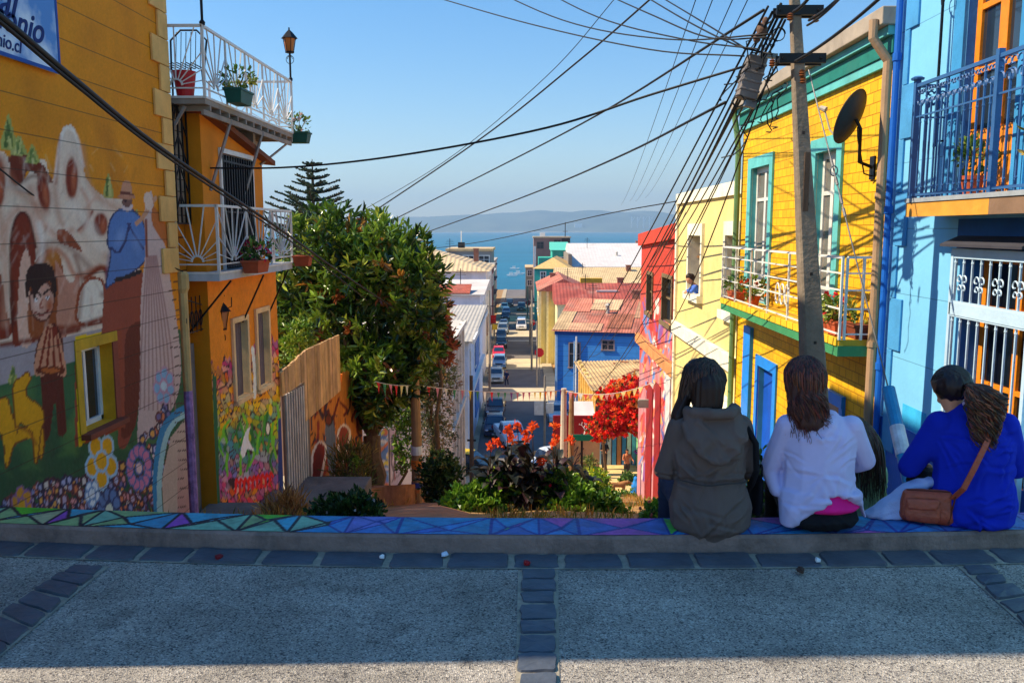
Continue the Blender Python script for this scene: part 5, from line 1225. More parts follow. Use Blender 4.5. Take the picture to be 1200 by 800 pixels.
# satellite dish
XD = XY - .38; Pd = WX(997, 137, XD); Pm_ = WX(1024, 190, XY)
dish = thing("satellite_dish", "grey satellite dish on a bent arm fixed to the yellow house beside the drain pipe", "satellite dish", (XY, Pm_.y, Pm_.z))
n0 = Vector((-.62, -.25, .42)).normalized()
n0 = Vector((-.64, .64, .40)).normalized(); u1 = n0.cross(Vector((0, 0, 1))).normalized(); u2 = u1.cross(n0)
mb = MB(); vs = []; fs = []; nr, na = 7, 28; Rr = .27
for side in (0, 1):
 for i in range(nr + 1):
  r = Rr * i / nr
  for j in range(na):
   t = 2 * math.pi * j / na; vs.append(Pd + u1 * r * .92 * math.cos(t) + u2 * r * 1.05 * math.sin(t) + n0 * (.055 * (i / nr) ** 2 - .05 + side * .008))
o_ = (nr + 1) * na
for side in (0, 1):
 for i in range(nr):
  for j in range(na):
   q = (side * o_ + i * na + j, side * o_ + i * na + (j + 1) % na, side * o_ + (i + 1) * na + (j + 1) % na, side * o_ + (i + 1) * na + j); fs.append(q if side else q[::-1])
for j in range(na): fs.append((nr * na + j, nr * na + (j + 1) % na, o_ + nr * na + (j + 1) % na, o_ + nr * na + j))
mk("reflector", vs, fs, S("dish_grey", (46, 44, 44), rough=.6, dirt=.5, dirtcol=(.12, .05, .02), scale=5), dish, smooth=True)
mb = MB(); bk = Pd - n0 * .06; mb.tube([bk, bk + Vector((.05, 0, -.1)), Vector((XY - .16, Pm_.y - .02, Pm_.z + .0)), Vector((XY, Pm_.y, Pm_.z - .06))], .018, 8); mb.box(XY - .02, XY - .001, Pm_.y - .06, Pm_.y + .06, Pm_.z - .18, Pm_.z + .06)
mb.tube([bk + Vector((.02, 0, -.08)), bk + Vector((.03, 0, -.2)), (XY - .1, Pm_.y - .01, Pm_.z - .12), (XY, Pm_.y, Pm_.z - .15)], .008, 6)
mb.build("mount_arm", DARKIRON, dish)
mb = MB(); lo = Pd - u2 * Rr * .95; fp = Pd + n0 * .30 - u2 * .02 ; mb.tube([lo, (lo + fp) / 2 - u2 * .05, fp], .009, 6); mb.tube([fp - n0 * .02, fp + n0 * .05], [.03, .022], 8); mb.build("feed_horn", S("lnb_grey", (180, 172, 160)), dish)
# ================================================================== light yellow house
XL = 3.72; YL0 = YY1 + .02; YL1 = WX(793, 330, XL).y; ztl = WX(866, 228, XL).z
lh = thing("pale_yellow_house", "pale yellow rendered house with a white parapet and a child leaning from its window", "house", (XL, YL0, -4))
w1_ = rect(809, 823, 276, 344, XL); w2_ = rect(852, 866, 276, 366, XL)
PYM = S("pale_yellow_render", (226, 204, 132), rough=.85, var=.12, scale=2.5, bump=.5, bscale=9, dirt=.15, dirtcol=(.4, .3, .12))
P, F = wallgrid('x', XL, YL0, YL1, -6, ztl, [w1_, w2_], 5, 5, sgn=-1); mb = MB(); mb.add(P.tolist(), F)
mb.add([(XL, YL1, -6), (XL + 7, YL1, -6), (XL + 7, YL1, ztl), (XL, YL1, ztl)], [(3, 2, 1, 0)]); mb.add([(XL, YL0, ztl), (XL + 7, YL0, ztl), (XL + 7, YL1, ztl), (XL, YL1, ztl)], [(0, 1, 2, 3)]); mb.add([(XL, YL0, -1), (XL + 7, YL0, -1), (XL + 7, YL0, ztl), (XL, YL0, ztl)], [(0, 1, 2, 3)])
mb.build("wall", PYM, lh)
OFW = S("off_white_trim", (240, 234, 206), rough=.75, dirt=.2)
MB().box(XL - .06, XL + .1, YL0, YL1 + .05, ztl + .001, ztl + .24).build("parapet", OFW, lh)
zb1 = WX(795, 376, XL).z; mb = MB(); mb.box(XL - .10, XL - .002, YL0, YL1 + .05, zb1 - .32, zb1 - .02); mb.box(XL - .06, XL - .002, YL1 - .12, YL1 + .04, -6, ztl); mb.build("string_course", OFW, lh, bevel=.01)
for (a, b_, c_, d_) in (w1_, w2_):
 f = MB(); reveals(f, 'x', XL, [(a, b_, c_, d_)], .22, -1); t_ = .15
 for bx in ((a - t_, a - .002, c_, d_), (b_ + .002, b_ + t_, c_, d_), (a - t_, b_ + t_, d_ + .002, d_ + t_ * 1.7)): f.box(XL - .06, XL - .002, *bx)
 f.box(XL - .13, XL - .002, a - t_, b_ + t_, c_ - .16, c_ - .004)
 w_ = f.build("window", OFW, lh); MB().box(XL + .2, XL + .21, a, b_, c_, d_).build("pane", S("curtain_behind_glass", (120, 96, 66), rough=.2, var=.3, scale=4, spec=.7), w_)
 f = MB(); f.box(XL + .151, XL + .179, (a + b_) / 2 - .03, (a + b_) / 2 + .03, c_, d_); f.box(XL + .15, XL + .18, a, b_, d_ - .5, d_ - .45); f.build("sash", S("brown_sash", (120, 84, 50)), w_)
MB().hexa([(XL - .7, 14.4, -1.75), (XL - .002, 14.4, -1.75), (XL - .002, 16.4, -1.75), (XL - .7, 16.4, -1.75)], [(XL - .6, 14.5, -1.6), (XL - .002, 14.5, -1.45), (XL - .002, 16.3, -1.45), (XL - .6, 16.3, -1.6)]).build("porch_roof", OFW, lh)
mb = MB(); mb.box(XL - .62, XL - .002, 14.7, 16.2, -4.5, -1.752); mb.build("porch", PYM, lh)
# ================================================================== red house with painted wall
XRH = 3.80; YR0 = YL1 + .06; YR1 = WX(751, 340, XRH).y
rh = thing("red_mural_house", "narrow red house with a sloping parapet and an abstract painted lower wall", "house", (XRH, YR0, -7))
zr0 = WX(793, 279, XRH).z; zr1 = WX(752, 288, XRH).z
rw = [rect(777, 788, 326, 378, XRH), rect(759, 765, 322, 366, XRH)]
P, F = wallgrid('x', XRH, YR0, YR1, -9, 1.0, rw, .06, .04, sgn=-1)
tq = (P[:, 1] - YR0) / (YR1 - YR0)
P[:, 2] = np.where(P[:, 2] > .5, zr0 + (zr1 - zr0) * tq, P[:, 2])
p = Painter(P, (190, 62, 42)); nn = np.array([noise.noise(Vector((a * 1.5, b * .5, 2))) for a, b in zip(P[:, 1], P[:, 2])])
low = np.clip((p.y - 335) / 60, 0, 1); p.mix(low * np.clip(nn * 2 + .55, 0, 1) * .75, (200, 140, 130)); p.mix(np.clip((p.y - 415) / 25, 0, 1) * .7, (188, 140, 146))
for q in range(300):
 a_ = random.uniform(752, 796); b2 = 340 + (random.random() ** .7) * 215; p.stroke([(a_, b2), (a_ + random.uniform(-5, 5), b2 + random.uniform(6, 22))], random.uniform(.7, 2.2), random.choice([(90, 140, 200), (226, 120, 60), (236, 226, 214), (214, 60, 70), (240, 180, 90), (130, 80, 150), (60, 90, 160), (206, 110, 110), (206, 60, 40), (180, 50, 40)]), soft=.5, al=.85)
p.mix((p.x > 791) * 1.0, (196, 40, 34))
mk("wall", P, F, mat("abstract_mural_paint", (1, 1, 1), rough=.8, attr=True, var=.12, scale=3, bump=.3, bscale=14, dirt=.15), rh, colors=p.c)
RDM = S("brick_red_paint", (190, 52, 34), rough=.8, dirt=.25)
mb = MB(); X1_ = XRH + 6
mb.add([(XRH, YR1, -9), (X1_, YR1, -9), (X1_, YR1, zr1), (XRH, YR1, zr1)], [(3, 2, 1, 0)]); mb.add([(XRH, YR0, -2), (X1_, YR0, -2), (X1_, YR0, zr0), (XRH, YR0, zr0)], [(0, 1, 2, 3)])
mb.build("side_wall", RDM, rh)
mb = MB(); mb.prism([(XRH - .12, YR0 - .02, zr0), (XRH - .12, YR1 + .05, zr1), (XRH - .12, YR1 + .05, zr1 + .38), (XRH - .12, YR0 - .02, zr0 + .38)], (.2, 0, 0)); mb.build("parapet", S("parapet_red", (196, 64, 42), rough=.8, dirt=.2), rh)
mb = MB(); mb.add([(XRH + .081, YR0, zr0 + .3), (X1_, YR0, zr0 + .6), (X1_, YR1, zr1 + .5), (XRH + .081, YR1, zr1 + .2)], [(0, 1, 2, 3)]); mb.build("roof", S("rust_roof", (170, 86, 54), dirt=.4, wave=('Y', 30, .5)), rh)
for (a, b_, c_, d_) in rw:
 f = MB(); reveals(f, 'x', XRH, [(a, b_, c_, d_)], .15, -1); t_ = .1
 for bx in ((a - t_, a, c_ - t_, d_ + t_), (b_, b_ + t_, c_ - t_, d_ + t_), (a, b_, d_, d_ + t_)): f.box(XRH - .04, XRH - .002, *bx)
 f.box(XRH - .09, XRH - .041, a - t_, b_ + t_, c_ - .12, c_ - .003)
 f.box(XRH + .08, XRH + .11, (a + b_) / 2 - .03, (a + b_) / 2 + .03, c_, d_); f.box(XRH + .08, XRH + .11, a, b_, (c_ + d_) / 2, (c_ + d_) / 2 + .05)
 w_ = f.build("window", S("olive_window_frame", (120, 100, 70)), rh); MB().box(XRH + .12, XRH + .13, a, b_, c_, d_).build("pane", GLASS, w_)
zl_ = WX(795, 437, XRH).z; MB().box(XRH - .16, XRH - .002, YR0, YR1 + .05, zl_ - .16, zl_ + .14).build("ledge_beam", S("timber_beam", (206, 140, 84), dirt=.4), rh, bevel=.01)
# red doors and shutters in the street level of the red house
mb = MB()
for i, (a_, b2) in enumerate(((758, 765), (768, 774))):
 r_ = rect(a_, b2, 446, 545, XRH); mb = MB(); mb.box(XRH - .03, XRH - .003, r_[0], r_[1], -7.8, WX(a_, 446, XRH).z); mb.build("red_door", S("deep_red_door", (150, 28, 30), rough=.5, dirt=.2), rh)
r_ = rect(781, 786, 440, 530, XRH); MB().box(XRH - .04, XRH - .003, r_[0], r_[1], -6.9, r_[3]).build("white_door", WHD, rh)
# sign box and mirror on that wall
sg = W(754, 473, 25.2); o = tag(MB().box(sg.x - .16, sg.x + .16, 25.2, 25.25, sg.z - .13, sg.z + .13).build("hanging_sign", S("grey_green_sign", (170, 186, 170)), bevel=.01), "small grey green sign hanging beside the red flowers", "sign")
# ================================================================== concrete utility pole with its hardware
YP = 7.55
pb, pt_ = W(952, 420, YP), W(932, 20, YP)
ax = (pt_ - pb) / (pt_.z - pb.z)
def PA(z): return pb + ax * (z - pb.z)
up = thing("utility_pole", "tall grey concrete utility pole loaded with cables in front of the yellow house", "utility pole", PA(-1.6))
def hw(z): return .130 - .018 * (z + 1.6)
mb = MB(); vs = []; zs = list(np.linspace(-2.0, 4.9, 24))
prof = [(-1, -.8), (-.8, -1), (.8, -1), (1, -.8), (1, .8), (.8, 1), (-.8, 1), (-1, .8)]
for z in zs:
 c = PA(z); w_ = hw(z)
 for q in prof: vs.append((c.x + q[0] * w_, c.y + q[1] * w_, z))
n_ = 8; mb.add(vs, [(i * n_ + j, i * n_ + (j + 1) % n_, (i + 1) * n_ + (j + 1) % n_, (i + 1) * n_ + j) for i in range(len(zs) - 1) for j in range(n_)] + [tuple((len(zs) - 1) * n_ + j for j in range(n_))])
mb.build("shaft", S("pole_concrete", (134, 120, 104), rough=.9, var=.25, scale=4, bump=.5, bscale=25, dirt=.5, dirtcol=(.12, .1, .085)), up)
each("bolt", S("slot_dark", (60, 52, 46)), up, [lambda m, z=z: m.box(PA(z).x - .012, PA(z).x + .012, PA(z).y - hw(z) - .004, PA(z).y - hw(z) + .01, z, z + .025) for z in np.arange(-.6, 3.4, .6)])
MB().box(PA(2.0).x - .02, PA(2.0).x + .025, PA(2.0).y - hw(1.7) - .003, PA(2.0).y, 1.75, 2.25).build("inset_panel", S("slot_brown", (96, 76, 60), dirt=.3), up)
STL = S("galvanised_steel", (120, 122, 124), rough=.5, metal=.6, dirt=.3)
for zpx in (14, 70):
 z = W(935, zpx, YP).z; c = PA(z); w_ = hw(z) + .012; mb = MB()
 for dy in (-1, 1): mb.box(c.x - .17, c.x + .22, c.y + dy * w_ - .012, c.y + dy * w_ + .012, z - .04, z + .04)
 for dx in (-.15, .19): mb.box(c.x + dx - .012, c.x + dx + .012, c.y - w_ + .013, c.y + w_ - .013, z - .012, z + .012)
 for dx in (-.14, .18): mb.tube([(c.x + dx, c.y - w_ - .03, z), (c.x + dx, c.y + w_ + .03, z)], .012, 8)
 mb.build("crossarm_bracket", DARKIRON, up)
ins = S("brown_insulator", (120, 70, 40), rough=.3)
for (px, py) in ((926, 20), (905, 74), (956, 22), (940, 86), (941, 94)):
 c = W(px, py, YP - .14); mb = MB(); mb.lathe([(.012, c.z - .03), (.03, c.z - .02), (.018, c.z - .01), (.03, c.z), (.018, c.z + .01), (.026, c.z + .02), (.01, c.z + .03)], c.x, c.y, 10); mb.build("insulator", ins, up)
# junction box / splice case hanging in the cable bundle
jb = W(880, 92, 8.1)
sb = thing("splice_box", "grey ribbed cable splice box hanging in the wires left of the concrete pole", "junction box", jb)
mb = MB(); ax2 = Vector((.055, .0, .16));
def rbox(mb, c, hx, hy, hz, tilt):
 M = Matrix.Rotation(R(tilt), 3, 'Y'); P = [c + M @ Vector((sx * hx, sy * hy, sz * hz)) for sz in (-1, 1) for sx, sy in ((-1, -1), (1, -1), (1, 1), (-1, 1))]; mb.hexa(P[:4], P[4:])
rbox(mb, jb, .085, .09, .19, 14)
for k in (-.12, -.04, .04, .12): rbox(mb, jb + Matrix.Rotation(R(14), 3, 'Y') @ Vector((0, 0, k)), .092, .097, .012, 14)
mb.build("case", S("splice_grey", (120, 112, 106), rough=.6, dirt=.5), sb, bevel=.008)
mb = MB(); rbox(mb, jb + Vector((.15, 0, .2)), .08, .03, .02, 5); mb.build("bracket", STL, sb); mb = MB(); rbox(mb, jb + Vector((-.0, 0, -.23)), .05, .04, .03, 14); mb.build("bracket", STL, sb)
for k, (px, py, s_) in enumerate(((893, 35, .05), (887, 45, .035), (897, 25, .03))):
 c = W(px, py, 7.9); o = tag(MB().ball(c, (s_, s_, s_ * 1.3), sub=2).build("cable_clamp", S("clamp_brown", (110, 84, 70), dirt=.5)), ["brown round cable clamp on the wires above the splice box", "small brown clamp just below the larger one on the bundle", "small brown clamp nearest the pole top on the bundle"][k], "cable clamp")
# guy wire with its blue sleeve, fixed to the pole
gA = PA(W(940, 85, YP).z) + Vector((.05, -.12, 0)); gB = W(1041, 455, 6.4); gC = W(1066, 566, 5.9)
gw = thing("guy_wire", "thin guy wire running from the concrete pole down to a blue sleeve", "guy wire", gC)
mb = MB(); mb.tube([gA, gB], .006, 6); a_ = gA.lerp(gB, .34); b2 = gA.lerp(gB, .385)
mb.build("wire", STL, gw); mb = MB()
for t in (.30, .36, .42, .46): q = gA.lerp(gB, t); mb.tube([q, q + (gB - gA).normalized() * .07], .013, 6); mb.build("turnbuckle", STL, gw); mb = MB()
mb.tube([a_ + Vector((.03 * math.cos(t), 0, .04 * math.sin(t))) for t in np.linspace(0, 6.3, 12)], .006, 5)
mb.build("wire_loop", STL, gw)
mb = MB(); mb.tube([gB, gC], .048, 12); mb.build("sleeve", S("sleeve_blue", (40, 140, 190), rough=.5, var=.2, scale=5), gw)
mb = MB(); q0, q1 = gB.lerp(gC, .42), gB.lerp(gC, .72); mb.tube([q0, q1], .052, 12); mb.build("paper_wrap", S("torn_white_paper", (206, 206, 214), var=.3, scale=9), gw)
# ================================================================== cables
def cable(label, pts, r=.012, s=None, grp="overhead cables strung between the houses and the pole"):
 P = [W(*q) for q in pts]; out = []
 if len(P) == 2: out = sag(P[0], P[1], s or 0, 18)
 else:
  PP = [P[0] * 2 - P[1]] + P + [P[-1] * 2 - P[-2]]
  for i in range(1, len(PP) - 2):
   for k in range(8):
    t = k / 8; a, b_, c, d = PP[i - 1:i + 3]; out.append(0.5 * ((2 * b_) + (c - a) * t + (2 * a - 5 * b_ + 4 * c - d) * t * t + (3 * b_ - a - 3 * c + d) * t ** 3))
  out.append(P[-1])
 return tag(MB().tube(out, r, 6).build("cable", CABLE, smooth=True), label, "cable", grp)
cable("thick black cable sweeping down across the mustard wall to the big tree", [(-60, -20, 3.1), (0, 19, 3.4), (90, 95, 4.2), (200, 182, 6.0), (330, 270, 10), (400, 320, 13.5), (462, 361, 18)], r=.014)
cable("second black cable twisted under the thick one over the mustard wall", [(-60, -14, 3.1), (0, 26, 3.4), (90, 101, 4.2), (200, 187, 6.0), (330, 275, 10), (400, 328, 13.5), (430, 352, 16)], r=.009)
cable("thin wire drooping over the painted arches of the mural", [(-40, 160, 5.5), (0, 198, 6.2), (60, 243, 7.4), (130, 281, 8.6), (214, 318, 9.8)], r=.007)
hang = [("wire from the lower balcony house crossing level to the concrete pole", [(228, 197, 10.7), (340, 196, 10.4), (470, 182, 9.6), (640, 150, 9), (760, 112, 8.6), (872, 78, 8)], .012),
 ("wire from the pine tree side rising steeply to the top edge", [(405, 270, 30), (560, 165, 24), (680, 70, 20), (775, -12, 18)], .02),
 ("wire rising from behind the big tree to the pole top", [(440, 268, 26), (560, 208, 20), (700, 135, 14), (895, 12, 8)], .014),
 ("wire from the sea side roofs up to the splice box", [(478, 280, 30), (600, 236, 20), (720, 186, 13), (850, 120, 8.2)], .014),
 ("thinner wire above the big tree climbing towards the top edge", [(398, 262, 40), (520, 190, 34), (640, 90, 28), (728, -10, 25)], .012),
 ("low slack wire over the sea ending at the pale yellow house", [(430, 300, 40), (560, 284, 32), (700, 253, 24), (792, 236, 20)], .014)]
for l_, p_, r_ in hang: cable(l_, p_, r_)
arcs = [((500, -6, 14), (620, 28, 11), (760, 58, 9), (872, 66, 7.9)), ((560, -20, 14), (660, 24, 11), (780, 46, 9), (905, 40, 7.7)), ((620, -20, 14), (700, 20, 11), (800, 46, 9), (890, 58, 7.8)), ((680, -20, 13), (760, 16, 10), (830, 44, 8.6), (900, 44, 7.7)), ((730, -20, 12), (800, 22, 9.5), (860, 52, 8.2), (905, 64, 7.7)), ((770, -6, 12), (820, 24, 9.5), (872, 56, 8))]
nth = ["lowest", "second lowest", "third", "fourth", "fifth", "topmost"]
for i, a in enumerate(arcs): cable(nth[i] + " of the six wires entering from the top edge towards the pole", list(a), .008)
# the fan of cables running down the street from the pole
ends = [((900, 8, 7.6), (655, 446, 62), .020), ((905, 14, 7.6), (668, 440, 62), .018), ((912, 20, 7.6), (690, 416, 62), .022), ((908, 40, 7.6), (700, 404, 60), .018), ((915, 5, 7.6), (712, 370, 60), .025), ((922, 12, 7.5), (726, 330, 58), .022), ((914, 70, 7.5), (735, 352, 45), .018), ((920, 24, 7.5), (752, 300, 40), .020),
  ((905, 76, 7.6), (752, 395, 26), .014), ((900, 95, 7.8), (684, 470, 30), .014), ((878, 140, 9), (703, 440, 40), .014)]
for i, (a, b_, r_) in enumerate(ends): cable(["first", "second", "third", "fourth", "fifth", "sixth", "seventh", "eighth", "ninth", "tenth", "eleventh"][i] + " cable counted along the bundle running from the pole down the street", [a, b_], r_ * .58, s=.5 + .25 * (i % 3))
for i, (a, b_) in enumerate((((862, -8, 9), (745, 236, 60)), ((838, -8, 9.5), (738, 236, 60)), ((818, -8, 10), (728, 240, 60)), ((880, -8, 9), (756, 232, 60)))): cable(["second", "third", "leftmost", "rightmost"][i] + " of the four thin parallel wires descending over the sky", [a, b_], .006, s=.3)
for i, (a, b_, r_) in enumerate((((1040, -10, 5.5), (932, 72, 7.4), .012), ((1010, -30, 5.8), (948, 24, 7.4), .012), ((960, -20, 6.5), (930, 14, 7.4), .014), ((1000, -20, 6), (946, 30, 7.5), .01))): cable(["heavy cable from the top edge down to the lower bracket of the pole", "cable entering from the top right to the upper bracket", "short cable over the head of the pole", "slim cable just below the one entering top right"][i], [a, b_], r_, s=.03)
# tangle of loops next to the box
for k in range(14):
 a = W(random.uniform(862, 920), random.uniform(10, 150), 8.0); pts = [a + Vector((random.uniform(-.25, .25) * math.sin(t), random.uniform(-.1, .1), -.28 * t / 3 + .12 * math.cos(t * 1.7))) for t in np.linspace(0, 3, 8)]
 pts = [a] ; d = Vector((random.uniform(-.3, .1), 0, -.35))
 for q in range(1, 8): pts.append(a + d * q / 7 + Vector((random.uniform(-.05, .05), random.uniform(-.05, .05), .05 * math.sin(q))))
 tag(MB().tube(pts, .006, 5).build("loose_cable", CABLE), "loose dark cable end tangled around the splice box", "cable", "loose cable ends around the splice box")
for k, (px, py, r_) in enumerate(((913, 40, .055), (866, 118, .05))):
 c = W(px, py, 7.8); tag(MB().tube([c + Vector((r_ * math.cos(t), .02 * t / 6, r_ * math.sin(t))) for t in np.linspace(0, 11, 40)], .005, 5).build("cable_coil", CABLE), ["round coil of spare wire left of the pole top", "round coil of spare wire below the splice box"][k], "cable coil")
# ================================================================== LOWER TOWN
def fwindow(parent, axis, c, sgn, u0, u1, z0, z1, fm, gm, t=.12, proud=.06, cross=True, sill=True):
 mb = MB()
 def bx(a, b_, z0_, z1_, p0=.003, p1=None):
  p1 = p1 or proud; lo, hi = sorted((c + sgn * p0, c + sgn * p1))
  if axis == 'x': mb.box(lo, hi, a, b_, z0_, z1_)
  else: mb.box(a, b_, lo, hi, z0_, z1_)
 bx(u0 - t, u0, z0, z1 + t); bx(u1, u1 + t, z0, z1 + t); bx(u0, u1, z1, z1 + t); bx(u0 - t * 1.5, u1 + t * 1.5, z0 - t, z0, .003, proud * (2.2 if sill else 1))
 if cross: bx((u0 + u1) / 2 - t * .3, (u0 + u1) / 2 + t * .3, z0, z1, .01, proud * .8); bx(u0, u1, z0 + (z1 - z0) * .55, z0 + (z1 - z0) * .55 + t * .5, .01, proud * .7)
 w_ = mb.build("window", fm, parent); mb = MB(); bx(u0, u1, z0, z1, .004, .02); mb.build("pane", gm, w_); return w_
def ftrim(parent, name, m, *boxes):
 mb = MB()
 for b_ in boxes: mb.box(*b_)
 return mb.build(name, m, parent)
def house(name, label, x0, x1, y0, y1, zb, zt_, wm, roof=None, cat="house"):
 """roof: (kind, rise, material, overhang)"""
 o = thing(name, label, cat, ((x0 + x1) / 2, y0, zb))
 MB().box(x0, x1, y0, y1, zb, zt_).build("wall", wm, o)
 if roof:
  k, rise, rm, ov = roof; mb = MB(); a, b_, c, d = x0 - ov, x1 + ov, y0 - ov, y1 + ov; z = zt_ + .003; t = .14
  if k == 'flat': mb.box(a, b_, c, d, z, z + rise)
  elif k == 'hip':
   s = min(b_ - a, d - c) / 2 * .98
   if b_ - a >= d - c: r0, r1 = (a + s, (c + d) / 2, z + rise), (b_ - s, (c + d) / 2, z + rise)
   else: r0, r1 = ((a + b_) / 2, c + s, z + rise), ((a + b_) / 2, d - s, z + rise)
   v = [(a, c, z), (b_, c, z), (b_, d, z), (a, d, z), r0, r1]
   mb.add(v, ([(0, 1, 5, 4), (1, 2, 5), (2, 3, 4, 5), (3, 0, 4)] if b_ - a >= d - c else [(0, 1, 4), (1, 2, 5, 4), (2, 3, 5), (3, 0, 4, 5)]) + [(3, 2, 1, 0)])
  elif k == 'gablex':      # ridge along x, slopes face +-y
   ym = (c + d) / 2; mb.add([(a, c, z), (b_, c, z), (b_, ym, z + rise), (a, ym, z + rise), (b_, d, z), (a, d, z)], [(0, 1, 2, 3), (3, 2, 4, 5), (0, 3, 5), (1, 4, 2), (0, 5, 4, 1)])
  elif k == 'gabley':
   xm = (a + b_) / 2; mb.add([(a, c, z), (a, d, z), (xm, d, z + rise), (xm, c, z + rise), (b_, c, z), (b_, d, z)], [(0, 3, 2, 1), (3, 4, 5, 2), (0, 4, 3), (1, 2, 5), (0, 1, 5, 4)])
  elif k == 'mono':        # rises away from the camera
   mb.add([(a, c, z), (b_, c, z), (b_, d, z), (a, d, z), (a, c, z + t), (b_, c, z + t), (b_, d, z + rise), (a, d, z + rise)], [(3, 2, 1, 0), (4, 5, 6, 7), (0, 1, 5, 4), (1, 2, 6, 5), (2, 3, 7, 6), (3, 0, 4, 7)])
  mb.build("roof", rm, o)
 return o
TILE = S("red_roof_tile", (186, 96, 74), rough=.9, var=.3, scale=1.2, brick=('z', .35, .45, (.35, .2, .16)), dirt=.45, dirtcol=(.30, .20, .16), bump=.3, bscale=8)
TILE2 = S("faded_red_iron", (176, 104, 84), rough=.85, var=.4, scale=.5, dirt=.8, dirtcol=(.34, .27, .2), wave=('X', 22, .4), bump=.1)
TANR = S("tan_iron_roof", (206, 178, 132), rough=.8, var=.2, scale=.8, dirt=.4, dirtcol=(.32, .22, .13), wave=('X', 20, .5), bump=.1)
GREYR = S("grey_iron_roof", (176, 170, 160), rough=.75, var=.15, scale=.8, dirt=.35, wave=('X', 18, .5), bump=.1)
WHTR = S("white_iron_roof", (206, 200, 196), rough=.8, var=.08, scale=.5, dirt=.2, wave=('X', 9, .15), bump=.05)
WT = S("white_trim_far", (226, 226, 222), rough=.7); DG = S("dark_pane_far", (44, 50, 60), rough=.2, var=.3, scale=1, bump=0)
BLUEH = S("cobalt_wall", (64, 146, 226), rough=.75, var=.12, scale=.8, dirt=.2, dirtcol=(.04, .1, .22), lines=('Z', .5, .06))
LILAC = S("lilac_white_wall", (222, 222, 236), rough=.8, var=.12, scale=.5, dirt=.25)
# ---------- right side of the street
bb = house("blue_corner_house", "cobalt blue house with faded red roof on the right side of the street", 3.0, 12.2, 85, 108, -17.2, -8.6, BLUEH, ('gablex', 2.4, TILE2, .35))
ftrim(bb, "cornice", S("blue_trim_dark", (30, 80, 160)), (2.95, 12.3, 84.9, 84.997, -9.0, -8.62)); ftrim(bb, "corner_post", S("white_blue_post", (150, 190, 230)), (3.02, 3.25, 84.85, 84.997, -17, -9.0), (4.9, 5.02, 84.85, 84.997, -17, -9.6))
MB().tube([(5.2, 84.8, -9.1), (5.2, 84.8, -17)], .09, 8).build("drain_pipe", WT, bb)
for (px0, px1, py0, py1) in ((667, 679, 403, 431), (706, 719, 399, 409)):
 A, B_ = W(px0, py1, 85), W(px1, py0, 85); fwindow(bb, 'y', 85, -1, A.x, B_.x, A.z, B_.z, S("brown_grey_frame", (150, 130, 130)), DG)
for Y in (89, 94, 99, 104): fwindow(bb, 'x', 3.0, -1, Y, Y + 1.3, -12.2, -9.8, WT, DG)
for Y in (88, 96): fwindow(bb, 'x', 3.0, -1, Y, Y + 1.3, -16.6, -13.9, WT, DG, sill=False)
MB().add([(3.0, 85, -17.2), (2.99, 85, -17.2), (2.99, 108, -17.2), (2.99, 108, -8.7), (2.99, 85, -8.7)], [(1, 2, 3, 4)]).build("street_wall", S("pale_side_wall", (206, 216, 232), dirt=.2), bb)
for i, (u0, u1, v0, v1, c_) in enumerate(((.0, .16, .02, .55, (190, 160, 120)), (.16, .5, .02, .22, (196, 150, 116)), (.3, .62, .62, .95, (206, 170, 130)), (.55, .8, .1, .5, (150, 90, 66)), (.8, .99, .4, .9, (170, 130, 100)), (.12, .3, .55, .98, (196, 120, 96)))):
 q = lambda u, v: (2.7 + 9.8 * u, 84.7 + 11.7 * v, -8.58 + 2.4 * v + .02)
 MB().prism([q(u0, v0), q(u1, v0), q(u1, v1), q(u0, v1)], (0, 0, .05)).build("patched_sheet", S("sheet_patch_%d" % i, c_, rough=.9, var=.35, scale=.7, dirt=.6, dirtcol=(.2, .12, .08), wave=('X', 22, .4)), bb)
# second red roof house behind it, cream side
rb = house("cream_tall_house", "narrow cream and ochre house with a pink roof, seen end on beside the street", 2.0, 8.6, 118, 138, -17.5, -6.9, S("ochre_cream_wall", (226, 206, 130), dirt=.25, scale=.4), ('gabley', 1.7, TILE2, .3))
ftrim(rb, "corner_post", S("cream_post", (240, 226, 170)), (1.9, 2.3, 117.8, 117.997, -17.4, -6.95), (3.0, 3.3, 117.8, 117.997, -17.4, -6.95))
for Y in (121, 126, 131): fwindow(rb, 'x', 2.0, -1, Y, Y + 1.3, -10.5, -8.2, WT, DG)
r2 = house("red_roofed_house", "long low house with a brick red sheet roof behind the cobalt house", 4.2, 20, 109.5, 124, -17.4, -8.0, CREAM, ('gablex', 2.3, S("brick_red_iron", (160, 76, 64), rough=.8, var=.35, dirt=.6, dirtcol=(.40, .26, .2), wave=('X', 14, .4), scale=.5), .4))
ftrim(r2, "ridge_skylight", S("pale_skylight", (236, 226, 214)), (9.5, 12.4, 113.2, 113.6, -6.65, -6.45))
r3 = house("tan_roofed_house", "house with a pale tan sheet roof between the red roofs and the white shed", 5.5, 24, 140, 158, -17.5, -7.2, CREAM, ('gablex', 2.2, TANR, .4))
MB().box(9, 12.5, 138, 139.8, -8.6, -6.3).build("annex", S("mustard_annex", (206, 160, 40)), r3)
wr = house("white_shed", "large shed with a bright white sheet roof in the middle of the town", 9.8, 30, 178, 214, -17.6, -6.2, S("shed_wall", (180, 170, 156), dirt=.3), ('gablex', 4.6, WHTR, .3))
ftrim(wr, "gable_wall", S("grey_gable", (140, 130, 118), dirt=.3), (9.0, 9.75, 177.5, 214.4, -17.6, -3.6))
th = house("teal_house", "teal green house with a tan hipped roof and one white framed window", 1.9, 8.8, 170, 188, -17.6, -6.2, S("teal_wall", (40, 164, 156), dirt=.15, scale=.5), ('hip', 2.1, S("tan_hip", (214, 176, 112), dirt=.3), .4))
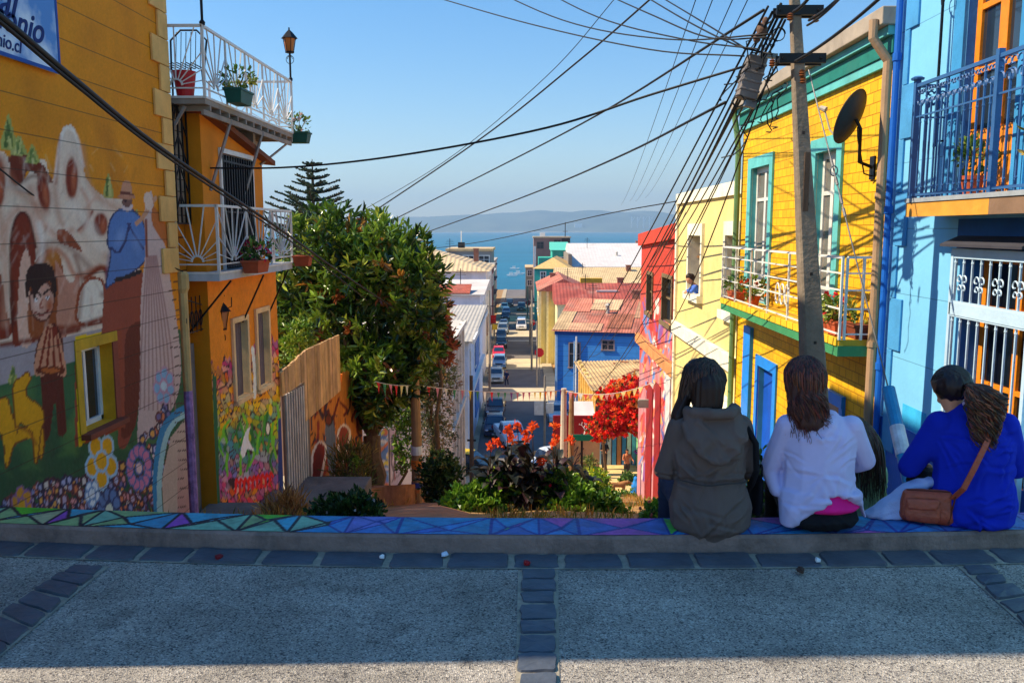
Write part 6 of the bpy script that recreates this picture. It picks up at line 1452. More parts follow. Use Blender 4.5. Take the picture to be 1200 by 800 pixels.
A, B_ = W(634, 328, 170), W(639, 319, 170); fwindow(th, 'y', 170, -1, A.x, B_.x, A.z, B_.z, WT, DG, t=.2)
for Y in (173, 178, 183): fwindow(th, 'x', 1.9, -1, Y, Y + 1.4, -10.5, -8, WT, DG)
t2 = house("green_gabled_house", "smaller green house with stepped gables just below the brown tower block", 6.4, 10.4, 200, 214, -17.8, -3.4, S("sea_green_wall", (60, 170, 150), dirt=.2, scale=.5), ('mono', 1.8, S("sea_green_roof", (90, 190, 170)), .3))
for Z in (-6.6,): fwindow(t2, 'y', 200, -1, 7.9, 9.3, Z, Z + 1.6, WT, DG, t=.18)
MB().box(3.2, 6.4, 199, 208, -17.8, -5.0).build("lower_wing", S("sea_green_wall", (60, 170, 150)), t2)
tw = house("brown_tower_block", "brown flat roofed tower block rising above the teal houses against the sea", 2.4, 12.2, 232, 246, -18, -.8, S("brown_render", (150, 118, 108), dirt=.3, scale=.3), ('flat', .35, S("roof_slab_tan", (190, 170, 140)), .25), "tower block")
ftrim(tw, "side_panel", WT, (2.38, 3.0, 231.9, 231.997, -17, -3.0)); ftrim(tw, "dark_bay", S("dark_bay", (60, 48, 44)), (9.9, 12.2, 231.8, 231.997, -5.6, -.85))
for (a, z) in ((3.3, -3.6), (7.9, -3.1)): fwindow(tw, 'y', 232, -1, a, a + 1.7, z, z + 1.7, S("tower_frame", (110, 96, 92)), DG)
ftrim(tw, "roof_tank", WT, (4.2, 5.6, 238, 240, -.45, .6)); mb = MB(); mb.tube([(10.9, 233, -.5), (10.9, 233, 3.4)], .12, 6); mb.box(10.2, 11.6, 232.9, 233.1, .9, 1.0); mb.build("antenna", DARKIRON, tw)
g1 = house("grey_end_building", "weathered grey building at the seaward end on the right of the street", .2, 2.6, 245, 262, -18.5, -9.5, S("grey_weathered", (160, 158, 140), dirt=.5, scale=.3), ('flat', .3, TANR, .2))
for Z in (-11.6, -14.4): fwindow(g1, 'y', 245, -1, .8, 2.0, Z, Z + 1.4, WT, DG, t=.15)
for i, (x0, x1, y0, y1, z, wm, lab) in enumerate(((14, 22, 226, 240, -3.7, (150, 110, 90), "brown low building with a flat roof just beyond the white shed's ridge"), (24.5, 31, 232, 244, -3.4, (110, 120, 110), "grey green building beyond the right end of the white shed"), (12.2, 18, 268, 280, -7, (190, 180, 170), "pale block near the shore behind the tower block"), (31, 44, 150, 175, -8.0, (196, 150, 120), "peach coloured block to the right behind the red house"), (22, 36, 112, 136, -9.5, (170, 150, 130), "stone coloured block right of the brick red roof"))):
 hh = house("block_building", lab, x0, x1, y0, y1, -18, z, S("block_%d" % i, wm, dirt=.3, scale=.4), ('flat', .4, [TANR, GREYR, GREYR, TILE2, TILE][i], .3), "building")
 for q in range(3): fwindow(hh, 'y', y0, -1, x0 + 1 + q * (x1 - x0 - 1.5) / 3, x0 + 2.2 + q * (x1 - x0 - 1.5) / 3, z - 2.6, z - 1.2, WT, DG, sill=False)
# nearest right: tan corrugated roof building with cream wall
ch_ = thing("tan_roofed_cafe", "low building with a rusty tan corrugated roof and cream street wall above the red flowers", "building", (6, 48, -16))
zr_n, zr_f = W(697, 456, 48).z, W(676, 424, 61).z; xn, xf = W(697, 456, 48).x, W(676, 424, 61).x
mb = MB(); mb.hexa([(xn + .1, 48.2, -16.5), (13, 48.2, -16.5), (13, 60.8, -16.9), (xf + .25, 60.8, -16.9)], [(xn + .1, 48.2, zr_n - .08), (13, 48.2, zr_n + .25), (13, 60.8, zr_f + .25), (xf + .25, 60.8, zr_f - .08)]); mb.build("wall", S("cream_cafe_wall", (244, 206, 140), rough=.85, dirt=.3), ch_)
def corrugated(mb, P00, P10, P01, P11, n, amp, th=.03):
 vs = []; P00, P10, P01, P11 = map(Vector, (P00, P10, P01, P11))
 for i in range(n * 4 + 1):
  t = i / (n * 4); z = amp * math.sin(t * n * 2 * math.pi)
  for k in (0, 1): vs.append((P00.lerp(P10, t) if k == 0 else P01.lerp(P11, t)) + Vector((0, 0, z)))
  for k in (0, 1): vs.append((P00.lerp(P10, t) if k == 0 else P01.lerp(P11, t)) + Vector((0, 0, z - th)))
 fs = []
 for i in range(n * 4): a = i * 4; b_ = a + 4; fs += [(a, b_, b_ + 1, a + 1), (a + 2, a + 3, b_ + 3, b_ + 2), (a, a + 2, b_ + 2, b_), (a + 1, b_ + 1, b_ + 3, a + 3)]
 return mb.add(vs, fs)
mb = MB(); corrugated(mb, (xn - .2, 47.6, zr_n), (14, 47.6, zr_n + .35), (xf - .2, 61.2, zr_f), (14, 61.2, zr_f + .35), 44, .028)
RUST = S("rusty_tan_sheets", (184, 154, 108), rough=.85, var=.35, scale=.9, dirt=.8, dirtcol=(.30, .16, .08), bump=.15)
mb.build("roof", RUST, ch_)
rr = random.Random(2)
for q in range(9): mb = MB(); x, y = rr.uniform(4.5, 9), rr.uniform(49, 60); z = zr_n + (zr_f - zr_n) * (y - 47.6) / 13.6 + (x - xn) * .035 + .07; mb.bar((x, y, z), (x + rr.uniform(-1.4, 1.4), y + rr.uniform(-1, 1), z + .05), .12, .05); mb.build("loose_timber", S("loose_timber", (150, 84, 60)), ch_)
mb = MB()
for i in range(7): y = 49 + i * 1.7; mb.box(xn + (xf - xn) * (y - 48) / 13 - .02, xn + .2 + (xf - xn) * (y - 48) / 13, y, y + .25, -16.4, zr_n - .1)
mb.build("pilasters", S("pilaster_yellow", (250, 216, 130)), ch_)
for i in range(3): y = 51 + i * 3.2; xx = xn + .1 + (xf + .15 - xn) * (y - 48) / 12.6; fwindow(ch_, 'x', xx - .03, -1, y, y + 1.1, -11.2, -9.2, S("yellow_box_frame", (230, 190, 60)), DG)
# wall with the red tree sign in front of it
gwall = thing("graffiti_wall", "stone coloured wall with faint scrawls that carries the dark red signboard", "wall", (2.7, 45.4, -13.4))
A, B_ = W(649, 512, 45.4), W(698, 565, 45.4)
MB().box(A.x, B_.x + .2, 45.4, 45.7, B_.z - .8, A.z).build("wall", S("tan_scrawled_wall", (190, 152, 112), rough=.9, dirt=.5, dirtcol=(.2, .13, .1), scale=2), gwall)
mb = MB(); rr = random.Random(12)
for k in range(9):
 x0, z0 = rr.uniform(A.x + .3, B_.x - .5), rr.uniform(A.z - 1.6, A.z - .4); mb.tube([(x0 + .25 * t * math.cos(t * 2 + k), 45.39, z0 + .3 * math.sin(t * 3 + k)) for t in np.linspace(0, 2, 12)], .02, 4)
mb.build("scrawl", S("scrawl_paint", (60, 40, 50)), gwall)
rs = thing("tree_signboard", "dark red signboard with a white drawing of a branching tree", "signboard", (2.6, 45.2, -9.2))
A, B_ = W(648, 513, 45.2), W(698, 487, 45.2); MB().box(A.x, B_.x, 45.2, 45.3, A.z, B_.z).build("board", S("dark_red_board", (160, 26, 34), rough=.6, dirt=.15), rs)
mb = MB(); tx, tz = W(685, 512, 45.2).x, A.z + .08; rr = random.Random(4)
def branch(x, z, a, l, r, d):
 x2, z2 = x + l * math.cos(a), z + l * math.sin(a); mb.tube([(x, 45.185, z), ((x + x2) / 2 + rr.uniform(-.02, .02), 45.185, (z + z2) / 2), (x2, 45.185, z2)], [r, r * .85, r * .7], 5)
 if d:
  for s_ in (-1, 1): branch(x2, z2, a + s_ * rr.uniform(.35, .75) + (.0 if a > .3 else .2), l * .72, r * .68, d - 1)
branch(tx, tz, 1.5, .30, .055, 4); mb.build("tree_drawing", S("sign_white", (236, 226, 220)), rs)
mb = MB(); A, B_ = W(668, 488, 46.5), W(697, 478, 46.5); mb.prism([(A.x, 46, A.z), (B_.x, 46, A.z), (B_.x, 48, B_.z), (A.x, 48, B_.z)], (0, 0, .08)); tag(mb.build("awning_roof", WHTR), "small white lean-to roof above the red signboard", "awning")
# ---------- cafe corner at the bottom of the garden: terrace, blue doors, red bougainvillea
tz_ = -11.75
tr_ = MB(); tr_.box(3.6, 9.5, 42.6, 48.1, -16, tz_); tr_.box(4.8, 9.5, 38.4, 42.58, -14, -11.2)
tag(tr_.build("terrace", S("sunlit_terrace_plaster", (226, 190, 128), rough=.9, dirt=.35, dirtcol=(.25, .17, .1)), bevel=.03), "ochre plastered terrace the two café visitors stand on", "terrace")
cf = thing("cafe_front", "café front with pale blue and white painted door panels under the red flowers", "shop front", (5.3, 47.6, tz_))
cols_ = [(150, 200, 226), (90, 170, 220), (200, 220, 230), (70, 150, 214), (190, 130, 90), (60, 130, 200), (206, 222, 232), (90, 170, 220)]
A, B_ = W(699, 548, 47.6), W(746, 497, 47.6); n_ = len(cols_)
for i in range(n_):
 x0 = A.x + (B_.x - A.x) * i / n_; x1 = A.x + (B_.x - A.x) * (i + 1) / n_; MB().box(x0 + .03, x1 - .03, 47.5 - .04 * (i % 2), 47.6, tz_, B_.z + .2).build("door_panel", S("cafe_panel_%d" % i, cols_[i], dirt=.2), cf)
MB().box(A.x - .1, 9, 47.62, 47.9, tz_ - 1, zr_n - .1).build("wall", S("cafe_inner_wall", (120, 90, 70), dirt=.3), cf)
A = W(752, 545, 46.5); MB().box(A.x - .2, A.x + .35, 46.3, 47.4, tz_, W(752, 470, 46.5).z).build("green_pillar", S("pale_green_pillar", (130, 190, 130), dirt=.25), cf)
RED_F = [(236, 40, 30), (246, 64, 36), (214, 20, 30), (250, 120, 50), (250, 150, 60), (190, 20, 30)]
bv = thing("bougainvillea", "large round bougainvillea covered in bright red blossom over the café entrance", "flowering vine", (W(735, 520, 44).x, 44, tz_))
bc = [W(706, 500, 43.4), W(728, 462, 44.2), W(735, 478, 44), W(718, 492, 43.6), (W(748, 465, 43.6)), W(752, 492, 43.4), W(742, 455, 45), W(716, 470, 45)]
MB().tube([(bc[0].x + .4, 45.0, tz_), (bc[0].x + .2, 44.6, tz_ + 1.6), bc[0]], [.10, .08, .05], 8).build("trunk", BARK, bv)
foliage("blossom", [(tuple(c), (.85, .8, .8)) for c in bc] + [(tuple(W(725, 500, 43.5)), (.9, .6, .35)), (tuple(W(752, 510, 43.6)), (.25, .3, .5))], 9000, .17, .13, RED_F, [.3, .25, .15, .12, .08, .1], parent=bv, up=.2, cluster=9, inner=.5, m=PETAL)
foliage("leaves", [(tuple(c), (.8, .8, .75)) for c in bc], 3000, .15, .08, [(110, 130, 40), (80, 100, 30), (170, 120, 40), (40, 66, 24)], parent=bv, up=.2, cluster=6, inner=.2)
bb.rotation_euler.z = R(-12); th.rotation_euler.z = R(-6)
def clutter(h, items):
 o = h.location
 for k, (dx, dy, z) in enumerate(items):
  x, y = o.x + dx, o.y + dy; mb = MB()
  if k % 3 == 0: mb.tube([(x, y, z - 1), (x, y, z + 1.9)], .05, 5); [mb.bar((x - .7 + .1 * q, y, z + 1.1 + q * .25), (x + .7 - .1 * q, y, z + 1.1 + q * .25), .04) for q in range(3)]; mb.build("aerial", DARKIRON, h)
  elif k % 3 == 1: mb.box(x - .4, x + .4, y - .4, y + .4, z - 1.2, z + .8); mb.box(x - .5, x + .5, y - .5, y + .5, z + .8, z + .9); mb.build("chimney", S("chimney_brick", (150, 100, 80), dirt=.4), h)
  else: mb.lathe([(.2, z - 1), (.2, z + .5), (.36, z + .52), (.05, z + .8)], x, y, 8); mb.build("vent_cowl", GREYR, h)
# ---------- left side of the street
PB = S("pale_blue_wall_far", (176, 196, 220), rough=.8, var=.12, scale=.5, dirt=.3)
la = thing("pilaster_building", "pale weathered building with pilasters and cornice just beyond the trees on the left", "building", (-7, 44, -13.6))
MB().box(-11, W(541, 450, 53).x, 44, 53.6, -17, W(530, 398, 44).z).build("wall", S("weathered_stucco", (206, 196, 184), rough=.9, dirt=.45, scale=.8), la)
xw = W(541, 450, 53).x; mb = MB()
for y in (44.05, 46.4, 48.7, 51.0, 53.2): mb.box(xw + .003, xw + .16, y, y + .4, -16, W(530, 398, 44).z)
zt_la = W(530, 398, 44).z
for z, o_ in ((zt_la, .3), (W(545, 486, 48).z, .25)): mb.box(xw + .003, xw + o_, 43.9, 53.7, z - .25, z)
mb.build("pilasters", S("stucco_trim", (222, 214, 200), dirt=.35), la)
for y in (45, 47.3, 49.6, 51.9):
 for z0, z1 in ((-7.4, -5.2), (-12.8, -9.6)): fwindow(la, 'x', xw, 1, y - .3, y + .7, z0, z1, WT, DG, t=.08)
lb = house("light_blue_house", "light blue house with tall blue shutters and a white eaves board, left of the street", -12.5, -4.5, 67, 90, -17, -7.3, S("light_blue_wall", (206, 218, 238), rough=.8, dirt=.2, scale=.5), ('mono', .9, GREYR, .5))
ftrim(lb, "eaves_board", WT, (-4.1, -3.95, 66.4, 90.6, -7.4, -7.0))
SHB = S("shutter_blue", (20, 120, 196), rough=.6, lines=('Z', .3, .1))
each("shutters", SHB, lb, [lambda m: m.box(-4.49, -4.4, 76, 81.5, -11.2, -7.9), lambda m: m.box(-4.49, -4.4, 76, 81.5, -15.4, -12.2)])
ftrim(lb, "belt", WT, (-4.495, -4.2, 67, 90, -11.9, -11.6))
for i in range(3): fwindow(lb, 'y', 67, -1, -11.6 + i * 2.4, -10.5 + i * 2.4, -10.6, -8.4, WT, DG)
for i in range(3): fwindow(lb, 'x', -4.5, 1, 68.6 + i * 6.6, 69.9 + i * 6.6, -10.6, -8.3, WT, DG)
lc = house("white_sheds", "white flat roofed house with a strip of red tiles beyond the light blue house", -15, -5.2, 99.5, 114, -17.1, -6.1, LILAC, ('mono', 1.0, S("white_cream_roof", (206, 198, 190), dirt=.25, scale=.4), .5))
MB().prism([(-12, 99.2, -5.9), (-6.4, 99.2, -5.9), (-6.4, 103, -5.1), (-12, 103, -5.1)], (0, 0, .12)).build("tile_strip", TILE, lc)
for i in range(3): fwindow(lc, 'x', -5.2, 1, 101 + i * 4.4, 102.4 + i * 4.4, -9.6, -7.4, WT, DG);
for i in range(3): fwindow(lc, 'y', 99.5, -1, -14 + i * 2.6, -12.8 + i * 2.6, -9.6, -7.6, WT, DG)
l2 = house("tan_shed_house", "small house with a tan sheet roof tucked before the white roofed one on the left", -11.5, -5.2, 90.6, 98, -17, -13.6, S("salmon_wall", (214, 150, 130), dirt=.3), ('gablex', 1.2, TANR, .4))
ld = house("tan_hip_house", "long lilac white house with a wide tan hipped roof left of the street", -26, -5.8, 127, 149, -17.3, -4.6, LILAC, ('hip', 3.3, S("tan_rib_roof", (206, 180, 140), rough=.8, dirt=.25, scale=.4, wave=('X', 9, .8), var=.12), .7))
for i in range(4): fwindow(ld, 'x', -5.8, 1, 129 + i * 5, 130.4 + i * 5, -8.4, -6.2, WT, DG); fwindow(ld, 'y', 127, -1, -24 + i * 4.4, -22.6 + i * 4.4, -8, -6, WT, DG)
for i in range(4): fwindow(ld, 'x', -5.8, 1, 129 + i * 5, 130.4 + i * 5, -14.4, -11.8, S("maroon_frame", (120, 40, 50)), DG)
le = house("dark_red_house", "narrow house with a dark red front between the tan hipped roof and the grey block", -14, -6.2, 161, 172, -17.5, -5.5, S("dark_red_wall", (130, 66, 66), dirt=.3), ('flat', .4, GREYR, .3))
for i in range(3): fwindow(le, 'x', -6.2, 1, 162 + i * 3.2, 163.3 + i * 3.2, -9, -7, WT, DG)
lf = house("grey_glazed_block", "grey block with rows of balconies and glazing near the seaward end on the left", -16, -6.9, 176, 192, -17.6, -2.9, S("grey_block_wall", (140, 140, 140), dirt=.3, scale=.4), ('flat', .5, TANR, .3))
for k in range(4):
 z = -5.6 - k * 2.9; fwindow(lf, 'y', 176, -1, -9.4, -7.4, z, z + 1.7, WT, DG, t=.2); fwindow(lf, 'y', 176, -1, -12.6, -10.6, z, z + 1.7, WT, DG, t=.2)
 ftrim(lf, "balcony_slab", S("slab_red_brown", (120, 60, 56)), (-6.897, -6.1, 177 + .2 * k, 191, z - .5, z - .3))
ftrim(lf, "roof_tank", DARKIRON, (-14.2, -12.8, 182, 183.4, -2.4, -1.2)); MB().tube([(-13.5, 182.5, -1.2), (-13.5, 182.5, 1.2)], .12, 6).build("antenna", WT, lf)
for i, (x0, x1, y0, y1, z, wm, lab, rm) in enumerate(((-14, -7.4, 196, 214, -8.5, (190, 160, 150), "pinkish block beyond the grey glazed one", GREYR), (-17, -8.2, 225, 250, -7, (200, 196, 190), "off white block near the waterfront on the left", GREYR), (-34, -16, 92, 118, -7.6, (206, 190, 170), "sand coloured block hidden mostly behind the big tree", TILE), (-40, -28, 130, 160, -6, (190, 200, 206), "pale grey block behind the pine tree", GREYR), (-30, -13.5, 60, 84, -9.4, (180, 150, 130), "low block under the big tree's right side", TILE))):
 hh = house("block_building", lab, x0, x1, y0, y1, -18, z, S("blockl_%d" % i, wm, dirt=.3, scale=.4), ('flat', .4, rm, .3), "building")
 for q in range(3): fwindow(hh, 'y', y0, -1, x0 + 1 + q * (x1 - x0 - 1.5) / 3, x0 + 2.2 + q * (x1 - x0 - 1.5) / 3, z - 2.6, z - 1.2, WT, DG, sill=False)
clutter(bb, [(-2, 9, -6.2), (2.5, 12, -6.1), (0, 6, -7)]); clutter(r2, [(-4, 5, -6.3), (1, 8, -5.9), (5, 4, -6.7)]); clutter(wr, [(-6, 14, -2.2), (6, 20, -2), (0, 8, -4)]); clutter(ld, [(4, 9, -1.8), (8, 12, -2.4), (-2, 8, -2)]); clutter(lc, [(2, 8, -5.2), (-1, 5, -5.4)]); clutter(rb, [(1, 8, -6), (-1, 14, -6)]); clutter(r3, [(-5, 5, -6), (3, 7, -5.4), (6, 5, -6)])
# anchored boats
BO = S("boat_white", (226, 226, 222), bump=0)
for i, (px, py, lab) in enumerate(((603, 316, "small pale boat lying off the end of the street"), (608, 322, "second small boat just below and right of the first"), (600, 324, "third small boat nearest the rooftops"))):
 P_ = WZ(px, py, -24); bt_ = thing("boat", lab, "boat", P_); s_ = 1.0; mb = MB(); x, y, z = P_
 mb.prism([(x - 3, y, z + 1), (x - 2.4, y, z - .1), (x + 2.2, y, z - .1), (x + 3.2, y, z + 1.1)], (0, 1.8, 0)); mb.build("hull", BO, bt_)
 MB().box(x - 1.6, x + .6, y + .3, y + 1.5, z + 1.0, z + 2.2).build("cabin", BO, bt_)
for i, px in enumerate((742, 749, 756, 763)):
 P_ = W(px, 270, 6600); tag(MB().bar((P_.x, 6700, -20), (P_.x, 6700, 95), 7, c=None).bar((P_.x, 6700, 60), (P_.x + 26, 6700, 95), 4).build("harbour_crane", WT), "faint pale harbour crane on the far shore, %s of four" % ["leftmost", "second from left", "third from left", "rightmost"][i], "crane")
tag(MB().box(W(678, 266, 6700).x - 30, W(678, 266, 6700).x + 30, 6700, 6750, -20, 42).build("white_far_building", WT), "tiny white building on the far shore slope", "building")
# ================================================================== VEHICLES
TYRE = S("tyre", (26, 26, 28), rough=.9, bump=0); RIM = S("rim", (150, 152, 156), metal=.7, rough=.4, bump=0); HEADL = S("headlight", (226, 230, 236), rough=.15, bump=0); CGL = S("car_glass", (36, 56, 82), rough=.06, spec=.9, bump=0, var=.1); TRIMB = S("bumper_black", (30, 30, 32), bump=0)
TAILL = S("tail_lamp", (150, 20, 20), rough=.3, bump=0)
def car(label, paint, X, Y, rot=0, kind='hatch', grp=None, z=None, cabin_m=None):
 """front of the car looks towards -Y (the camera) at rot 0"""
 Lh = {'hatch': 1.95, 'sedan': 2.2, 'van': 2.2, 'pickup': 2.45, 'suv': 2.2}[kind]; Wd = {'van': .86, 'pickup': .90, 'suv': .9}.get(kind, .82)
 up = {'van': .1, 'pickup': .16, 'suv': .12}.get(kind, 0); H = {'hatch': 1.46, 'sedan': 1.42, 'van': 1.95, 'pickup': 1.72, 'suv': 1.7}[kind]
 o = thing({'van': 'van', 'pickup': 'pickup_truck'}.get(kind, 'parked_car'), label, {'van': 'van', 'pickup': 'pickup truck'}.get(kind, 'car'), (0, 0, 0), grp)
 bel = .86 + up; b0 = .26 + up
 if kind == 'van': cab = [(-Lh + .15, bel), (-Lh + .75, H - .1), (-Lh + 1.1, H), (Lh - .15, H - .02), (Lh - .05, bel)]
 elif kind == 'hatch': cab = [(-.95, bel), (-.35, H - .06), (0, H), (1.25, H - .05), (1.8, bel)]
 elif kind == 'sedan': cab = [(-1.0, bel), (-.35, H - .05), (0, H), (.85, H - .04), (1.45, bel)]
 elif kind == 'suv': cab = [(-1.1, bel), (-.6, H - .06), (-.2, H), (1.85, H - .06), (2.1, bel)]
 else: cab = [(-1.15, bel), (-.6, H - .06), (-.25, H), (.55, H - .04), (.75, bel)]
 hood = -Lh * .55 if kind != 'van' else -Lh + .2
 prof = [(-Lh, b0), (-Lh, b0 + .32), (-Lh + .08, bel - .16), (cab[0][0], bel), (cab[-1][0], bel), (Lh - .06, bel - (.0 if kind != 'sedan' else .05)), (Lh, bel - .2), (Lh, b0)]
 vs = []; xsn = [(-1.0, 0.0), (-.97, .04), (.97, .04), (1.0, 0)]; mb = MB()
 n = len(prof)
 for sx, ins in ((-Wd, 0.0), (-Wd * .9, .05), (Wd * .9, .05), (Wd, 0.0)):
  for (y, z_) in prof: vs.append((sx, y * (1 if abs(sx) < Wd else .975), z_ + (ins if z_ > b0 + .1 else 0)))
 fs = [(i * n + j, i * n + (j + 1) % n, (i + 1) * n + (j + 1) % n, (i + 1) * n + j) for i in range(3) for j in range(n)] + [tuple(range(n))[::-1], tuple(3 * n + j for j in range(n))]
 mb.add(vs, fs)
 n = len(cab); vs = []
 for s_ in (-1, 1):
  for (y, z_) in cab: t = (z_ - bel) / (H - bel); vs.append((s_ * (Wd * .93 - .14 * t), y, z_ + .02))
 mb.add(vs, [(j, j + 1, n + j + 1, n + j) for j in range(n - 1)] + [tuple(range(n))[::-1], tuple(n + j for j in range(n))])
 if kind == 'pickup': mb.box(-Wd + .06, Wd - .06, .8, Lh - .05, bel + .02, bel + .1)
 mb.build("body", paint, o, bevel=.03)
 g = MB(); e = .012
 def gl(p0, p1, side=0):
  pass
 (ya, za), (yb, zb) = cab[0], cab[1]; q = .1
 def P_(s_, y, z_): t = (z_ - bel) / (H - bel); return (s_ * (Wd * .93 - .14 * t), y, z_ + .02)
 for (i0, i1, sg) in ((0, 1, -1), (n - 2, n - 1, 1)):
  (ya, za), (yb, zb) = cab[i0], cab[i1]; t0, t1 = (.12, .92) if sg < 0 else (.08, .85)
  c = [];
  for s_, t in ((-.88, t0), (.88, t0), (.88, t1), (-.88, t1)): p = P_(s_, ya + (yb - ya) * t, za + (zb - za) * t); c.append((p[0], p[1] + sg * e * 1.5, p[2] + e))
  g.add(c, [(0, 1, 2, 3)])
 zlo, zhi = bel + .06, H - .12
 for s_ in (-1, 1):
  def yat(z_, front):
   pts = cab[:3] if front else cab[-2:][::-1]
   return float(np.interp(z_, [p[1] for p in pts], [p[0] for p in pts]))
  y0, y1, y2, y3 = yat(zlo, True) + .12, yat(zlo, False) - .14, yat(zhi, False) - .16, yat(zhi, True) + .08
  k = 2
  for i in range(k):
   a0, a1 = i / k + .02, (i + 1) / k - .02
   c = [P_(s_, y0 + (y1 - y0) * a0, zlo), P_(s_, y0 + (y1 - y0) * a1, zlo), P_(s_, y3 + (y2 - y3) * a1, zhi), P_(s_, y3 + (y2 - y3) * a0, zhi)]
   g.add([(p[0] + s_ * e, p[1], p[2]) for p in c], [(0, 1, 2, 3)])
 g.build("windows", CGL, o)
 for sx in (-1, 1):
  for y in (-Lh * .62, Lh * .62):
   t = MB(); P0 = Vector((sx * (Wd - .16), y, .31)); P1 = Vector((sx * (Wd + .01), y, .31)); t.tube([P0, P1], .31, 18); w_ = t.build("wheel", TYRE, o)
   t = MB(); t.tube([P1, P1 + Vector((sx * .012, 0, 0))], .19, 14); t.build("rim", RIM, w_)
  h = MB(); h.ball((sx * (Wd - .22), -Lh + .05, b0 + .38), (.16, .07, .085), sub=2); h.build("headlight", HEADL, o)
  h = MB(); h.box(sx * Wd - .1, sx * Wd + .06, Lh - .04, Lh + .01, bel - .3, bel - .08); h.build("tail_lamp", TAILL, o)
  h = MB(); h.ball((sx * (Wd + .09), cab[0][0] + .3, bel + .09), (.09, .05, .07), sub=1); h.build("mirror", TRIMB, o)
 each("bumper", TRIMB if kind == 'pickup' else paint, o, [lambda m: m.box(-Wd + .04, Wd - .04, -Lh - .06, -Lh + .02, b0 - .02, b0 + .18), lambda m: m.box(-Wd + .04, Wd - .04, Lh - .02, Lh + .06, b0 - .02, b0 + .18)], bevel=.02)
 b_ = MB(); b_.box(-.42, .42, -Lh - .012, -Lh + .01, b0 + .26, b0 + .42); b_.build("grille", TRIMB, o)
 b_ = MB(); b_.box(-.2, .2, -Lh - .075, -Lh - .061, b0 + .04, b0 + .15); b_.build("number_plate", WT, o)
 o.scale = (1.12,) * 3; o.rotation_euler = (0, 0, R(rot)); o.location = (X, Y, (zt(Y) + .04) if z is None else z); return o
def cp(name, rgb): return S("car_" + name, rgb, rough=.25, var=.03, spec=.7, bump=0, metal=.15)
G_ = "cars parked along the left kerb"
row = [(579, 513, 'hatch', (28, 44, 78), "dark blue hatchback parked behind the white pickup"), (580, 490, 'sedan', (70, 28, 34), "maroon sedan parked just beyond the dark blue hatchback"),
       (581, 449, 'sedan', (190, 196, 190), "silver sedan first in the sunlit left row beside the walking person"), (585, 432, 'hatch', (120, 160, 200), "light blue hatchback second in the left row"), (584, 421, 'hatch', (214, 40, 66), "bright red hatchback in the left row"),
       (587, 408, 'sedan', (50, 50, 58), "black sedan just beyond the red hatchback"), (587, 399, 'hatch', (60, 80, 110), "slate blue hatchback beyond the black sedan"), (589, 392, 'suv', (130, 140, 150), "grey car behind the slate blue one in the left row"),
       (590, 385, 'sedan', (236, 232, 228), "white sedan level with the white van"), (592, 375, 'hatch', (40, 56, 90), "navy hatchback beyond the white sedan"), (593, 369, 'hatch', (70, 120, 170), "mid blue hatchback near the far end of the left row"), (591, 363, 'hatch', (226, 226, 224), "white hatchback last in the left row")]
carZ = lambda px, py: (lambda P: P)(WZ(px, py, -16.9))
for px, py, k, c_, lab in row:
 P_ = WZ(px, py, zt(WZ(px, py, -17).y) + .03); car(lab, cp(lab.split()[0] + lab.split()[1] + str(py), c_), P_.x, P_.y + 2.0, random.uniform(-2, 2), k, G_)
P_ = WZ(598, 527, -16.65); car("white pickup truck driving up the street behind the orange flowers", cp("pickup_white", (226, 230, 236)), P_.x, P_.y + 2.3, 14, 'pickup')
P_ = WZ(611, 386, -17.2); car("white van coming up the middle of the street", cp("van_white", (236, 236, 238)), P_.x, P_.y + 2, 0, 'van')
P_ = WZ(611, 364, -17.6); car("dark grey car at the far right end of the street", cp("far_grey", (96, 104, 110)), P_.x, P_.y + 2, 0, 'suv')
P_ = WZ(597, 359, -17.8); car("black car in the middle of the far end of the street", cp("far_black", (24, 26, 34)), P_.x, P_.y + 2, 0, 'suv')
P_ = WZ(640, 548, zt(61) + .05); car("silver white car turning at the bottom of the steps, half hidden by flowers", cp("silver_white", (206, 214, 222)), P_.x + .2, P_.y, -58, 'hatch')
P_ = WZ(549, 552, zt(60) + .05); t_ = car("black taxi with a yellow roof at the left end of the cross street", cp("taxi_black", (24, 24, 26)), P_.x, P_.y, 76, 'sedan')
for c in list(t_.children):
 pass
mb = MB(); mb.hexa([(-.60, -.3, 1.425), (.60, -.3, 1.425), (.60, .85, 1.425), (-.60, .85, 1.425)], [(-.56, -.22, 1.475), (.56, -.22, 1.475), (.56, .8, 1.475), (-.56, .8, 1.475)])
rf_ = mk("yellow_roof", mb.v, mb.f, cp("taxi_yellow", (240, 200, 20)), None, origin=(0, 0, 0)); rf_.parent = t_
P_ = WZ(670, 413, -16.8) if False else WZ(651, 444, -16.8); car("white car tucked against the cobalt house on the right", cp("right_white", (226, 222, 218)), 4.0 - .9, 86 - 4.5, 4, 'hatch')
# ================================================================== STREET FURNITURE
def pole(label, P0, h, r, m, name="street_pole", cat="pole", arms=(), top=None, lamp=None, grp=None):
 o = thing(name, label, cat, P0, grp); x, y, z = P0; MB().tube([(x, y, z), (x, y, z + h)], [r, r * .7], 10).build("shaft", m, o)
 if arms:
  mb = MB()
  for (dz, w_) in arms: mb.box(x - w_ / 2, x + w_ / 2, y - .05, y + .05, z + dz, z + dz + .1)
  mb.build("crossarm", DARKIRON, o)
 if lamp:
  mb = MB(); mb.tube([(x, y, z + h - .2), (x + lamp * .5, y, z + h + .15), (x + lamp, y, z + h + .1)], .05, 6); mb.build("lamp_arm", m, o)
  MB().ball((x + lamp, y, z + h + .06), (.32, .14, .09)).build("lamp_head", STL, o)
 return o
PGREY = S("pole_grey_far", (150, 140, 126), dirt=.3); PDK = S("pole_dark", (90, 74, 60), dirt=.3)
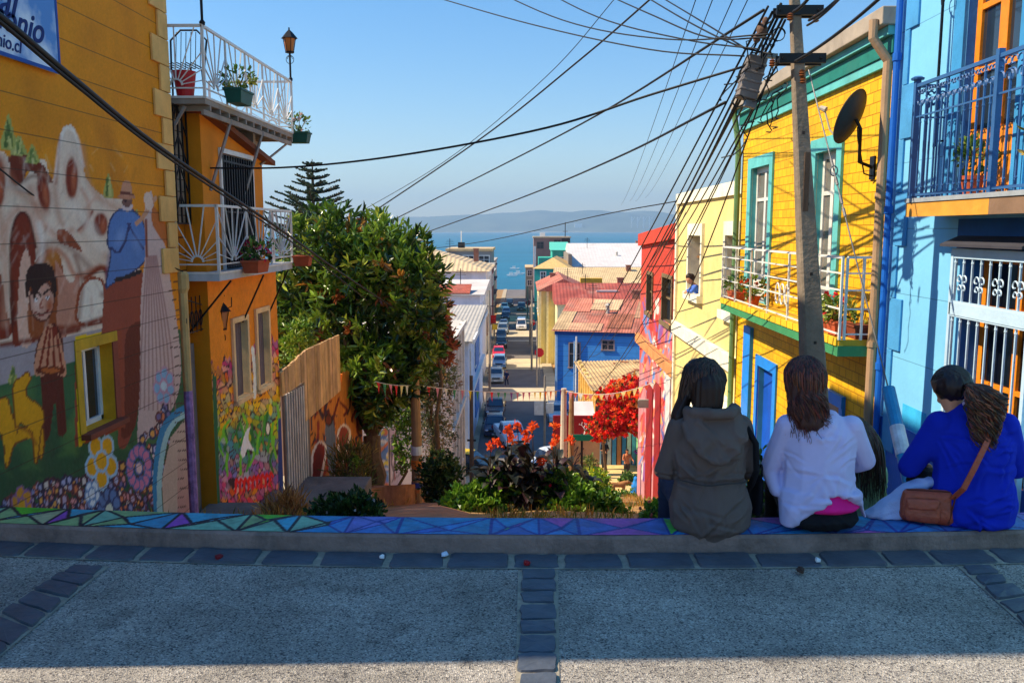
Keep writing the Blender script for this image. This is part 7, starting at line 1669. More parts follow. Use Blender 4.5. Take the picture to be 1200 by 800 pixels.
def polepx(label, px, ytop, ybot, Y, r, m, **k):
 a, b_ = W(px, ybot, Y), W(px, ytop, Y); z0 = min(a.z, zt(Y) + 1.5 if Y < 45 else zt(Y)); return pole(label, (a.x, Y, z0 - .3), b_.z - z0 + .3, r, m, **k)
polepx("slim dark pole with an orange painted base by the yellow taxi", 553, 440, 572, 47, .14, PDK, arms=((3.6, .5),))
MB_ = MB(); a = W(553, 572, 47);
polepx("pale wooden post in front of the red signboard", 660, 455, 560, 27, .13, S("pale_post", (196, 182, 160), dirt=.3))
polepx("brown wooden post just right of the pale one", 669, 458, 556, 29, .12, S("brown_post", (150, 116, 74), dirt=.3))
for i, (px, yt_, yb_, Y, lab) in enumerate(((623, 340, 440, 112, "leaning pole nearest on the right pavement"), (621, 360, 400, 140, "second pole along the right pavement"), (618, 335, 372, 185, "third pole along the right pavement"), (574, 340, 470, 96, "pole on the left pavement beside the dark shop"), (579, 352, 400, 150, "second pole on the left pavement"), (638, 440, 535, 70, "thin grey pole that carries the two blank boards"))):
 polepx(lab, px, yt_, yb_, Y, .16 if Y > 80 else .12, PGREY, arms=((W(px, yt_ + 6, Y).z - zt(Y), 1.4),) if i in (0, 3) else ())
polepx("curved street lamp over the right side of the road", 629, 376, 440, 100, .11, PGREY, name="street_lamp", cat="street lamp", lamp=-2.2)
for i, (x0, x1, y0, y1) in enumerate(((626, 637, 470, 486), (640, 649, 472, 484))):
 A, B_ = W(x0, y1, 69.8), W(x1, y0, 69.8); tag(MB().box(A.x, B_.x, 69.75, 69.82, A.z, B_.z).build("blank_board", S("board_white", (214, 216, 214), dirt=.2), bevel=.01), ["larger pale blank board on the left of the thin grey pole", "smaller pale blank board on the right of the thin grey pole"][i], "signboard")
def sign(label, px, py, Y, s, m, shape='rect', post=True):
 P_ = W(px, py, Y); o = thing("road_sign", label, "road sign", (P_.x, Y, zt(Y)))
 mb = MB()
 if shape == 'oct': mb.prism([(P_.x + s * math.cos(a), Y, P_.z + s * math.sin(a)) for a in [R(22.5 + 45 * i) for i in range(8)]], (0, .05, 0))
 else: mb.box(P_.x - s, P_.x + s, Y, Y + .05, P_.z - s * 1.1, P_.z + s * 1.1)
 mb.build("plate", m, o); MB().tube([(P_.x, Y + .09, zt(Y)), (P_.x, Y + .09, P_.z)], .04, 6).build("post", PGREY, o)
RS = S("sign_red", (216, 36, 36), bump=0)
sign("red stop sign at the second crossing on the right", 624, 378, 148, .55, RS, 'oct'); sign("red stop sign at the first crossing on the right", 632, 413, 104, .6, RS, 'oct')
sign("red octagonal sign at the far end of the right pavement", 619, 355, 190, .6, RS, 'oct'); sign("square red advertising plate on the left pavement", 577, 374, 140, .6, RS)
sign("yellow plate below the red one on the left pavement", 580, 383, 133, .4, S("sign_yellow", (226, 196, 50), bump=0))
# green street name sign near the flowers
P_ = W(682, 512, 24); o = thing("street_name_sign", "green arrow shaped street name sign on a thin dark post", "street sign", (P_.x, 24, P_.z - 2))
MB().tube([(P_.x, 24, W(682, 575, 24).z - .6), (P_.x, 24, P_.z + .1)], .035, 8).build("post", DARKIRON, o)
a, b_ = W(669, 515, 24), W(696, 510, 24); MB().prism([(a.x, 23.95, a.z - .02), (b_.x - .12, 23.95, a.z - .02), (b_.x, 23.95, a.z + .07), (b_.x - .12, 23.95, a.z + .16), (a.x, 23.95, a.z + .16)], (0, .03, 0)).build("plate", S("sign_green", (20, 120, 96), bump=0), o)
# tree trunk pole carrying the bunting
a, b_ = W(489, 588, 19), W(486, 445, 19); tp = thing("bunting_pole", "bare trunk used as a pole with painted blue white and orange bands", "pole", (a.x, 19, a.z - .3))
MB().tube([(a.x, 19, a.z - .5), (a.x + .01, 19, a.z + 1.2), (b_.x, 19, b_.z)], [.14, .12, .10], 12).build("shaft", S("pale_trunk", (160, 126, 92), dirt=.5, scale=3), tp)
for i, (y0, y1, c_) in enumerate(((532, 522, (206, 214, 226)), (548, 538, (206, 120, 50)), (570, 564, (40, 60, 150)), (586, 572, (190, 110, 60)))):
 za, zb = W(488, y0, 19).z, W(488, y1, 19).z; MB().tube([(a.x + .005, 19, za), (a.x, 19, zb)], .132, 12).build("painted_band", S("band_%d" % i, c_, dirt=.3), tp)
# bunting
def bunting(label, A, B_, s_, n, fw=.17, fh=.26, cols=None):
 o = thing("bunting", label, "bunting", A); L_ = sag(A, B_, s_, 40); MB().tube(L_, .008, 4).build("cord", S("cord_white", (214, 208, 196), bump=0), o)
 pal = cols or [(226, 206, 40), (214, 60, 70), (236, 236, 230), (240, 150, 40), (130, 90, 160), (206, 140, 160), (70, 150, 110), (236, 226, 160)]
 for i in range(n):
  t = (i + .5) / n * 40; k = int(t); p = L_[k].lerp(L_[min(k + 1, 40)], t - k); d = (Vector(B_) - Vector(A)).normalized(); c_ = random.choice(pal); sw = random.uniform(-.07, .07); f = fh * random.uniform(.8, 1.15)
  mb = MB(); a0, a1 = p - d * fw / 2, p + d * fw / 2; mid = p + Vector((random.uniform(-.02, .02), sw, -f)); c0, c1 = p - d * fw * .22 + Vector((0, sw * .8, -f * .5)), p + d * fw * .22 + Vector((0, sw * .3, -f * .5))
  off = Vector((0, .006, 0)); vs = [a0, a1, c1, mid, c0]; mb.add([v for v in vs] + [v + off for v in vs], [(4, 3, 2, 1, 0), (5, 6, 7, 8, 9), (0, 1, 6, 5), (1, 2, 7, 6), (2, 3, 8, 7), (3, 4, 9, 8), (4, 0, 5, 9)]); mb.build("pennant", S("flag_%d_%d_%d" % c_, c_, rough=.8, trans=.35, bump=.05, var=.1), o)
Bp = W(486, 451, 19); Rp = W(660, 457, 27)
bunting("string of coloured pennants from the trunk pole across to the pale post", Bp, Rp, .12, 22)
bunting("string of coloured pennants running left from the trunk pole into the tree", W(440, 447, 17), Bp, .04, 7)
bunting("string of coloured pennants from the pale post to the red house", Rp, W(768, 447, 24.5), .25, 17, fw=.2, fh=.22, cols=[(236, 236, 230), (240, 170, 60), (226, 150, 150), (236, 220, 150), (214, 90, 70)])
# ================================================================== TREES AND PLANTS
def limb(mb, a, b_, r0, r1, k=5, wob=.08):
 a, b_ = Vector(a), Vector(b_); pts = []
 for i in range(k + 1):
  t = i / k; pts.append(a.lerp(b_, t) + (Vector((random.uniform(-1, 1), random.uniform(-1, 1), random.uniform(-.5, .5))) * wob * (b_ - a).length * (0 < i < k)))
 mb.tube(pts, [r0 + (r1 - r0) * i / k for i in range(k + 1)], 8)
# big broad leaved tree behind the fences
YT = 19.5
blobs_px = [(372, 290, 42, 36), (352, 345, 30, 46), (405, 322, 48, 44), (455, 318, 52, 46), (484, 345, 38, 46), (430, 375, 70, 60), (488, 396, 32, 46), (372, 392, 46, 44), (440, 440, 60, 48), (476, 432, 28, 32), (395, 285, 26, 26), (440, 285, 26, 20), (346, 398, 20, 40), (448, 452, 42, 38), (415, 452, 30, 34), (436, 480, 20, 24)]
rr = random.Random(6); blobs = []
for (x, y, rx, ry) in blobs_px:
 Yq = YT + rr.uniform(-.7, .9); c = W(x, y, Yq); s_ = Yq / 1000; blobs.append((tuple(c), (rx * s_, max(.8, rx * s_ * 1.1), ry * s_)))
tr = thing("broadleaf_tree", "big dense tree with long glossy leaves and reddish tips behind the plank fences", "tree", (W(432, 560, YT).x, YT, -5.2))
base = Vector((W(432, 560, YT).x, YT, -5.4)); mb = MB(); fork = base + Vector((.1, 0, 2.2)); limb(mb, base, fork, .28, .2)
for (c, r_) in blobs: limb(mb, fork, Vector(c), .11, .03, 5, .06)
mb.build("trunk", BARK, tr)
TG = [(62, 94, 30), (90, 122, 36), (120, 148, 44), (156, 168, 60), (40, 64, 26), (166, 96, 52), (186, 134, 60)]
P, d = shell(blobs, 2300, .30)
n = len(P); K = 11; Cc = np.repeat(P, K, axis=0)
ax_ = np.repeat(d * .6 + np.array([0, -.1, .75]) + rng.normal(size=(n, 3)) * .25, K, axis=0)
rad = rng.normal(size=(n * K, 3)); D = ax_ * .7 + rad * .75
Cc = Cc + ax_ * (np.tile(np.arange(K), n) * .022)[:, None]
colr = np.repeat(pick(TG, n, [.24, .25, .2, .13, .15, .015, .015]), K, axis=0) * rng.uniform(.75, 1.25, (n * K, 1))
v, f, c = leaf_mesh(Cc, D, .25 * rng.uniform(.6, 1.25, n * K), .078 * rng.uniform(.8, 1.2, n * K), colr, fold=.2)
GLEAF = mat("glossy_leaf", (1, 1, 1), rough=.3, var=.1, scale=8, bump=0, attr=True, trans=.22, spec=.6)
mk("crown", v, f.tolist(), GLEAF, tr, colors=c)
# reddish smaller tree at its right edge
t2_ = thing("red_tipped_shrub_tree", "small tree with rust red leaf tips at the right edge of the big one", "tree", (W(515, 560, 21).x, 21, -5.6))
limb(mb := MB(), (W(515, 560, 21).x, 21, -5.6), W(512, 400, 21), .09, .03); mb.build("trunk", BARK, t2_)
foliage("crown", [(tuple(W(512, 380, 21)), (.28, .35, .75)), (tuple(W(518, 408, 21.2)), (.3, .35, .45))], 1300, .2, .07, [(150, 76, 50), (110, 90, 44), (170, 90, 60), (60, 76, 34), (190, 110, 70)], parent=t2_, up=.5, cluster=8, spread=.9)
# olive like tree under it
t3 = thing("olive_tree", "grey green fine leaved tree right of the trunk pole", "tree", (W(505, 575, 23).x, 23, -5.9))
mb = MB(); limb(mb, (W(505, 575, 23).x, 23, -6.0), W(503, 490, 23), .1, .07);
ob = [(500, 430, 38, 26), (515, 448, 26, 20), (505, 480, 30, 26), (510, 510, 26, 24), (492, 455, 20, 24)]
for q in ob: limb(mb, W(503, 490, 23), W(q[0], q[1], 23), .05, .02)
mb.build("trunk", BARK, t3)
foliage("crown", [(tuple(W(x, y, 23 + random.uniform(-.3, .4))), (a * .023, .6, b * .023)) for x, y, a, b in ob], 9000, .10, .026, [(90, 100, 56), (70, 84, 44), (120, 124, 70), (50, 62, 34), (150, 110, 60)], parent=t3, up=.1, cluster=6, inner=.2, spread=.9)
# light green sapling in front of the dark foliage
t4 = thing("lemon_sapling", "small bright lime green sapling between the orange house and the big tree", "tree", (W(353, 430, 16.8).x, 16.8, -4))
limb(mb := MB(), (W(350, 430, 16.8).x, 16.8, -4.2), W(350, 400, 16.8), .05, .02); mb.build("trunk", BARK, t4)
foliage("crown", [(tuple(W(350, 400, 16.8)), (.28, .3, .45))], 900, .10, .05, [(120, 150, 40), (90, 130, 40), (150, 170, 60)], parent=t4, cluster=5)
t4 = thing("lime_bush", "bright lime bush beside the boarded panel near the trunk pole", "bush", (W(472, 560, 21.5).x, 21.5, -5.6))
foliage("leaves", [(tuple(W(466, 488, 21.5)), (.4, .35, .35)), (tuple(W(474, 520, 21.5)), (.3, .3, .8))], 1600, .10, .055, [(120, 150, 40), (80, 120, 40), (60, 90, 34)], parent=t4, cluster=5)
limb(mb := MB(), (W(472, 560, 21.5).x, 21.5, -5.6), W(468, 490, 21.5), .05, .02); mb.build("stem", BARK, t4)
# norfolk pine
YN = 58; np0 = W(370, 330, YN); ntop = W(370, 190, YN)
nt = thing("norfolk_pine", "tall Norfolk pine with tiered feathery branches standing above the big tree", "tree", (np0.x, YN, -15)); mb = MB(); mb.tube([(np0.x, YN, -15), (np0.x, YN, ntop.z - 1), (np0.x, YN, ntop.z + .2)], [.32, .09, .02], 8); mb.build("trunk", BARK, nt)
Cs, Ds, Ls, Ws, Co = [], [], [], [], []; bm_ = MB(); z = ntop.z - .25; k = 0
while z > -10:
 hgt = ntop.z - z; reach = min(6.2, .3 + hgt * .78) * (1 if hgt < 6.5 else 1.0)
 nb = 6; ph = random.uniform(0, 6)
 for i in range(nb):
  a = ph + 2 * math.pi * i / nb + random.uniform(-.2, .2); Lb = reach * random.uniform(.75, 1.1); prev = Vector((np0.x, YN, z)); pts = [prev]
  m_ = max(4, int(Lb / .16))
  for s_ in range(1, m_ + 1):
   t = s_ / m_; q = Vector((np0.x + Lb * t * math.cos(a), YN + Lb * t * math.sin(a), z + Lb * (.10 * t + .16 * t * t) + random.uniform(-.015, .015))); pts.append(q)
   wdt = (.42 * (1 - t) + .12) * min(1, Lb / 2)
   for sd in (-1, 1):
    for rp in range(3):
     dd = Vector((-math.sin(a) * sd * .9 + math.cos(a) * .6, math.cos(a) * sd * .9 + math.sin(a) * .6, random.uniform(.1, .5))); Cs.append(q); Ds.append(dd); Ls.append(max(.3, wdt * random.uniform(.7, 1.3))); Ws.append(.14); Co.append(random.choice([(44, 70, 52), (60, 84, 60), (36, 56, 44), (80, 96, 66)]))
  bm_.tube(pts[::max(1, m_ // 4)] + [pts[-1]], .025, 4)
 z -= .42 + .05 * hgt ** .5; k += 1
bm_.build("branches", BARK, nt)
v, f, c = leaf_mesh(np.array(Cs), np.array(Ds), np.array(Ls), np.array(Ws), np.array([lin(q) for q in Co]) * rng.uniform(.7, 1.3, (len(Co), 1)))
mk("crown", v, f.tolist(), LEAF, nt, colors=c)
def bush(name, label, px, py, Y, rx, rz, n, leaf, cols, w=None, flowers=None, nf=30, fl=.05, ry=None, cat="bush", lw=.55, up=.6, extra=()):
 c = W(px, py, Y); z0 = zt(Y); o = thing(name, label, cat, (c.x, Y, z0)); bl = [(tuple(c), (rx, ry or rx, rz))] + [(tuple(W(a, b_, y_)), r_) for a, b_, y_, r_ in extra]
 bl += [((c.x, Y, (z0 + c.z) / 2), (rx * .8, (ry or rx) * .8, max(.1, (c.z - z0) * .6)))]
 foliage("leaves", bl, n, leaf, leaf * lw, cols, w, o, up=up, cluster=5, inner=.45)
 mb = MB()
 for i in range(9): a = random.uniform(0, 6.28); limb(mb, (c.x + random.uniform(-.1, .1), Y, z0 - .1), c + Vector((rx * .7 * math.cos(a), rx * .7 * math.sin(a), random.uniform(-.1, .6) * rz)), .014, .005, 4)
 mb.build("stems", BARK, o)
 if flowers:
  P, d = shell(bl[:1 + len(extra)], nf, .92); d[:, 1] -= .5; Cc = np.repeat(P, 7, axis=0) ; D = rng.normal(size=(nf * 7, 3)) * .8 + np.repeat(d, 7, axis=0)
  v, f, c_ = leaf_mesh(Cc, D, np.full(nf * 7, fl), np.full(nf * 7, fl * .8), np.repeat(pick(flowers, nf), 7, axis=0)); mk("blossoms", v, f.tolist(), PETAL, o, colors=c_)
 return o
DGN = [(40, 66, 26), (56, 86, 34), (30, 48, 22), (76, 106, 44)]
BGN = [(78, 118, 28), (104, 140, 36), (52, 92, 28), (136, 160, 52)]
bush("dark_shrub", "dark leafy shrub dotted with tiny white flowers beside the stone steps", 408, 604, 7.6, .33, .19, 4200, .06, DGN, flowers=[(230, 230, 236)], nf=26, fl=.02)
bush("round_shrub", "rounded dusty green shrub beside the trunk pole at the path edge", 516, 556, 17.5, .44, .48, 4600, .09, DGN + [(90, 96, 50)], flowers=[(190, 120, 60), (206, 200, 190)], nf=22, fl=.04)
bush("flower_shrub", "small green shrub with red flowers left of the woman in the dark anorak", 772, 603, 7.4, .17, .13, 800, .055, BGN, flowers=[(226, 90, 80), (240, 140, 120)], nf=14, fl=.03)
bush("geranium_bed", "bright green geranium bed with pink flowers to the right of the dark cannas", 682, 597, 14.2, .62, .34, 9500, .11, BGN, [.35, .25, .3, .1], flowers=[(230, 40, 110), (206, 30, 80), (226, 90, 130)], nf=22, fl=.05, lw=.8, extra=((712, 608, 14.0, (.42, .4, .16)), (650, 580, 14.6, (.53, .45, .4))), cat="flower bed")
bush("leafy_bed", "bright green leafy bed to the left of the dark cannas", 556, 596, 14.2, .55, .36, 8000, .11, BGN, [.35, .25, .3, .1], flowers=[(240, 180, 40), (226, 90, 140)], nf=12, fl=.045, lw=.8, extra=((588, 575, 14.4, (.32, .33, .32)), (545, 606, 14.0, (.34, .3, .17))), cat="flower bed")
bush("yellow_green_bush", "yellow green clump at the foot of the scrawled wall", 699, 566, 33, .55, .55, 2000, .13, [(150, 180, 40), (110, 150, 40), (190, 196, 60)], flowers=[(226, 206, 40)], nf=16, fl=.09)
bush("sunlit_bush", "pale bush against the scrawled wall behind the street name sign", 689, 548, 40, .5, .6, 1100, .16, [(130, 140, 60), (90, 110, 50), (170, 150, 80)])
bush("weedy_clump", "low weedy green clump beside the ochre retaining wall", 738, 588, 30, 1.2, .25, 1400, .12, BGN)
bush("weedy_clump", "weedy green clump between the first and second seated women", 888, 585, 6.0, .16, .34, 1100, .06, DGN + BGN[:2])
bush("weedy_clump", "low dark green growth between the dark anorak and the violet cardigan down by the kerb", 882, 615, 5.4, .16, .16, 700, .05, DGN)
bush("straw_grass", "dry straw coloured grass tuft beside the dark concrete steps", 335, 600, 9.6, .26, .16, 700, .16, [(190, 140, 80), (160, 110, 60), (206, 160, 90)], lw=.06, up=1.6)
bush("straw_grass", "dry grass tuft growing against the orange plank fence", 412, 545, 15.5, .4, .4, 900, .22, [(150, 120, 60), (120, 110, 50), (96, 110, 50)], lw=.1, up=1.4)
bush("fence_weed", "small round weed in the planks above the retaining wall", 415, 540, 15.0, .12, .14, 300, .06, BGN)
# dark leaved cannas with orange red flowers
def canna(label, stems, Y, grp=None, flower=True, leafcols=((38, 40, 30), (52, 46, 36), (30, 36, 30), (60, 40, 44))):
 c = W(stems[0][0], stems[0][2], Y); o = thing("canna_clump", label, "plant", (c.x, Y, zt(Y)), grp); st, lv, fl, flc = MB(), MB(), [], []
 LC = [];
 for (px, ytop, ybase, hasf) in stems:
  Yq = Y + random.uniform(-.35, .35); top = W(px, ytop, Yq); z0 = zt(Yq) - .05; bx = top.x + random.uniform(-.1, .1); P_ = [Vector((bx, Yq, z0)), Vector(((bx + top.x) / 2 + .02, Yq, (z0 + top.z) / 2)), top]
  st.tube(P_, [.017, .013, .006], 6); H_ = top.z - z0; nl = 11
  for i in range(nl):
   t = .12 + .62 * i / nl if hasf else .15 + .8 * i / nl; q = P_[0].lerp(P_[2], t); a = i * 2.3 + random.uniform(-.5, .5); L_ = random.uniform(.40, .60) * (1.05 - t * .45); w_ = L_ * random.uniform(.36, .50)
   dr = Vector((math.cos(a), math.sin(a), 0)); sd = Vector((-math.sin(a), math.cos(a), 0)); rise = random.uniform(.7, 1.4); m_ = 6; c_ = lin(random.choice(leafcols)); prev = None; droop = random.uniform(.6, 1.3)
   vs = []
   for s_ in range(m_ + 1):
    u_ = s_ / m_; pc = q + dr * L_ * (u_ * .8) + Vector((0, 0, L_ * (rise * u_ - droop * u_ * u_))); ww = w_ * (math.sin(math.pi * min(1, u_ * .97 + .02)) ** .75) / 2 if s_ < m_ else .002
    vs += [pc - sd * ww + Vector((0, 0, ww * .45)), pc, pc + sd * ww + Vector((0, 0, ww * .45))]
   k0 = len(lv.v); lv.add(vs, [(3 * s_ + j, 3 * s_ + j + 1, 3 * s_ + j + 4, 3 * s_ + j + 3) for s_ in range(m_) for j in (0, 1)]); LC += [tuple(x * random.uniform(.95, 1.05) for x in c_)] * len(vs)
  if hasf:
   for q in range(8): fl.append(top + Vector((random.uniform(-.05, .05), random.uniform(-.05, .05), random.uniform(-.08, .04)))); flc.append(random.choice([(236, 84, 36), (250, 130, 60), (236, 96, 40)]))
 st.build("stems", S("canna_stem", (70, 50, 40), bump=0), o); m_ = mat("canna_leaf", (1, 1, 1), rough=.5, var=.3, scale=7, attr=True, trans=.15, spec=.3, bump=.1, bscale=30)
 mk("leaves", lv.v, lv.f, m_, o, smooth=True, colors=LC)
 if fl:
  C_ = np.repeat(np.array([tuple(q) for q in fl]), 3, axis=0); D = rng.normal(size=(len(C_), 3)) + np.array([0, 0, .5]); v, f, c_ = leaf_mesh(C_, D, np.full(len(C_), .085), np.full(len(C_), .055), np.repeat(np.array([lin(q) for q in flc]), 3, axis=0)); mk("blossoms", v, f.tolist(), PETAL, o, colors=c_)
 return o
canna("tall dark leaved canna clump with orange red flowers in the centre of the planting", [(575, 520, 610, 1), (584, 518, 610, 1), (594, 503, 610, 1), (600, 513, 610, 1), (606, 497, 610, 1), (614, 508, 610, 1), (618, 514, 612, 1), (624, 500, 612, 1), (634, 540, 612, 1), (590, 540, 612, 0), (600, 545, 612, 0), (610, 548, 612, 0), (622, 545, 612, 0), (636, 560, 612, 0), (628, 552, 612, 0), (582, 556, 612, 0), (645, 556, 612, 0), (612, 560, 612, 0), (598, 566, 612, 0), (648, 520, 612, 1), (576, 566, 612, 0), (604, 535, 612, 0), (618, 535, 612, 0), (594, 572, 612, 0), (630, 572, 612, 0), (568, 575, 612, 0), (650, 570, 612, 0), (640, 582, 612, 0), (580, 582, 612, 0), (615, 575, 612, 0), (604, 585, 612, 0), (626, 588, 612, 0)], 14.5)
canna("smaller dark canna clump with single flowers on the right near the pale post", [(650, 500, 600, 1), (652, 514, 600, 1), (668, 514, 600, 1), (654, 545, 600, 0), (662, 540, 600, 0), (676, 556, 600, 0), (688, 560, 600, 0), (682, 556, 600, 0)], 15.2)
# scattered dry grass on the sunlit slope
n = 5200; gx = rng.uniform(-3.6, 5.5, n); gy = 5.0 + (rng.uniform(size=n) ** .8) * 42; keepm = np.abs(gx - np.interp(gy, [7.5, 14, 22, 48], [-1.0, -1.7, -1.75, -2.3])) > .8
cl = np.array([noise.noise(Vector((a * .8, b_ * .5, 9))) for a, b_ in zip(gx, gy)]) > -.15
gx, gy = gx[keepm & cl], gy[keepm & cl]; C_ = np.repeat(np.array([(a, b_, zg(a, b_) - .01) for a, b_ in zip(gx, gy)]), 5, axis=0); C_[:, :2] += rng.normal(size=(len(C_), 2)) * .05
D = rng.normal(size=(len(C_), 3)) * .35 + np.array([0, 0, 1]); colg = np.repeat(pick([(190, 150, 70), (206, 170, 80), (150, 140, 60), (110, 130, 50), (170, 120, 60)], len(gx)), 5, axis=0)
v, f, c_ = leaf_mesh(C_, D, rng.uniform(.06, .2, len(C_)), np.full(len(C_), .012), colg); go = mk("dry_grass", v, f.tolist(), LEAF, None, colors=c_); go["label"] = "sparse dry grass and weeds scattered over the sloping garden"; go["kind"] = "stuff"
# litter and petals on the slate gutter
for i, (px, py, c_, s_, lab) in enumerate(((617, 659, (150, 20, 30), .022, "flattened dark red petal scrap in the centre of the slate gutter"), (448, 652, (226, 226, 226), .018, "crumpled white paper scrap by the kerb foot left of centre"), (521, 649, (206, 214, 230), .022, "pale paper scrap against the kerb in the middle"), (257, 652, (120, 20, 30), .025, "dark red leaf scrap against the kerb on the left"), (958, 656, (226, 226, 226), .018, "white scrap of paper in the gutter under the violet cardigan"), (938, 668, (70, 50, 40), .024, "brown scrap on the slab edge under the violet cardigan"))):
 P_ = WZ(px, py, .02); mb = MB(); rr = random.Random(i); ring = [(P_.x + .75 * s_ * rr.uniform(.7, 1.2) * math.cos(a), P_.y + s_ * 1.2 * rr.uniform(.6, 1.1) * math.sin(a), .02 + rr.uniform(0, .012)) for a in np.linspace(0, 5.6, 8)]
 mb.add(ring + [(P_.x, P_.y, .034)] + [(q[0], q[1], .016) for q in ring], [(j, (j + 1) % 8, 8) for j in range(8)] + [(j, 9 + j, 9 + (j + 1) % 8, (j + 1) % 8) for j in range(8)] + [tuple(9 + j for j in range(8))[::-1]]); tag(mb.build("litter_scrap", S("litter_%d" % i, c_, rough=.7, bump=.1)), lab, "litter")
# ================================================================== PEOPLE AND THE DOG
def hullmesh(groups):
 """groups: list of lists of (centre, radii); each list becomes one convex tapered solid"""
 V, F = [], []
 for g in groups:
  bm = bmesh.new()
  for c, r in g:
   rr_ = r if isinstance(r, (tuple, list)) else (r, r, r)
   t = bmesh.new(); bmesh.ops.create_icosphere(t, subdivisions=2, radius=1)
   for v in t.verts: bm.verts.new((c[0] + v.co.x * rr_[0], c[1] + v.co.y * rr_[1], c[2] + v.co.z * rr_[2]))
   t.free()
  if len(g) >= 1:
   ret = bmesh.ops.convex_hull(bm, input=bm.verts[:]); bmesh.ops.delete(bm, geom=[e for e in ret["geom_interior"] if isinstance(e, bmesh.types.BMVert)], context='VERTS')
  bm.verts.index_update(); o = len(V); V += [tuple(v.co) for v in bm.verts]; F += [tuple(v.index + o for v in f.verts) for f in bm.faces]; bm.free()
 return V, F
def organic(name, groups, voxel, m, parent, T, smooth=6, disp=None, colors=None):
 V, F = hullmesh(groups); me = bpy.data.meshes.new("tmp"); me.from_pydata(V, [], F); o = bpy.data.objects.new("tmp", me); col.objects.link(o)
 md = o.modifiers.new("r", 'REMESH'); md.mode = 'VOXEL'; md.voxel_size = voxel
 if smooth: s = o.modifiers.new("s", 'SMOOTH'); s.iterations = smooth; s.factor = .5
 dg = bpy.context.evaluated_depsgraph_get(); dg.update(); e = bpy.data.meshes.new_from_object(o.evaluated_get(dg)); bpy.data.objects.remove(o)
 n = len(e.vertices); co = np.zeros(n * 3); e.vertices.foreach_get("co", co); co = co.reshape(-1, 3)
 no = np.zeros(n * 3); e.vertex_normals.foreach_get("vector", no) if hasattr(e, "vertex_normals") else e.vertices.foreach_get("normal", no); no = no.reshape(-1, 3)
 if disp is not None: co = co + no * disp(co, no)[:, None]
 fs = [tuple(p.vertices) for p in e.polygons]
 P = [T(Vector(q)) for q in co]
 cc = colors(co) if colors else None
 return mk(name, P, fs, m, parent, smooth=True, colors=cc)
def nz3(co, sx, sy, sz, seed=0): return np.array([noise.noise(Vector((a * sx, b_ * sy, c * sz + seed))) for a, b_, c in co])
def ridge(co, sx, sy, sz, seed=0): return 1 - np.abs(nz3(co, sx, sy, sz, seed)) * 2.4
def folds(amp, seed=0, sx=7, sz=13):
 def f(co, no):
  q = co.copy(); q[:, 2] += q[:, 0] * .5
  return amp * (np.clip(ridge(q, sx * 1.5, 6, sz * 1.4, seed), 0, 1) ** 3 * 1.5 - .4 + nz3(co, 16, 16, 16, seed + 3) * .5 + nz3(co, 5, 5, 5, seed + 7))
 return f
def creases(amp, n, seed, pts=()):
 rs = random.Random(seed); L_ = []
 for k in range(n):
  sx = rs.choice((-1, 1)); src = rs.choice([(sx * .16, .44), (sx * .17, .40), (sx * .10, .52), (sx * .20, .28), (sx * .17, .14), (sx * .06, .10), (0, .30)])
  a = Vector((src[0] + rs.uniform(-.03, .03), src[1] + rs.uniform(-.04, .04))); an = rs.uniform(-1.3, .15); ln = rs.uniform(.08, .20); b_ = a + Vector((-sx * math.cos(an), math.sin(an))) * ln; m_ = (a + b_) / 2 + Vector((rs.uniform(-.015, .015), rs.uniform(-.02, .02)))
  L_.append((a, m_, b_, rs.uniform(.006, .013), rs.uniform(.5, 1.2)))
 def f(co, no):
  x, z = co[:, 0], co[:, 2]; t_ = np.zeros(len(x)); bk = np.clip(.5 - no[:, 1] * 1.5, 0, 1)
  for a, m_, b_, w_, d_ in L_:
   best = np.full(len(x), 9.0); tt_ = np.zeros(len(x))
   for i, (p_, q_) in enumerate(((a, m_), (m_, b_))):
    dx, dz = q_.x - p_.x, q_.y - p_.y; l2 = dx * dx + dz * dz; t = np.clip(((x - p_.x) * dx + (z - p_.y) * dz) / l2, 0, 1)
    dd = np.hypot(x - p_.x - t * dx, z - p_.y - t * dz) * np.sign((x - p_.x) * dz - (z - p_.y) * dx); lt = np.abs(dd) < np.abs(best); best = np.where(lt, dd, best); tt_ = np.where(lt, (i + t) / 2, tt_)
   en = np.sin(np.pi * np.clip(tt_, .02, .98)) ** .6
   t_ += d_ * en * (-np.exp(-(best / w_) ** 2) + .8 * np.exp(-((best - 1.7 * w_) / (1.1 * w_)) ** 2))
  return amp * t_ * bk + nz3(co, 6, 6, 6, seed) * .004
 return f
def skull(c, yaw=0, tilt=0, s=1.0):
 """head prims with features, face along +y before turning; c = centre of skull"""
 M = Matrix.Rotation(R(yaw), 3, 'Z') @ Matrix.Rotation(R(tilt), 3, 'X')
 def p(x, y, z): return tuple(Vector(c) + M @ Vector((x * s, y * s, z * s)))
 g = [[(p(0, -.01, .015), .082 * s), (p(0, .02, .005), .078 * s), (p(0, -.02, -.01), .075 * s)], [(p(0, .035, -.04), .058 * s), (p(0, .055, -.085), .034 * s), (p(0, .0, -.03), .06 * s)],
         [(p(0, .088, -.005), .010 * s), (p(0, .106, -.038), .012 * s), (p(0, .085, -.045), .016 * s)], [(p(-.02, .075, -.07), .011 * s), (p(.02, .075, -.07), .011 * s)]]
 for sx in (-1, 1): g.append([(p(sx * .08, -.005, -.005), .012 * s), (p(sx * .083, -.012, .018), .012 * s), (p(sx * .078, .0, -.03), .009 * s)]); g.append([(p(sx * .03, .078, .012), .013 * s), (p(sx * .045, .072, -.03), .018 * s)])
 return g, p
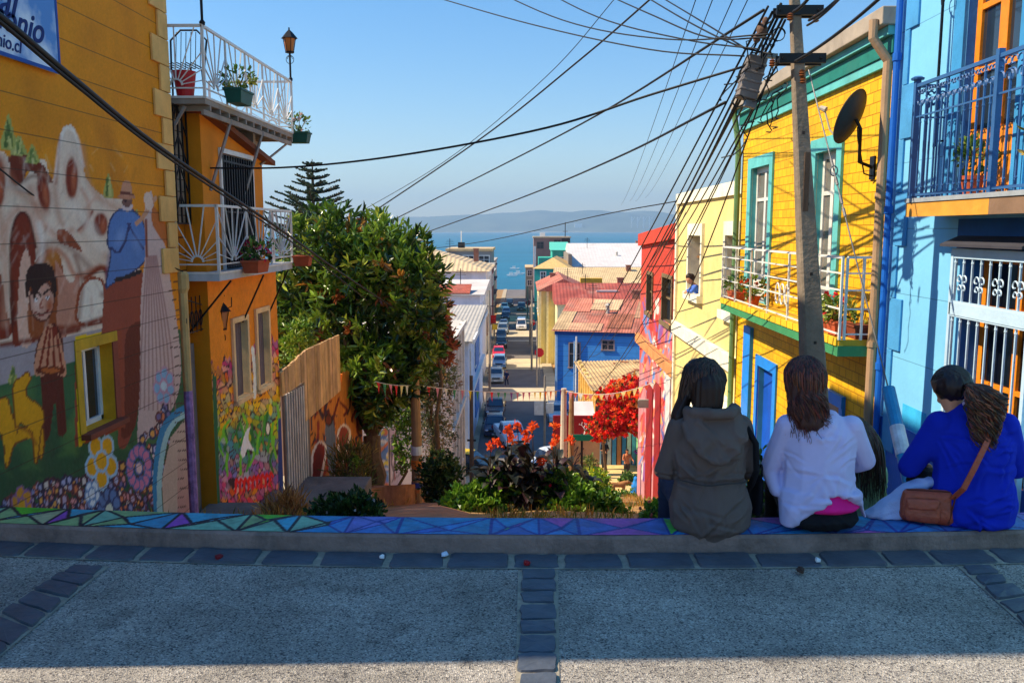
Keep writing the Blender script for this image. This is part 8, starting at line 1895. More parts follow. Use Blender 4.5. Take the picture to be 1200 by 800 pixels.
def hand(c, fd, up, s=1.0):
 """c wrist, fd finger direction, up back-of-hand direction"""
 fd = Vector(fd).normalized(); up = Vector(up); sd = fd.cross(up).normalized(); up = sd.cross(fd); c = Vector(c); g = []
 def q(a, b_, d): return tuple(c + fd * a * s + sd * b_ * s + up * d * s)
 g.append([(q(0, 0, 0), .022 * s), (q(.045, -.025, 0), .014 * s), (q(.045, .025, 0), .014 * s), (q(.08, -.03, 0), .011 * s), (q(.08, .028, 0), .011 * s)])
 for k, (b_, l_) in enumerate(((-.03, .058), (-.011, .072), (.009, .078), (.028, .068))):
  a0 = .082; g.append([(q(a0, b_, 0), .0085 * s), (q(a0 + l_ * .5, b_ * 1.05, -.012), .008 * s)]); g.append([(q(a0 + l_ * .5, b_ * 1.05, -.012), .008 * s), (q(a0 + l_ * .85, b_ * 1.05, -.04), .0068 * s)])
 g.append([(q(.02, .03, -.005), .013 * s), (q(.055, .055, -.02), .010 * s)]); g.append([(q(.055, .055, -.02), .0095 * s), (q(.085, .058, -.035), .008 * s)])
 return g
def limbs(*pts): return [[pts[i], pts[i + 1]] for i in range(len(pts) - 1)]
def hairsim(heads, n, roots, length, steps, grav=1.0, wave=0.0, wfreq=3.0, seed=0, outw=.9, jitter=.25, pull=None):
 """roots: function rng->(point, direction). heads: collider ellipsoids (centre, radii)"""
 rs = random.Random(seed); L_ = []
 for k in range(n):
  p, d = roots(rs); p = Vector(p); d = Vector(d).normalized(); ln = length * rs.uniform(.82, 1.08); ds = ln / steps; pts = [p.copy()]; ph = rs.uniform(0, 6.28); v = d * outw
  for s_ in range(steps):
   v = v * .82 + Vector((0, 0, -grav * .35));
   if pull: v += Vector(pull(p)) * .25
   stp = v.normalized() * ds; p = p + stp
   for c, r in heads:
    q = Vector(((p.x - c[0]) / r[0], (p.y - c[1]) / r[1], (p.z - c[2]) / r[2]))
    if q.length < 1: q = q.normalized(); p = Vector((c[0] + q.x * r[0], c[1] + q.y * r[1], c[2] + q.z * r[2])); v.z = v.z * .9
   t = s_ / steps; a = wave * (t ** 1.3); w = Vector((math.cos(ph + t * wfreq * 6.28), math.sin(ph + t * wfreq * 6.28), 0)) * a
   pts.append(p + w)
  L_.append(pts)
 return L_
def hair_mesh(name, locks, r, cols, parent, T, tip=.25, n=4):
 V, F, C_ = [], [], []; mb = MB()
 for i, pts in enumerate(locks):
  k = len(pts); c_ = tuple(q * random.uniform(.6, 1.35) for q in lin(random.choice(cols))); rr_ = [r * random.uniform(.8, 1.2) * (1 - (1 - tip) * (j / (k - 1)) ** 1.6) for j in range(k)]
  mb.tube([T(p) for p in pts], rr_, n, c=c_)
 HM = mat("hair_strands", (1, 1, 1), rough=.42, var=.12, scale=60, bump=0, attr=True, spec=.5)
 return mk(name, mb.v, mb.f, HM, parent, smooth=True, colors=mb.c)
def xf(base, yaw=0):
 M = Matrix.Rotation(R(yaw), 3, 'Z'); b_ = Vector(base); return lambda p: b_ + M @ p
def body(parent, T, headyaw, headtilt, hc, arms, legs=True, chest=(.15, .085), skin=None, vox=.0085, shoes=None):
 g = [[((0, .0, .10), (.15, .11, .09)), ((0, .02, .26), (.115, .08, .08))], [((0, .02, .26), (.115, .08, .08)), ((0, .045, .42), (chest[0], chest[1], .09))], [((0, .045, .42), (chest[0], chest[1], .09)), ((0, .05, .52), (.13, .06, .04))],
         [((0, .05, .52), .05), ((hc[0] * .8, hc[1] - .01, hc[2] - .09), .046)]]
 sk, hp = skull(hc, headyaw, headtilt); g += sk
 for sx, (el, wr, fd, up) in zip((-1, 1), arms):
  g += limbs(((sx * .155, .045, .515), .05), (el, .038)); g += limbs((el, .038), (wr, .025)); g += hand(wr, fd, up)
 for sx in (-1, 1):
  g += limbs(((sx * .085, .04, .09), .085), ((sx * .11, .44, .13), .056)); g += limbs(((sx * .11, .44, .13), .055), ((sx * .11, .50, -.30), .036)); g += [[((sx * .11, .49, -.32), .035), ((sx * .115, .56, -.345), .03), ((sx * .115, .66, -.36), .024)]]
 o = organic("body", g, vox, skin or SKIN, parent, T, smooth=3)
 for sx in (-1, 1):
  e = MB(); e.ball(tuple(T(Vector(hp(sx * .031, .083, .004)))), .0115, sub=2); ey = e.build("eye", S("eye_white", (226, 222, 216), rough=.15, bump=0), parent, smooth=True)
  i_ = MB(); i_.ball(tuple(T(Vector(hp(sx * .031, .092, .003)))), .0055, sub=1); i_.build("iris", S("iris_brown", (50, 30, 22), rough=.1, bump=0), ey)
  b_ = MB(); b_.tube([T(Vector(hp(sx * .014, .093, .028))), T(Vector(hp(sx * .032, .093, .034))), T(Vector(hp(sx * .052, .080, .028)))], .0028, 5); b_.build("eyebrow", S("brow", (50, 34, 26), bump=0), parent)
 m_ = MB(); m_.tube([T(Vector(hp(-.022, .089, -.071))), T(Vector(hp(0, .0965, -.069))), T(Vector(hp(.022, .089, -.071)))], [.003, .006, .003], 6); m_.build("lips", S("lips", (170, 84, 78), rough=.4, bump=0), parent)
 return o, hp
JEAN = S("dark_jeans", (40, 50, 76), rough=.9, bump=.2, bscale=300); BLK = S("black_trousers", (16, 16, 22), rough=.85, bump=.2, bscale=200); SHOE = S("shoe_dark", (40, 36, 36), rough=.7)
def trousers(parent, T, m, w=.17):
 g = [[((0, -.0, .06), (w, .15 if w > .2 else .125, .072)), ((0, .04, .15), (w * .85, .10, .08))]]
 for sx in (-1, 1): g += limbs(((sx * .085, .04, .09), .098), ((sx * .11, .44, .13), .068)); g += limbs(((sx * .11, .44, .13), .066), ((sx * .11, .50, -.28), .047))
 return organic("trousers", g, .010, m, parent, T, smooth=4, disp=folds(.004, 3))
def shoes(parent, T):
 for sx in (-1, 1): organic("shoe", [[((sx * .11, .49, -.335), .042), ((sx * .115, .57, -.35), .038), ((sx * .115, .68, -.36), .03)]], .008, SHOE, parent, T, smooth=3)
SEAT = KT
# ---------- 1: dark hooded anorak
b1 = W(832, 600, 4.20); base = Vector((b1.x, 4.20, SEAT)); T1 = xf(base, 3)
p1 = thing("person", "woman in a charcoal hooded anorak with long dark brown hair, seated leftmost on the kerb", "person", base, "women seated on the kerb")
hc1 = (-.03, .10, .74)
body(p1, T1, 48, -22, hc1, [((-.235, .10, .27), (-.10, .30, .25), (.6, .8, 0), (0, 0, 1)), ((.235, .12, .27), (.09, .32, .25), (-.6, .8, 0), (0, 0, 1))])
trousers(p1, T1, JEAN); shoes(p1, T1)
CH = S("charcoal_canvas", (100, 86, 80), rough=.85, var=.12, scale=5, bump=.25, bscale=260, dirt=.15, dirtcol=(.05, .045, .04))
def d1(co, no):
 f = creases(.0095, 38, 21)(co, no); z = co[:, 2]; back = co[:, 1] < .1
 cord = -np.exp(-((z - .262 - .006 * np.sin(co[:, 0] * 40)) / .007) ** 2) * .012 + np.exp(-((z - .275) / .006) ** 2) * .004
 gath = np.sin(co[:, 0] * 95 + np.sin(z * 30) * 1.5) * .004 * np.exp(-np.abs(z - .262) / .045)
 seam = -np.exp(-((co[:, 0] - .05 + .02 * np.sin(z * 9)) / .004) ** 2) * .004 * (z < .25)
 return f + (cord + gath + seam) * back
g = [[((0, -.005, .02), (.205, .155, .05)), ((0, -.0, .12), (.215, .155, .06)), ((0, .02, .25), (.178, .125, .04))], [((0, .02, .25), (.178, .125, .04)), ((0, .035, .40), (.19, .125, .06)), ((0, .05, .50), (.175, .105, .05))],
     [((0, .05, .50), (.175, .10, .05)), ((0, .06, .58), (.085, .07, .03))], [((-.01, -.09, -.055), (.05, .03, .02)), ((0, -.05, .03), (.19, .10, .03))]]
for sx in (-1, 1):
 g += [[((sx * .15, .05, .51), .068), ((sx * .215, .08, .28), .056)], [((sx * .215, .08, .28), .054), ((sx * .10, .30, .25), .04)]]
organic("anorak", g, .0075, CH, p1, T1, smooth=5, disp=d1)
def dh(co, no): return folds(.004, 5, 7, 8)(co, no) + .006 * np.sin(co[:, 2] * 50 + np.abs(co[:, 0]) * 60) * np.clip((.56 - co[:, 2]) * 8, 0, 1)
g = [[((-.10, .0, .57), (.05, .05, .04)), ((.10, .0, .57), (.05, .05, .04)), ((-.09, -.085, .47), (.05, .03, .04)), ((.09, -.085, .47), (.05, .03, .04)), ((0, -.105, .38), (.045, .025, .025))], [((-.125, .06, .585), .03), ((-.105, -.03, .605), .03)], [((-.105, -.03, .605), .03), ((-.03, -.075, .60), .03)], [((-.03, -.075, .60), .03), ((.06, -.07, .605), .03)], [((.06, -.07, .605), .03), ((.115, .0, .61), .03)], [((.115, .0, .61), .03), ((.12, .07, .60), .03)],
     [((-.15, -.03, .545), .017), ((-.135, -.085, .475), .016)], [((-.135, -.085, .475), .016), ((-.07, -.118, .40), .015)], [((-.07, -.118, .40), .015), ((.0, -.125, .365), .016)], [((.15, -.03, .545), .017), ((.135, -.085, .475), .016)], [((.135, -.085, .475), .016), ((.07, -.118, .40), .015)], [((.07, -.118, .40), .015), ((.0, -.125, .365), .016)], [((-.09, -.06, .56), .02), ((.02, -.115, .46), .015)]]
organic("hood", g, .0065, CH, p1, T1, smooth=3, disp=dh)
mb = MB(); pts = [T1(Vector((.19 * math.sin(a), .02 - .150 * math.cos(a), .262 + .004 * math.sin(a * 5)))) for a in np.linspace(-1.1, 1.1, 24)]; mb.tube(pts, .0035, 6); mb.build("waist_cord", S("cord_dark", (60, 56, 54), bump=0), p1)
HB1 = [(44, 28, 22), (66, 40, 30), (34, 22, 20), (92, 58, 42)]
def capg(hc, yaw, tilt, e=.012, drop=.0):
 M = Matrix.Rotation(R(yaw), 3, 'Z') @ Matrix.Rotation(R(tilt), 3, 'X'); q = lambda x, y, z: tuple(Vector(hc) + M @ Vector((x, y, z)))
 return [[(q(0, -.015, .022), .086 + e), (q(0, .008, .03), .080 + e), (q(0, -.035, -.005), .078 + e)]]
organic("hair", capg(hc1, 48, -22) + [[((-.02, .03, .72), .085), ((-.03, .0, .62), (.075, .05, .04))], [((-.10, .10, .70), (.03, .04, .04)), ((-.165, .06, .56), (.035, .05, .04))]], .008, S("hair_base_dark", (42, 28, 24), rough=.5), p1, T1, smooth=4, disp=lambda co, no: .003 * np.sin(np.arctan2(co[:, 0] + .03, co[:, 1] - .1) * 30))
def roots1(rs):
 a = rs.uniform(1.7, 5.6); t = rs.uniform(.0, 1.1); d = Vector((math.cos(a) * math.sin(t), math.sin(a) * math.sin(t), math.cos(t)))
 return Vector(hc1) + Vector((d.x * .1, d.y * .108 - .01, d.z * .108 + .01)), Vector((d.x + (-.4), d.y, .1))
hd = [((hc1[0], hc1[1] - .012, hc1[2] + .01), (.092, .098, .103))]
hair_mesh("hair_locks", hairsim(hd, 620, roots1, .20, 14, wave=.004, wfreq=1.2, seed=2, outw=.35, pull=lambda p: ((-.02 - p.x) * 5, (.04 - p.y) * 4, 0)), .0027, HB1, p1, T1)
def roots1b(rs): return Vector((-.10 + rs.uniform(-.025, .012), .10 + rs.uniform(-.05, .03), .76 + rs.uniform(-.06, .04))), Vector((-.3, .0, -.5))
hair_mesh("hair_locks", hairsim([((0, .04, .45), (.19, .13, .14))], 260, roots1b, .36, 16, wave=.008, wfreq=1.4, seed=12, outw=.5, pull=lambda p: ((-.19 - p.x) * 3, (.06 - p.y) * 2, 0)), .0028, HB1, p1, T1)
mb = MB(); mb.tube([T1(Vector(q)) for q in ((.17, .0, .52), (.215, -.02, .44), (.225, -.02, .3), (.22, .03, .22), (.225, .1, .16))], .016, 8); mb.build("black_strap", BLK, p1)
sb_ = thing("shoulder_bag", "black shoulder bag tucked at the right side of the woman in the anorak", "bag", T1(Vector((.27, .12, .02))))
organic("bag_body", [[((.27, .12, .08), (.03, .09, .06)), ((.275, .12, .2), (.028, .08, .05))]], .009, BLK, sb_, T1, smooth=4)
MB().tube([T1(Vector((.275 + .01 * math.sin(t), .05 + .07 * t / 3, .25 + .05 * math.sin(t)))) for t in np.linspace(0, 3.1, 10)], .006, 6).build("handle", BLK, sb_)
# ---------- 2: pale violet cardigan
b2_ = W(958, 600, 4.22); base = Vector((b2_.x, 4.22, SEAT)); T2 = xf(base, -4)
p2 = thing("person", "woman in a pale violet cardigan over a pink top with auburn hair, seated mid kerb", "person", base, "women seated on the kerb")
hc2 = (-.07, .10, .745)
body(p2, T2, 12, -26, hc2, [((-.225, .08, .26), (-.10, .30, .20), (.6, .8, 0), (0, 0, 1)), ((.245, .10, .31), (.09, .32, .22), (-.6, .8, 0), (0, 0, 1))])
trousers(p2, T2, BLK, .205); shoes(p2, T2)
PK = S("hot_pink_knit", (236, 20, 130), rough=.8, bump=.2, bscale=220, var=.1)
organic("pink_top", [[((.02, -.005, .125), (.186, .148, .04)), ((.01, .04, .25), (.14, .09, .05))], [((.01, .04, .25), (.14, .09, .05)), ((0, .04, .45), (.155, .10, .05))]], .009, PK, p2, T2, smooth=4)
VI = S("pale_violet_knit", (196, 190, 226), rough=.85, bump=.15, bscale=320, var=.06, scale=6)
def d2(co, no):
 z = co[:, 2]; x = co[:, 0]
 diag = np.exp(-((x - .01 - (z - .1) * .30) / .012) ** 2) * .008 * (z < .33) * (co[:, 1] < .05)
 hem = -np.exp(-((z - .155 - .05 * x) / .005) ** 2) * .004
 return creases(.0075, 30, 5)(co, no) + diag + hem + .0045 * np.sin(x * 40 + z * 16) * np.clip((.26 - z) * 6, 0, 1)
g = [[((0, .03, .48), (.185, .10, .06)), ((0, .05, .545), (.14, .075, .04))], [((0, .03, .48), (.185, .105, .06)), ((0, .02, .30), (.178, .130, .05))], [((0, .02, .30), (.178, .130, .05)), ((.0, .005, .20), (.19, .138, .02))], [((-.06, .0, .20), (.14, .13, .02)), ((-.09, -.02, .13), (.11, .12, .015))],
     [((-.11, -.035, .14), (.09, .11, .015)), ((-.165, -.06, .035), (.04, .06, .012))], [((-.165, -.06, .035), (.04, .06, .012)), ((-.0, -.12, .17), (.03, .03, .015)), ((-.1, -.03, .16), (.1, .10, .015))], [((.12, -.01, .20), (.09, .125, .015)), ((.205, .0, .13), (.018, .06, .012))], [((.205, .0, .13), (.018, .05, .012)), ((.235, .01, .06), (.012, .035, .01))],
     [((-.05, .05, .56), .04), ((.06, .05, .56), .04)]]
for sx, el in ((-1, (-.228, .07, .28)), (1, (.25, .085, .33))): g += [[((sx * .155, .04, .51), .066), (el, .052)], [(el, .052), ((el[0] - sx * .03, el[1] + .06, el[2] - .035), .050)]]
g.append([((-.23, .07, .28), .045), ((-.21, .02, .18), (.03, .05, .03))])
organic("cardigan", g, .0075, VI, p2, T2, smooth=4, disp=d2)
HB2 = [(84, 40, 28), (104, 50, 34), (64, 30, 24), (128, 64, 42), (50, 26, 22)]
organic("hair", capg(hc2, 12, -26, .01) + [[((-.07, .06, .74), (.088, .08, .08)), ((-.07, .01, .63), (.085, .065, .06))], [((-.07, .01, .63), (.085, .06, .05)), ((-.065, -.03, .54), (.07, .04, .04))]], .008, S("hair_base_auburn", (66, 34, 26), rough=.5), p2, T2, smooth=4, disp=lambda co, no: .004 * np.sin(co[:, 0] * 160 + np.sin(co[:, 2] * 40)))
def roots2(rs):
 a = rs.uniform(2.6, 6.9); t = rs.uniform(.0, 1.25); d = Vector((math.cos(a) * math.sin(t), math.sin(a) * math.sin(t), math.cos(t)))
 return Vector(hc2) + Vector((d.x * .104, d.y * .11 - .01, d.z * .112 + .012)), Vector((d.x * 1.2, d.y, .2))
hd = [((hc2[0], hc2[1] - .012, hc2[2] + .01), (.094, .102, .106)), ((-.065, .02, .60), (.085, .07, .12)), ((0, .04, .42), (.19, .125, .165))]
hair_mesh("hair_locks", hairsim(hd, 900, roots2, .36, 24, wave=.022, wfreq=2.0, seed=5, outw=.3, pull=lambda p: ((-.06 - p.x) * (3.5 if p.z > .64 else -1.2), (.0 - p.y) * 1.5, 0)), .0029, HB2, p2, T2, tip=.4)
# ---------- 3: cobalt sweater, curly pony tail, brown bag
b3 = W(1137, 600, 4.30); base = Vector((b3.x, 4.30, SEAT)); T3 = xf(base, -6)
p3 = thing("person", "woman in a cobalt blue sweater with a curly brown ponytail, seated rightmost with bowed head", "person", base, "women seated on the kerb")
hc3 = (-.10, .09, .685)
body(p3, T3, -14, -46, hc3, [((-.27, .12, .26), (-.16, .34, .22), (.5, .8, 0), (0, 0, 1)), ((.25, .12, .27), (.09, .32, .22), (-.6, .8, 0), (0, 0, 1))])
trousers(p3, T3, BLK, .18); shoes(p3, T3)
CB = S("cobalt_wool", (20, 42, 172), rough=.9, bump=.3, bscale=240, var=.1, scale=5, spec=.15)
g = [[((.01, -.01, .02), (.20, .15, .035)), ((.01, .0, .12), (.215, .155, .06)), ((.01, .02, .26), (.195, .135, .05))], [((.01, .02, .26), (.195, .135, .05)), ((.01, .035, .42), (.198, .125, .07)), ((.0, .05, .51), (.165, .10, .05))], [((0, .05, .52), (.155, .085, .04)), ((-.03, .07, .60), (.075, .06, .025))]]
for sx, el, wr in ((-1, (-.275, .11, .255), (-.18, .30, .22)), (1, (.25, .10, .27), (.12, .30, .22))): g += [[((sx * .16, .05, .50), .072), (el, .062)], [(el, .060), (wr, .042)]]
g.append([((-.16, .05, .5), .06), ((-.20, .08, .36), .06), ((-.10, .03, .40), .08)])
organic("sweater", g, .0075, CB, p3, T3, smooth=5, disp=lambda co, no: creases(.0105, 34, 9)(co, no) + .004 * np.sin(co[:, 2] * 55 + co[:, 0] * 12) * np.clip((.2 - co[:, 2]) * 5, 0, 1))
HB3 = [(92, 54, 36), (120, 72, 46), (70, 40, 28), (148, 94, 60), (54, 32, 26)]
organic("hair", capg(hc3, -14, -46, .012), .007, S("hair_base_black", (34, 24, 26), rough=.4), p3, T3, smooth=4, disp=lambda co, no: .002 * np.sin(co[:, 0] * 190))
tie = Vector((-.05, .015, .735))
def roots_cap(rs):
 a = rs.uniform(0, 6.28); t = rs.uniform(.1, 1.5); d = Vector((math.cos(a) * math.sin(t), math.sin(a) * math.sin(t), math.cos(t))); return Vector(hc3) + Vector((d.x * .098, d.y * .103, d.z * .106 + .012)), d
rs = random.Random(3); L_ = []
for k in range(520):
 p, d = roots_cap(rs); pts = []
 for s_ in range(9):
  t = s_ / 8; q = p.lerp(tie, t); v = q - Vector(hc3) - Vector((0, -.005, .012)); rr_ = Vector((v.x / .100, v.y / .105, v.z / .110)).length
  if rr_ < 1 and rr_ > .01: q = Vector(hc3) + Vector((0, -.005, .012)) + v / rr_
  pts.append(q)
 L_.append(pts)
hair_mesh("hair_locks", L_, .0022, [(36, 26, 28), (48, 34, 34), (28, 20, 24)], p3, T3)
L_ = []
for k in range(620):
 a0 = rs.uniform(0, 6.28); rad_ = rs.random() ** .5; off = Vector((math.cos(a0) * .10 * rad_, math.sin(a0) * .05 * rad_ - .035, 0)); ln = rs.uniform(.18, .40) * (1.1 - .35 * rad_); cr = rs.uniform(.009, .018); f_ = rs.uniform(2.5, 4.5); ph = rs.uniform(0, 6.28); pts = []
 for s_ in range(30):
  t = s_ / 29; ce = tie + Vector((.055 * math.sin(min(1, t * 2) * 1.57), -.06 * math.sin(min(1, t * 2.5) * 1.57), -.01)) * 1 + off * min(1, t * 2.2 + .15) * (1.15 - .6 * t) + Vector((.015 * t, 0, -ln * t + .02 * math.sin(min(1, t * 3) * 3.14)))
  pts.append(ce + Vector((math.cos(ph + f_ * 6.28 * t), math.sin(ph + f_ * 6.28 * t), 0)) * cr * min(1, t * 4))
 L_.append(pts)
hair_mesh("ponytail_curls", L_, .003, HB3, p3, T3, tip=.5, n=4)
sc = MB()
for k in range(26):
 a = k / 25; c_ = Vector((-.03 + .125 * math.cos(a * 3.6 - 1.9), .06 + .09 * math.sin(a * 3.6 - 1.9) , .628 + .012 * math.sin(k * 2.1))); sc.ball(tuple(T3(c_)), (.018, .018, .015), sub=1)
sc.build("scarf", S("lilac_scarf", (196, 176, 206), var=.3, scale=40, bump=.5, bscale=120), p3, smooth=True)
# bag strap across the back belongs to the bag
bg_ = thing("leather_handbag", "brown leather shoulder bag resting on the kerb against the cobalt sweater, strap across her back", "bag", T3(Vector((-.22, -.05, .0))))
LT = S("tan_leather", (168, 74, 44), rough=.45, var=.25, scale=14, bump=.3, bscale=60, spec=.5, dirt=.3, dirtcol=(.08, .03, .02))
TB = xf(base + Vector((-.235, -.02, 0)), -22)
organic("bag_body", [[((-.10, .0, .05), (.035, .045, .045)), ((.10, .0, .05), (.035, .05, .05)), ((-.09, .0, .14), (.03, .035, .035)), ((.09, .0, .16), (.03, .035, .03))]], .006, LT, bg_, TB, smooth=5, disp=lambda co, no: nz3(co, 20, 20, 20, 2) * .004)
organic("front_pocket", [[((-.08, -.045, .05), (.03, .014, .035)), ((.035, -.05, .05), (.03, .014, .035)), ((-.08, -.04, .105), (.025, .010, .015)), ((.035, -.045, .115), (.025, .010, .015))]], .005, LT, bg_, TB, smooth=4, disp=lambda co, no: nz3(co, 25, 25, 25, 5) * .003)
organic("flap", [[((-.085, -.045, .125), (.02, .012, .012)), ((.04, -.05, .135), (.02, .012, .012)), ((-.08, -.055, .09), (.015, .008, .01)), ((.03, -.062, .098), (.015, .008, .01))]], .005, LT, bg_, TB, smooth=3)
mb = MB()
for k, (a, b_) in enumerate((((.10, -.045, .02), (.125, -.04, .17)), ((.10, -.045, .19), (-.10, -.03, .175)))): mb.tube([TB(Vector(a)), TB(Vector(b_))], .004, 5)
mb.build("piping", S("dark_leather", (96, 40, 26)), bg_)
st = MB(); path = [(-.135, -.10, .15), (-.10, -.145, .22), (-.05, -.135, .33), (.0, -.11, .43), (.04, -.075, .50), (.07, -.02, .555)]
vs = []
for i, q in enumerate(path):
 q = Vector(q); d = Vector((.7, 0, -.35)).normalized() * .014; n_ = Vector((0, -.006, 0)); vs += [T3(q - d), T3(q + d), T3(q + d + n_), T3(q - d + n_)]
st.add(vs, [(4 * i + j, 4 * i + (j + 1) % 4, 4 * i + 4 + (j + 1) % 4, 4 * i + 4 + j) for i in range(len(path) - 1) for j in range(4)]); st.build("strap", LT, bg_)
# pale cloth draped beside the bag
cl = thing("folded_jacket", "pale blue grey jacket heaped on the kerb beside the brown bag", "jacket", T3(Vector((-.36, .05, 0))))
organic("cloth", [[((-.47, .02, .015), (.05, .05, .012)), ((-.36, .04, .06), (.06, .07, .03)), ((-.27, .05, .16), (.05, .05, .03))], [((-.27, .05, .16), (.05, .05, .03)), ((-.20, .05, .19), (.05, .04, .025))], [((-.40, .0, .01), (.07, .04, .012)), ((-.3, .03, .10), (.04, .04, .03))]], .007, S("pale_blue_cloth", (176, 184, 216), rough=.85, bump=.2, bscale=150), cl, T3, smooth=3, disp=lambda co, no: .007 * ridge(co, 16, 16, 5, 2))
# ---------- 4: partly hidden person sitting lower down between the second and third
base = Vector((W(1006, 560, 4.95).x, 4.95, -.25)); T4 = xf(base, 12)
p4 = thing("person", "person with long brown hair and a sage green top, mostly hidden behind the violet cardigan", "person", base)
hc4 = (0, .08, .60)
g = [[((0, .0, .10), (.14, .1, .09)), ((0, .04, .38), (.14, .08, .08))], [((0, .05, .44), .05), ((0, .07, .52), .045)]] + skull(hc4, -10, -20)[0]
for sx in (-1, 1): g += limbs(((sx * .15, .04, .42), .045), ((sx * .2, .1, .2), .035)); g += limbs(((sx * .2, .1, .2), .035), ((sx * .08, .28, .2), .024)); g += hand((sx * .08, .28, .2), (-sx * .5, .8, 0), (0, 0, 1)); g += limbs(((sx * .085, .04, .09), .08), ((sx * .11, .42, .06), .055)); g += limbs(((sx * .11, .42, .06), .05), ((sx * .11, .46, -.35), .036)); g += [[((sx * .11, .46, -.36), .035), ((sx * .11, .6, -.38), .025)]]
organic("body", g, .010, SKIN, p4, T4, smooth=3)
organic("top", [[((0, .0, .06), (.17, .13, .04)), ((0, .04, .38), (.155, .1, .06))], [((0, .04, .38), (.15, .09, .06)), ((0, .05, .45), (.09, .06, .03))]] + [[((sx * .15, .04, .41), .06), ((sx * .2, .09, .22), .05)] for sx in (-1, 1)], .009, S("sage_green_cotton", (150, 176, 140), rough=.9), p4, T4, smooth=4, disp=folds(.004, 2))
trousers(p4, lambda p: T4(p + Vector((0, -.0, -.03))), JEAN, .16)
organic("hair", capg(hc4, -10, -20, .014), .009, S("hair_base_brown", (70, 46, 34), rough=.5), p4, T4, smooth=3)
def roots4(rs):
 a = rs.uniform(2.6, 6.9); t = rs.uniform(.0, 1.3); d = Vector((math.cos(a) * math.sin(t), math.sin(a) * math.sin(t), math.cos(t))); return Vector(hc4) + Vector((d.x * .1, d.y * .108 - .01, d.z * .11 + .01)), Vector((d.x * 1.2, d.y, .2))
hair_mesh("hair_locks", hairsim([((0, .07, .61), (.1, .105, .11)), ((0, .03, .30), (.17, .13, .19))], 420, roots4, .44, 18, wave=.008, wfreq=1.3, seed=8), .0035, [(80, 54, 40), (100, 68, 46), (60, 40, 30)], p4, T4)
# a sliver of another sitter at the right edge is outside; small teal cup beside the sweater instead
# ---------- distant people
def standing(label, P0, yaw, top, legs_, skin=(196, 140, 110), hairc=(50, 34, 26), h=1.7, arms=None, bare=False, walk=.0, long_hair=False):
 s = h / 1.72; o = thing("person", label, "person", P0); M = Matrix.Rotation(R(yaw), 3, 'Z'); T = lambda p: Vector(P0) + M @ (p * s)
 arms = arms or (((-.24, .02, 1.12), (-.20, .16, .92)), ((.24, .02, 1.12), (.20, .16, .92)))
 hc = (0, .0, 1.60); g = [[((0, 0, .94), (.15, .1, .1)), ((0, 0, 1.12), (.12, .085, .08))], [((0, 0, 1.12), (.12, .085, .08)), ((0, 0, 1.34), (.16, .095, .09))], [((0, 0, 1.34), (.15, .09, .09)), ((0, 0, 1.44), .05)], [((0, 0, 1.43), .052), ((0, .01, 1.54), .048)]] + skull(hc)[0]
 for sx, (el, wr) in zip((-1, 1), arms): g += limbs(((sx * .175, 0, 1.38), .05), (el, .038)); g += limbs((el, .037), (wr, .026)); g += hand(wr, (0, .3, -1), (sx, 0, 0))
 for sx in (-1, 1): y = sx * walk; g += limbs(((sx * .085, 0, .92), .085), ((sx * .09, y * .6 + .02, .49), .055)); g += limbs(((sx * .09, y * .6 + .02, .49), .052), ((sx * .09, y, .09), .038)); g += [[((sx * .09, y - .03, .05), .04), ((sx * .1, y + .15, .03), .03)]]
 sm = S("skin_%d" % skin[0], skin, rough=.6); organic("body", g, .013, sm, o, T, smooth=2)
 if not bare:
  organic("shirt", [[((0, 0, .92), (.17, .12, .04)), ((0, 0, 1.12), (.145, .105, .05))], [((0, 0, 1.12), (.145, .105, .05)), ((0, 0, 1.36), (.175, .11, .08))], [((0, 0, 1.38), (.15, .09, .06)), ((0, 0, 1.44), .07)]] + [[((sx * .17, 0, 1.38), .064), (tuple(Vector((sx * .17, 0, 1.38)).lerp(Vector(el), .8)), .055)] for sx, (el, _) in zip((-1, 1), arms)], .014, S("shirt_%d_%d" % top[:2], top, rough=.9), o, T, smooth=3, disp=folds(.004, 3))
 organic("trousers", [[((0, 0, .93), (.165, .115, .06)), ((0, 0, .86), (.165, .115, .05))]] + sum([limbs(((sx * .085, 0, .88), .10), ((sx * .09, sx * walk * .6 + .02, .49), .07)) + limbs(((sx * .09, sx * walk * .6 + .02, .49), .068), ((sx * .09, sx * walk, .1), .058)) for sx in (-1, 1)], []), .014, S("trousers_%d_%d" % legs_[:2], legs_, rough=.9), o, T, smooth=3)
 hg = [[((0, -.015, 1.625), .096), ((0, .0, 1.64), .088)]]
 if long_hair: hg += [[((0, -.03, 1.6), .09), ((0, -.05, 1.42), (.09, .05, .04))]]
 organic("hair", hg, .012, S("hair_far_%d" % hairc[0], hairc, rough=.6), o, T, smooth=2); return o
A = W(708, 549, 46.6); standing("man in a dark blue shirt and dark trousers standing before the blue café panels", (A.x, 46.6, tz_), 200, (36, 40, 56), (34, 38, 50), arms=(((-.24, .05, 1.14), (-.05, .26, 1.18)), ((.24, .05, 1.14), (.05, .26, 1.12))))
A = W(736, 555, 44.0); standing("bare shouldered person in a tan top holding purple flowers at the café terrace edge", (A.x, 44.6, tz_), 190, (190, 120, 80), (70, 60, 56), skin=(190, 120, 84), arms=(((-.26, .1, 1.15), (-.3, .22, 1.1)), ((.24, .05, 1.14), (.12, .3, 1.15))), long_hair=True)
A = W(748, 530, 44.1); o = thing("flower_bunch", "small bunch of purple flowers held at the café terrace", "flowers", A); foliage("blossom", [(tuple(A), .17)], 260, .07, .06, [(150, 60, 190), (120, 40, 160), (190, 110, 210)], parent=o, m=PETAL)
MB().tube([A - Vector((0, 0, .4)), A], .03, 6).build("stems", BARK, o)
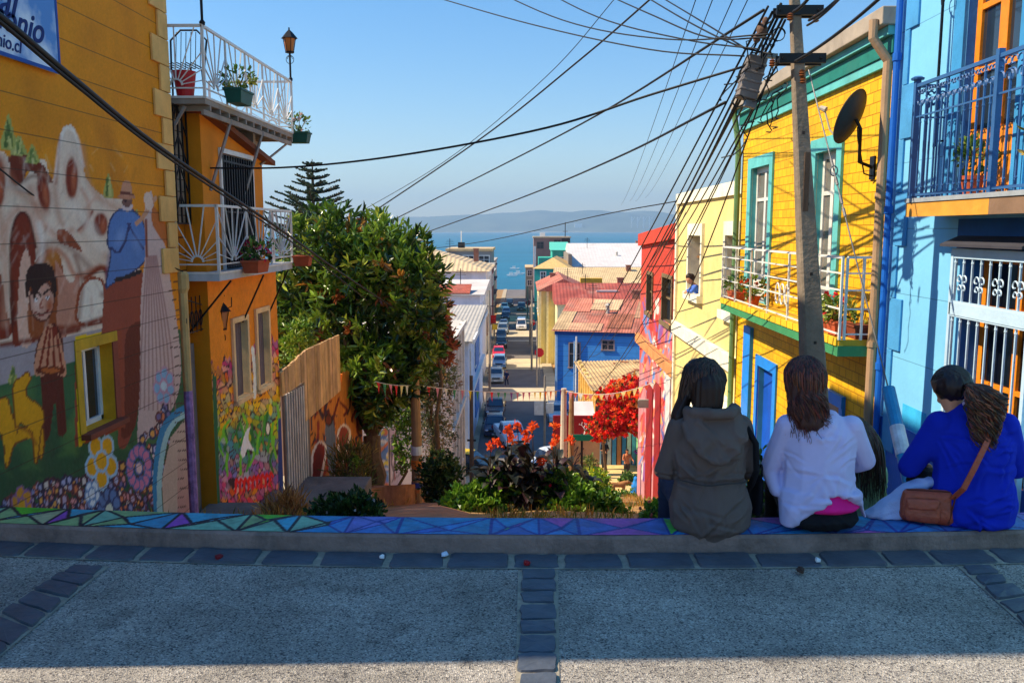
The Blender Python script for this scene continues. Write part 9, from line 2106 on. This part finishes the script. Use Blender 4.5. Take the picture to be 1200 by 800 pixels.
A = W(734, 566, 43.2); pot("flower_pot", "big leafy potted plant in front of the person with purple flowers", (A.x, 42.2, tz_ - .6), r=.26, h=.5, ph=1.15, pr=.5, n=900, leaf=.2, cols=GREENS, m=S("dark_pot", (50, 56, 44)))
A = W(595, 452, 104); standing("person in dark navy clothes walking in the street beside the silver sedan", (WZ(594, 450, -16.95).x, WZ(594, 450, -16.95).y - 1, zt(103) + .04), 160, (24, 34, 84), (26, 30, 60), walk=.22, h=1.9)
# child leaning out of the pale house window
wy = (w1_[0] + w1_[1]) / 2; base = Vector((XL - .02, wy, w1_[2]));
pc = thing("person", "child with dark hair and a blue shirt leaning out of the pale yellow house's window", "person", base); TC = lambda p: base + Matrix.Rotation(R(90), 3, 'Z') @ (p * .9)
g = [[((0, -.25, -.15), (.12, .09, .1)), ((0, .0, .16), (.12, .08, .08))], [((0, .0, .18), .05), ((0, .08, .27), .045)]] + skull((0, .12, .35), 15, -35)[0]
for sx in (-1, 1): g += limbs(((sx * .12, .0, .16), .042), ((sx * .17, .10, .04), .033)); g += limbs(((sx * .17, .10, .04), .033), ((sx * .05, .2, .04), .024)); g += hand((sx * .05, .2, .04), (-sx, .3, -.2), (0, 0, 1), .85)
organic("body", g, .011, SKIN, pc, TC, smooth=3)
organic("shirt", [[((0, -.25, -.15), (.14, .11, .1)), ((0, .0, .15), (.145, .10, .08))]] + [x for sx in (-1, 1) for x in ([[((sx * .12, 0, .16), .055), ((sx * .17, .10, .05), .045)], [((sx * .17, .10, .05), .045), ((sx * .09, .17, .05), .035)]])], .011, S("child_shirt_blue", (70, 110, 200)), pc, TC, smooth=3)
organic("hair", [[((0, .09, .385), .097), ((0, .14, .40), .085)]], .011, S("hair_far_50", (50, 34, 26)), pc, TC, smooth=2)
# dog
A = W(724, 582, 38); dg_ = thing("dog", "tan dog with a pale muzzle standing with lowered head below the café terrace", "dog", (A.x, 38, A.z + .02)); M = Matrix.Rotation(R(12), 3, 'Z'); TD = lambda p: Vector((A.x, 38, A.z + .02)) + M @ (p * 1.25)
g = [[((-.22, 0, .46), (.10, .085, .10)), ((.0, 0, .44), (.10, .085, .09))], [((.0, 0, .44), (.10, .085, .09)), ((.20, 0, .45), (.11, .095, .13))], [((.24, 0, .50), .085), ((.38, .0, .52), .06)], [((.40, 0, .53), (.065, .055, .055)), ((.45, 0, .50), .045)], [((.45, 0, .50), .04), ((.56, 0, .45), .026)],
     [((-.30, 0, .50), .03), ((-.42, 0, .44), .018), ((-.5, 0, .36), .012)]]
for sy in (-1, 1):
 g += limbs(((.22, sy * .06, .38), .05), ((.21, sy * .07, .21), .03)); g += limbs(((.21, sy * .07, .21), .028), ((.22, sy * .07, .03), .022)); g += [[((.22, sy * .07, .02), .026), ((.26, sy * .07, .018), .022)]]
 g += limbs(((-.22, sy * .06, .42), .07), ((-.15, sy * .075, .27), .042)); g += limbs(((-.15, sy * .075, .27), .036), ((-.28, sy * .075, .17), .024)); g += limbs(((-.28, sy * .075, .17), .022), ((-.26, sy * .075, .03), .019)); g += [[((-.26, sy * .075, .02), .024), ((-.21, sy * .075, .018), .022)]]
 g.append([((.37, sy * .045, .57), .022), ((.33, sy * .06, .53), .014)])
def dogc(co):
 c = np.tile(np.array(lin((176, 120, 70))), (len(co), 1)); m_ = (co[:, 0] > .5) | (co[:, 2] < .09) | ((co[:, 2] < .37) & (np.abs(co[:, 0]) < .2) & (np.abs(co[:, 1]) < .05)); c[m_] = lin((226, 206, 176)); c[(co[:, 0] < -.38)] = lin((100, 66, 40)); return c
organic("body", g, .012, mat("dog_fur", (1, 1, 1), rough=.95, attr=True, var=.2, scale=20, bump=.5, bscale=90), dg_, TD, smooth=3, colors=dogc)
A = W(742, 566, 40.5); tb = thing("bundle", "bright blue cloth bundle by the steps next to the dog", "cloth bundle", (A.x, 39.6, A.z - .3)); organic("cloth", [[((0, 0, .1), (.3, .25, .12)), ((.02, 0, .7), (.12, .12, .15))], [((.1, .02, .3), (.25, .2, .2)), ((0, 0, .8), .1)]], .03, S("bright_blue_cloth", (40, 130, 206)), tb, lambda p: Vector((A.x, 39.6, A.z - .3)) + p, smooth=3, disp=lambda co, no: .03 * ridge(co, 5, 5, 2, 1))
# ================================================================== AIR
def haze_box():
 v = MB().box(-7600, 7600, -700, 8600, -27.5, 330); m = bpy.data.materials.new("haze_air"); m.use_nodes = True; N = m.node_tree.nodes; N.remove(N["Principled BSDF"])
 p_ = N.new("ShaderNodeVolumePrincipled"); p_.inputs["Color"].default_value = (.48, .73, 1.0, 1); p_.inputs["Density"].default_value = HAZE; p_.inputs["Anisotropy"].default_value = 0.2
 m.node_tree.links.new(p_.outputs[0], N["Material Output"].inputs["Volume"]); o = v.build("haze", m, origin=(0, 0, 0)); o["kind"] = "stuff"; o["label"] = "pale blue sea haze that fades the far shore"; return o
HAZE = 0.00019
haze_box()
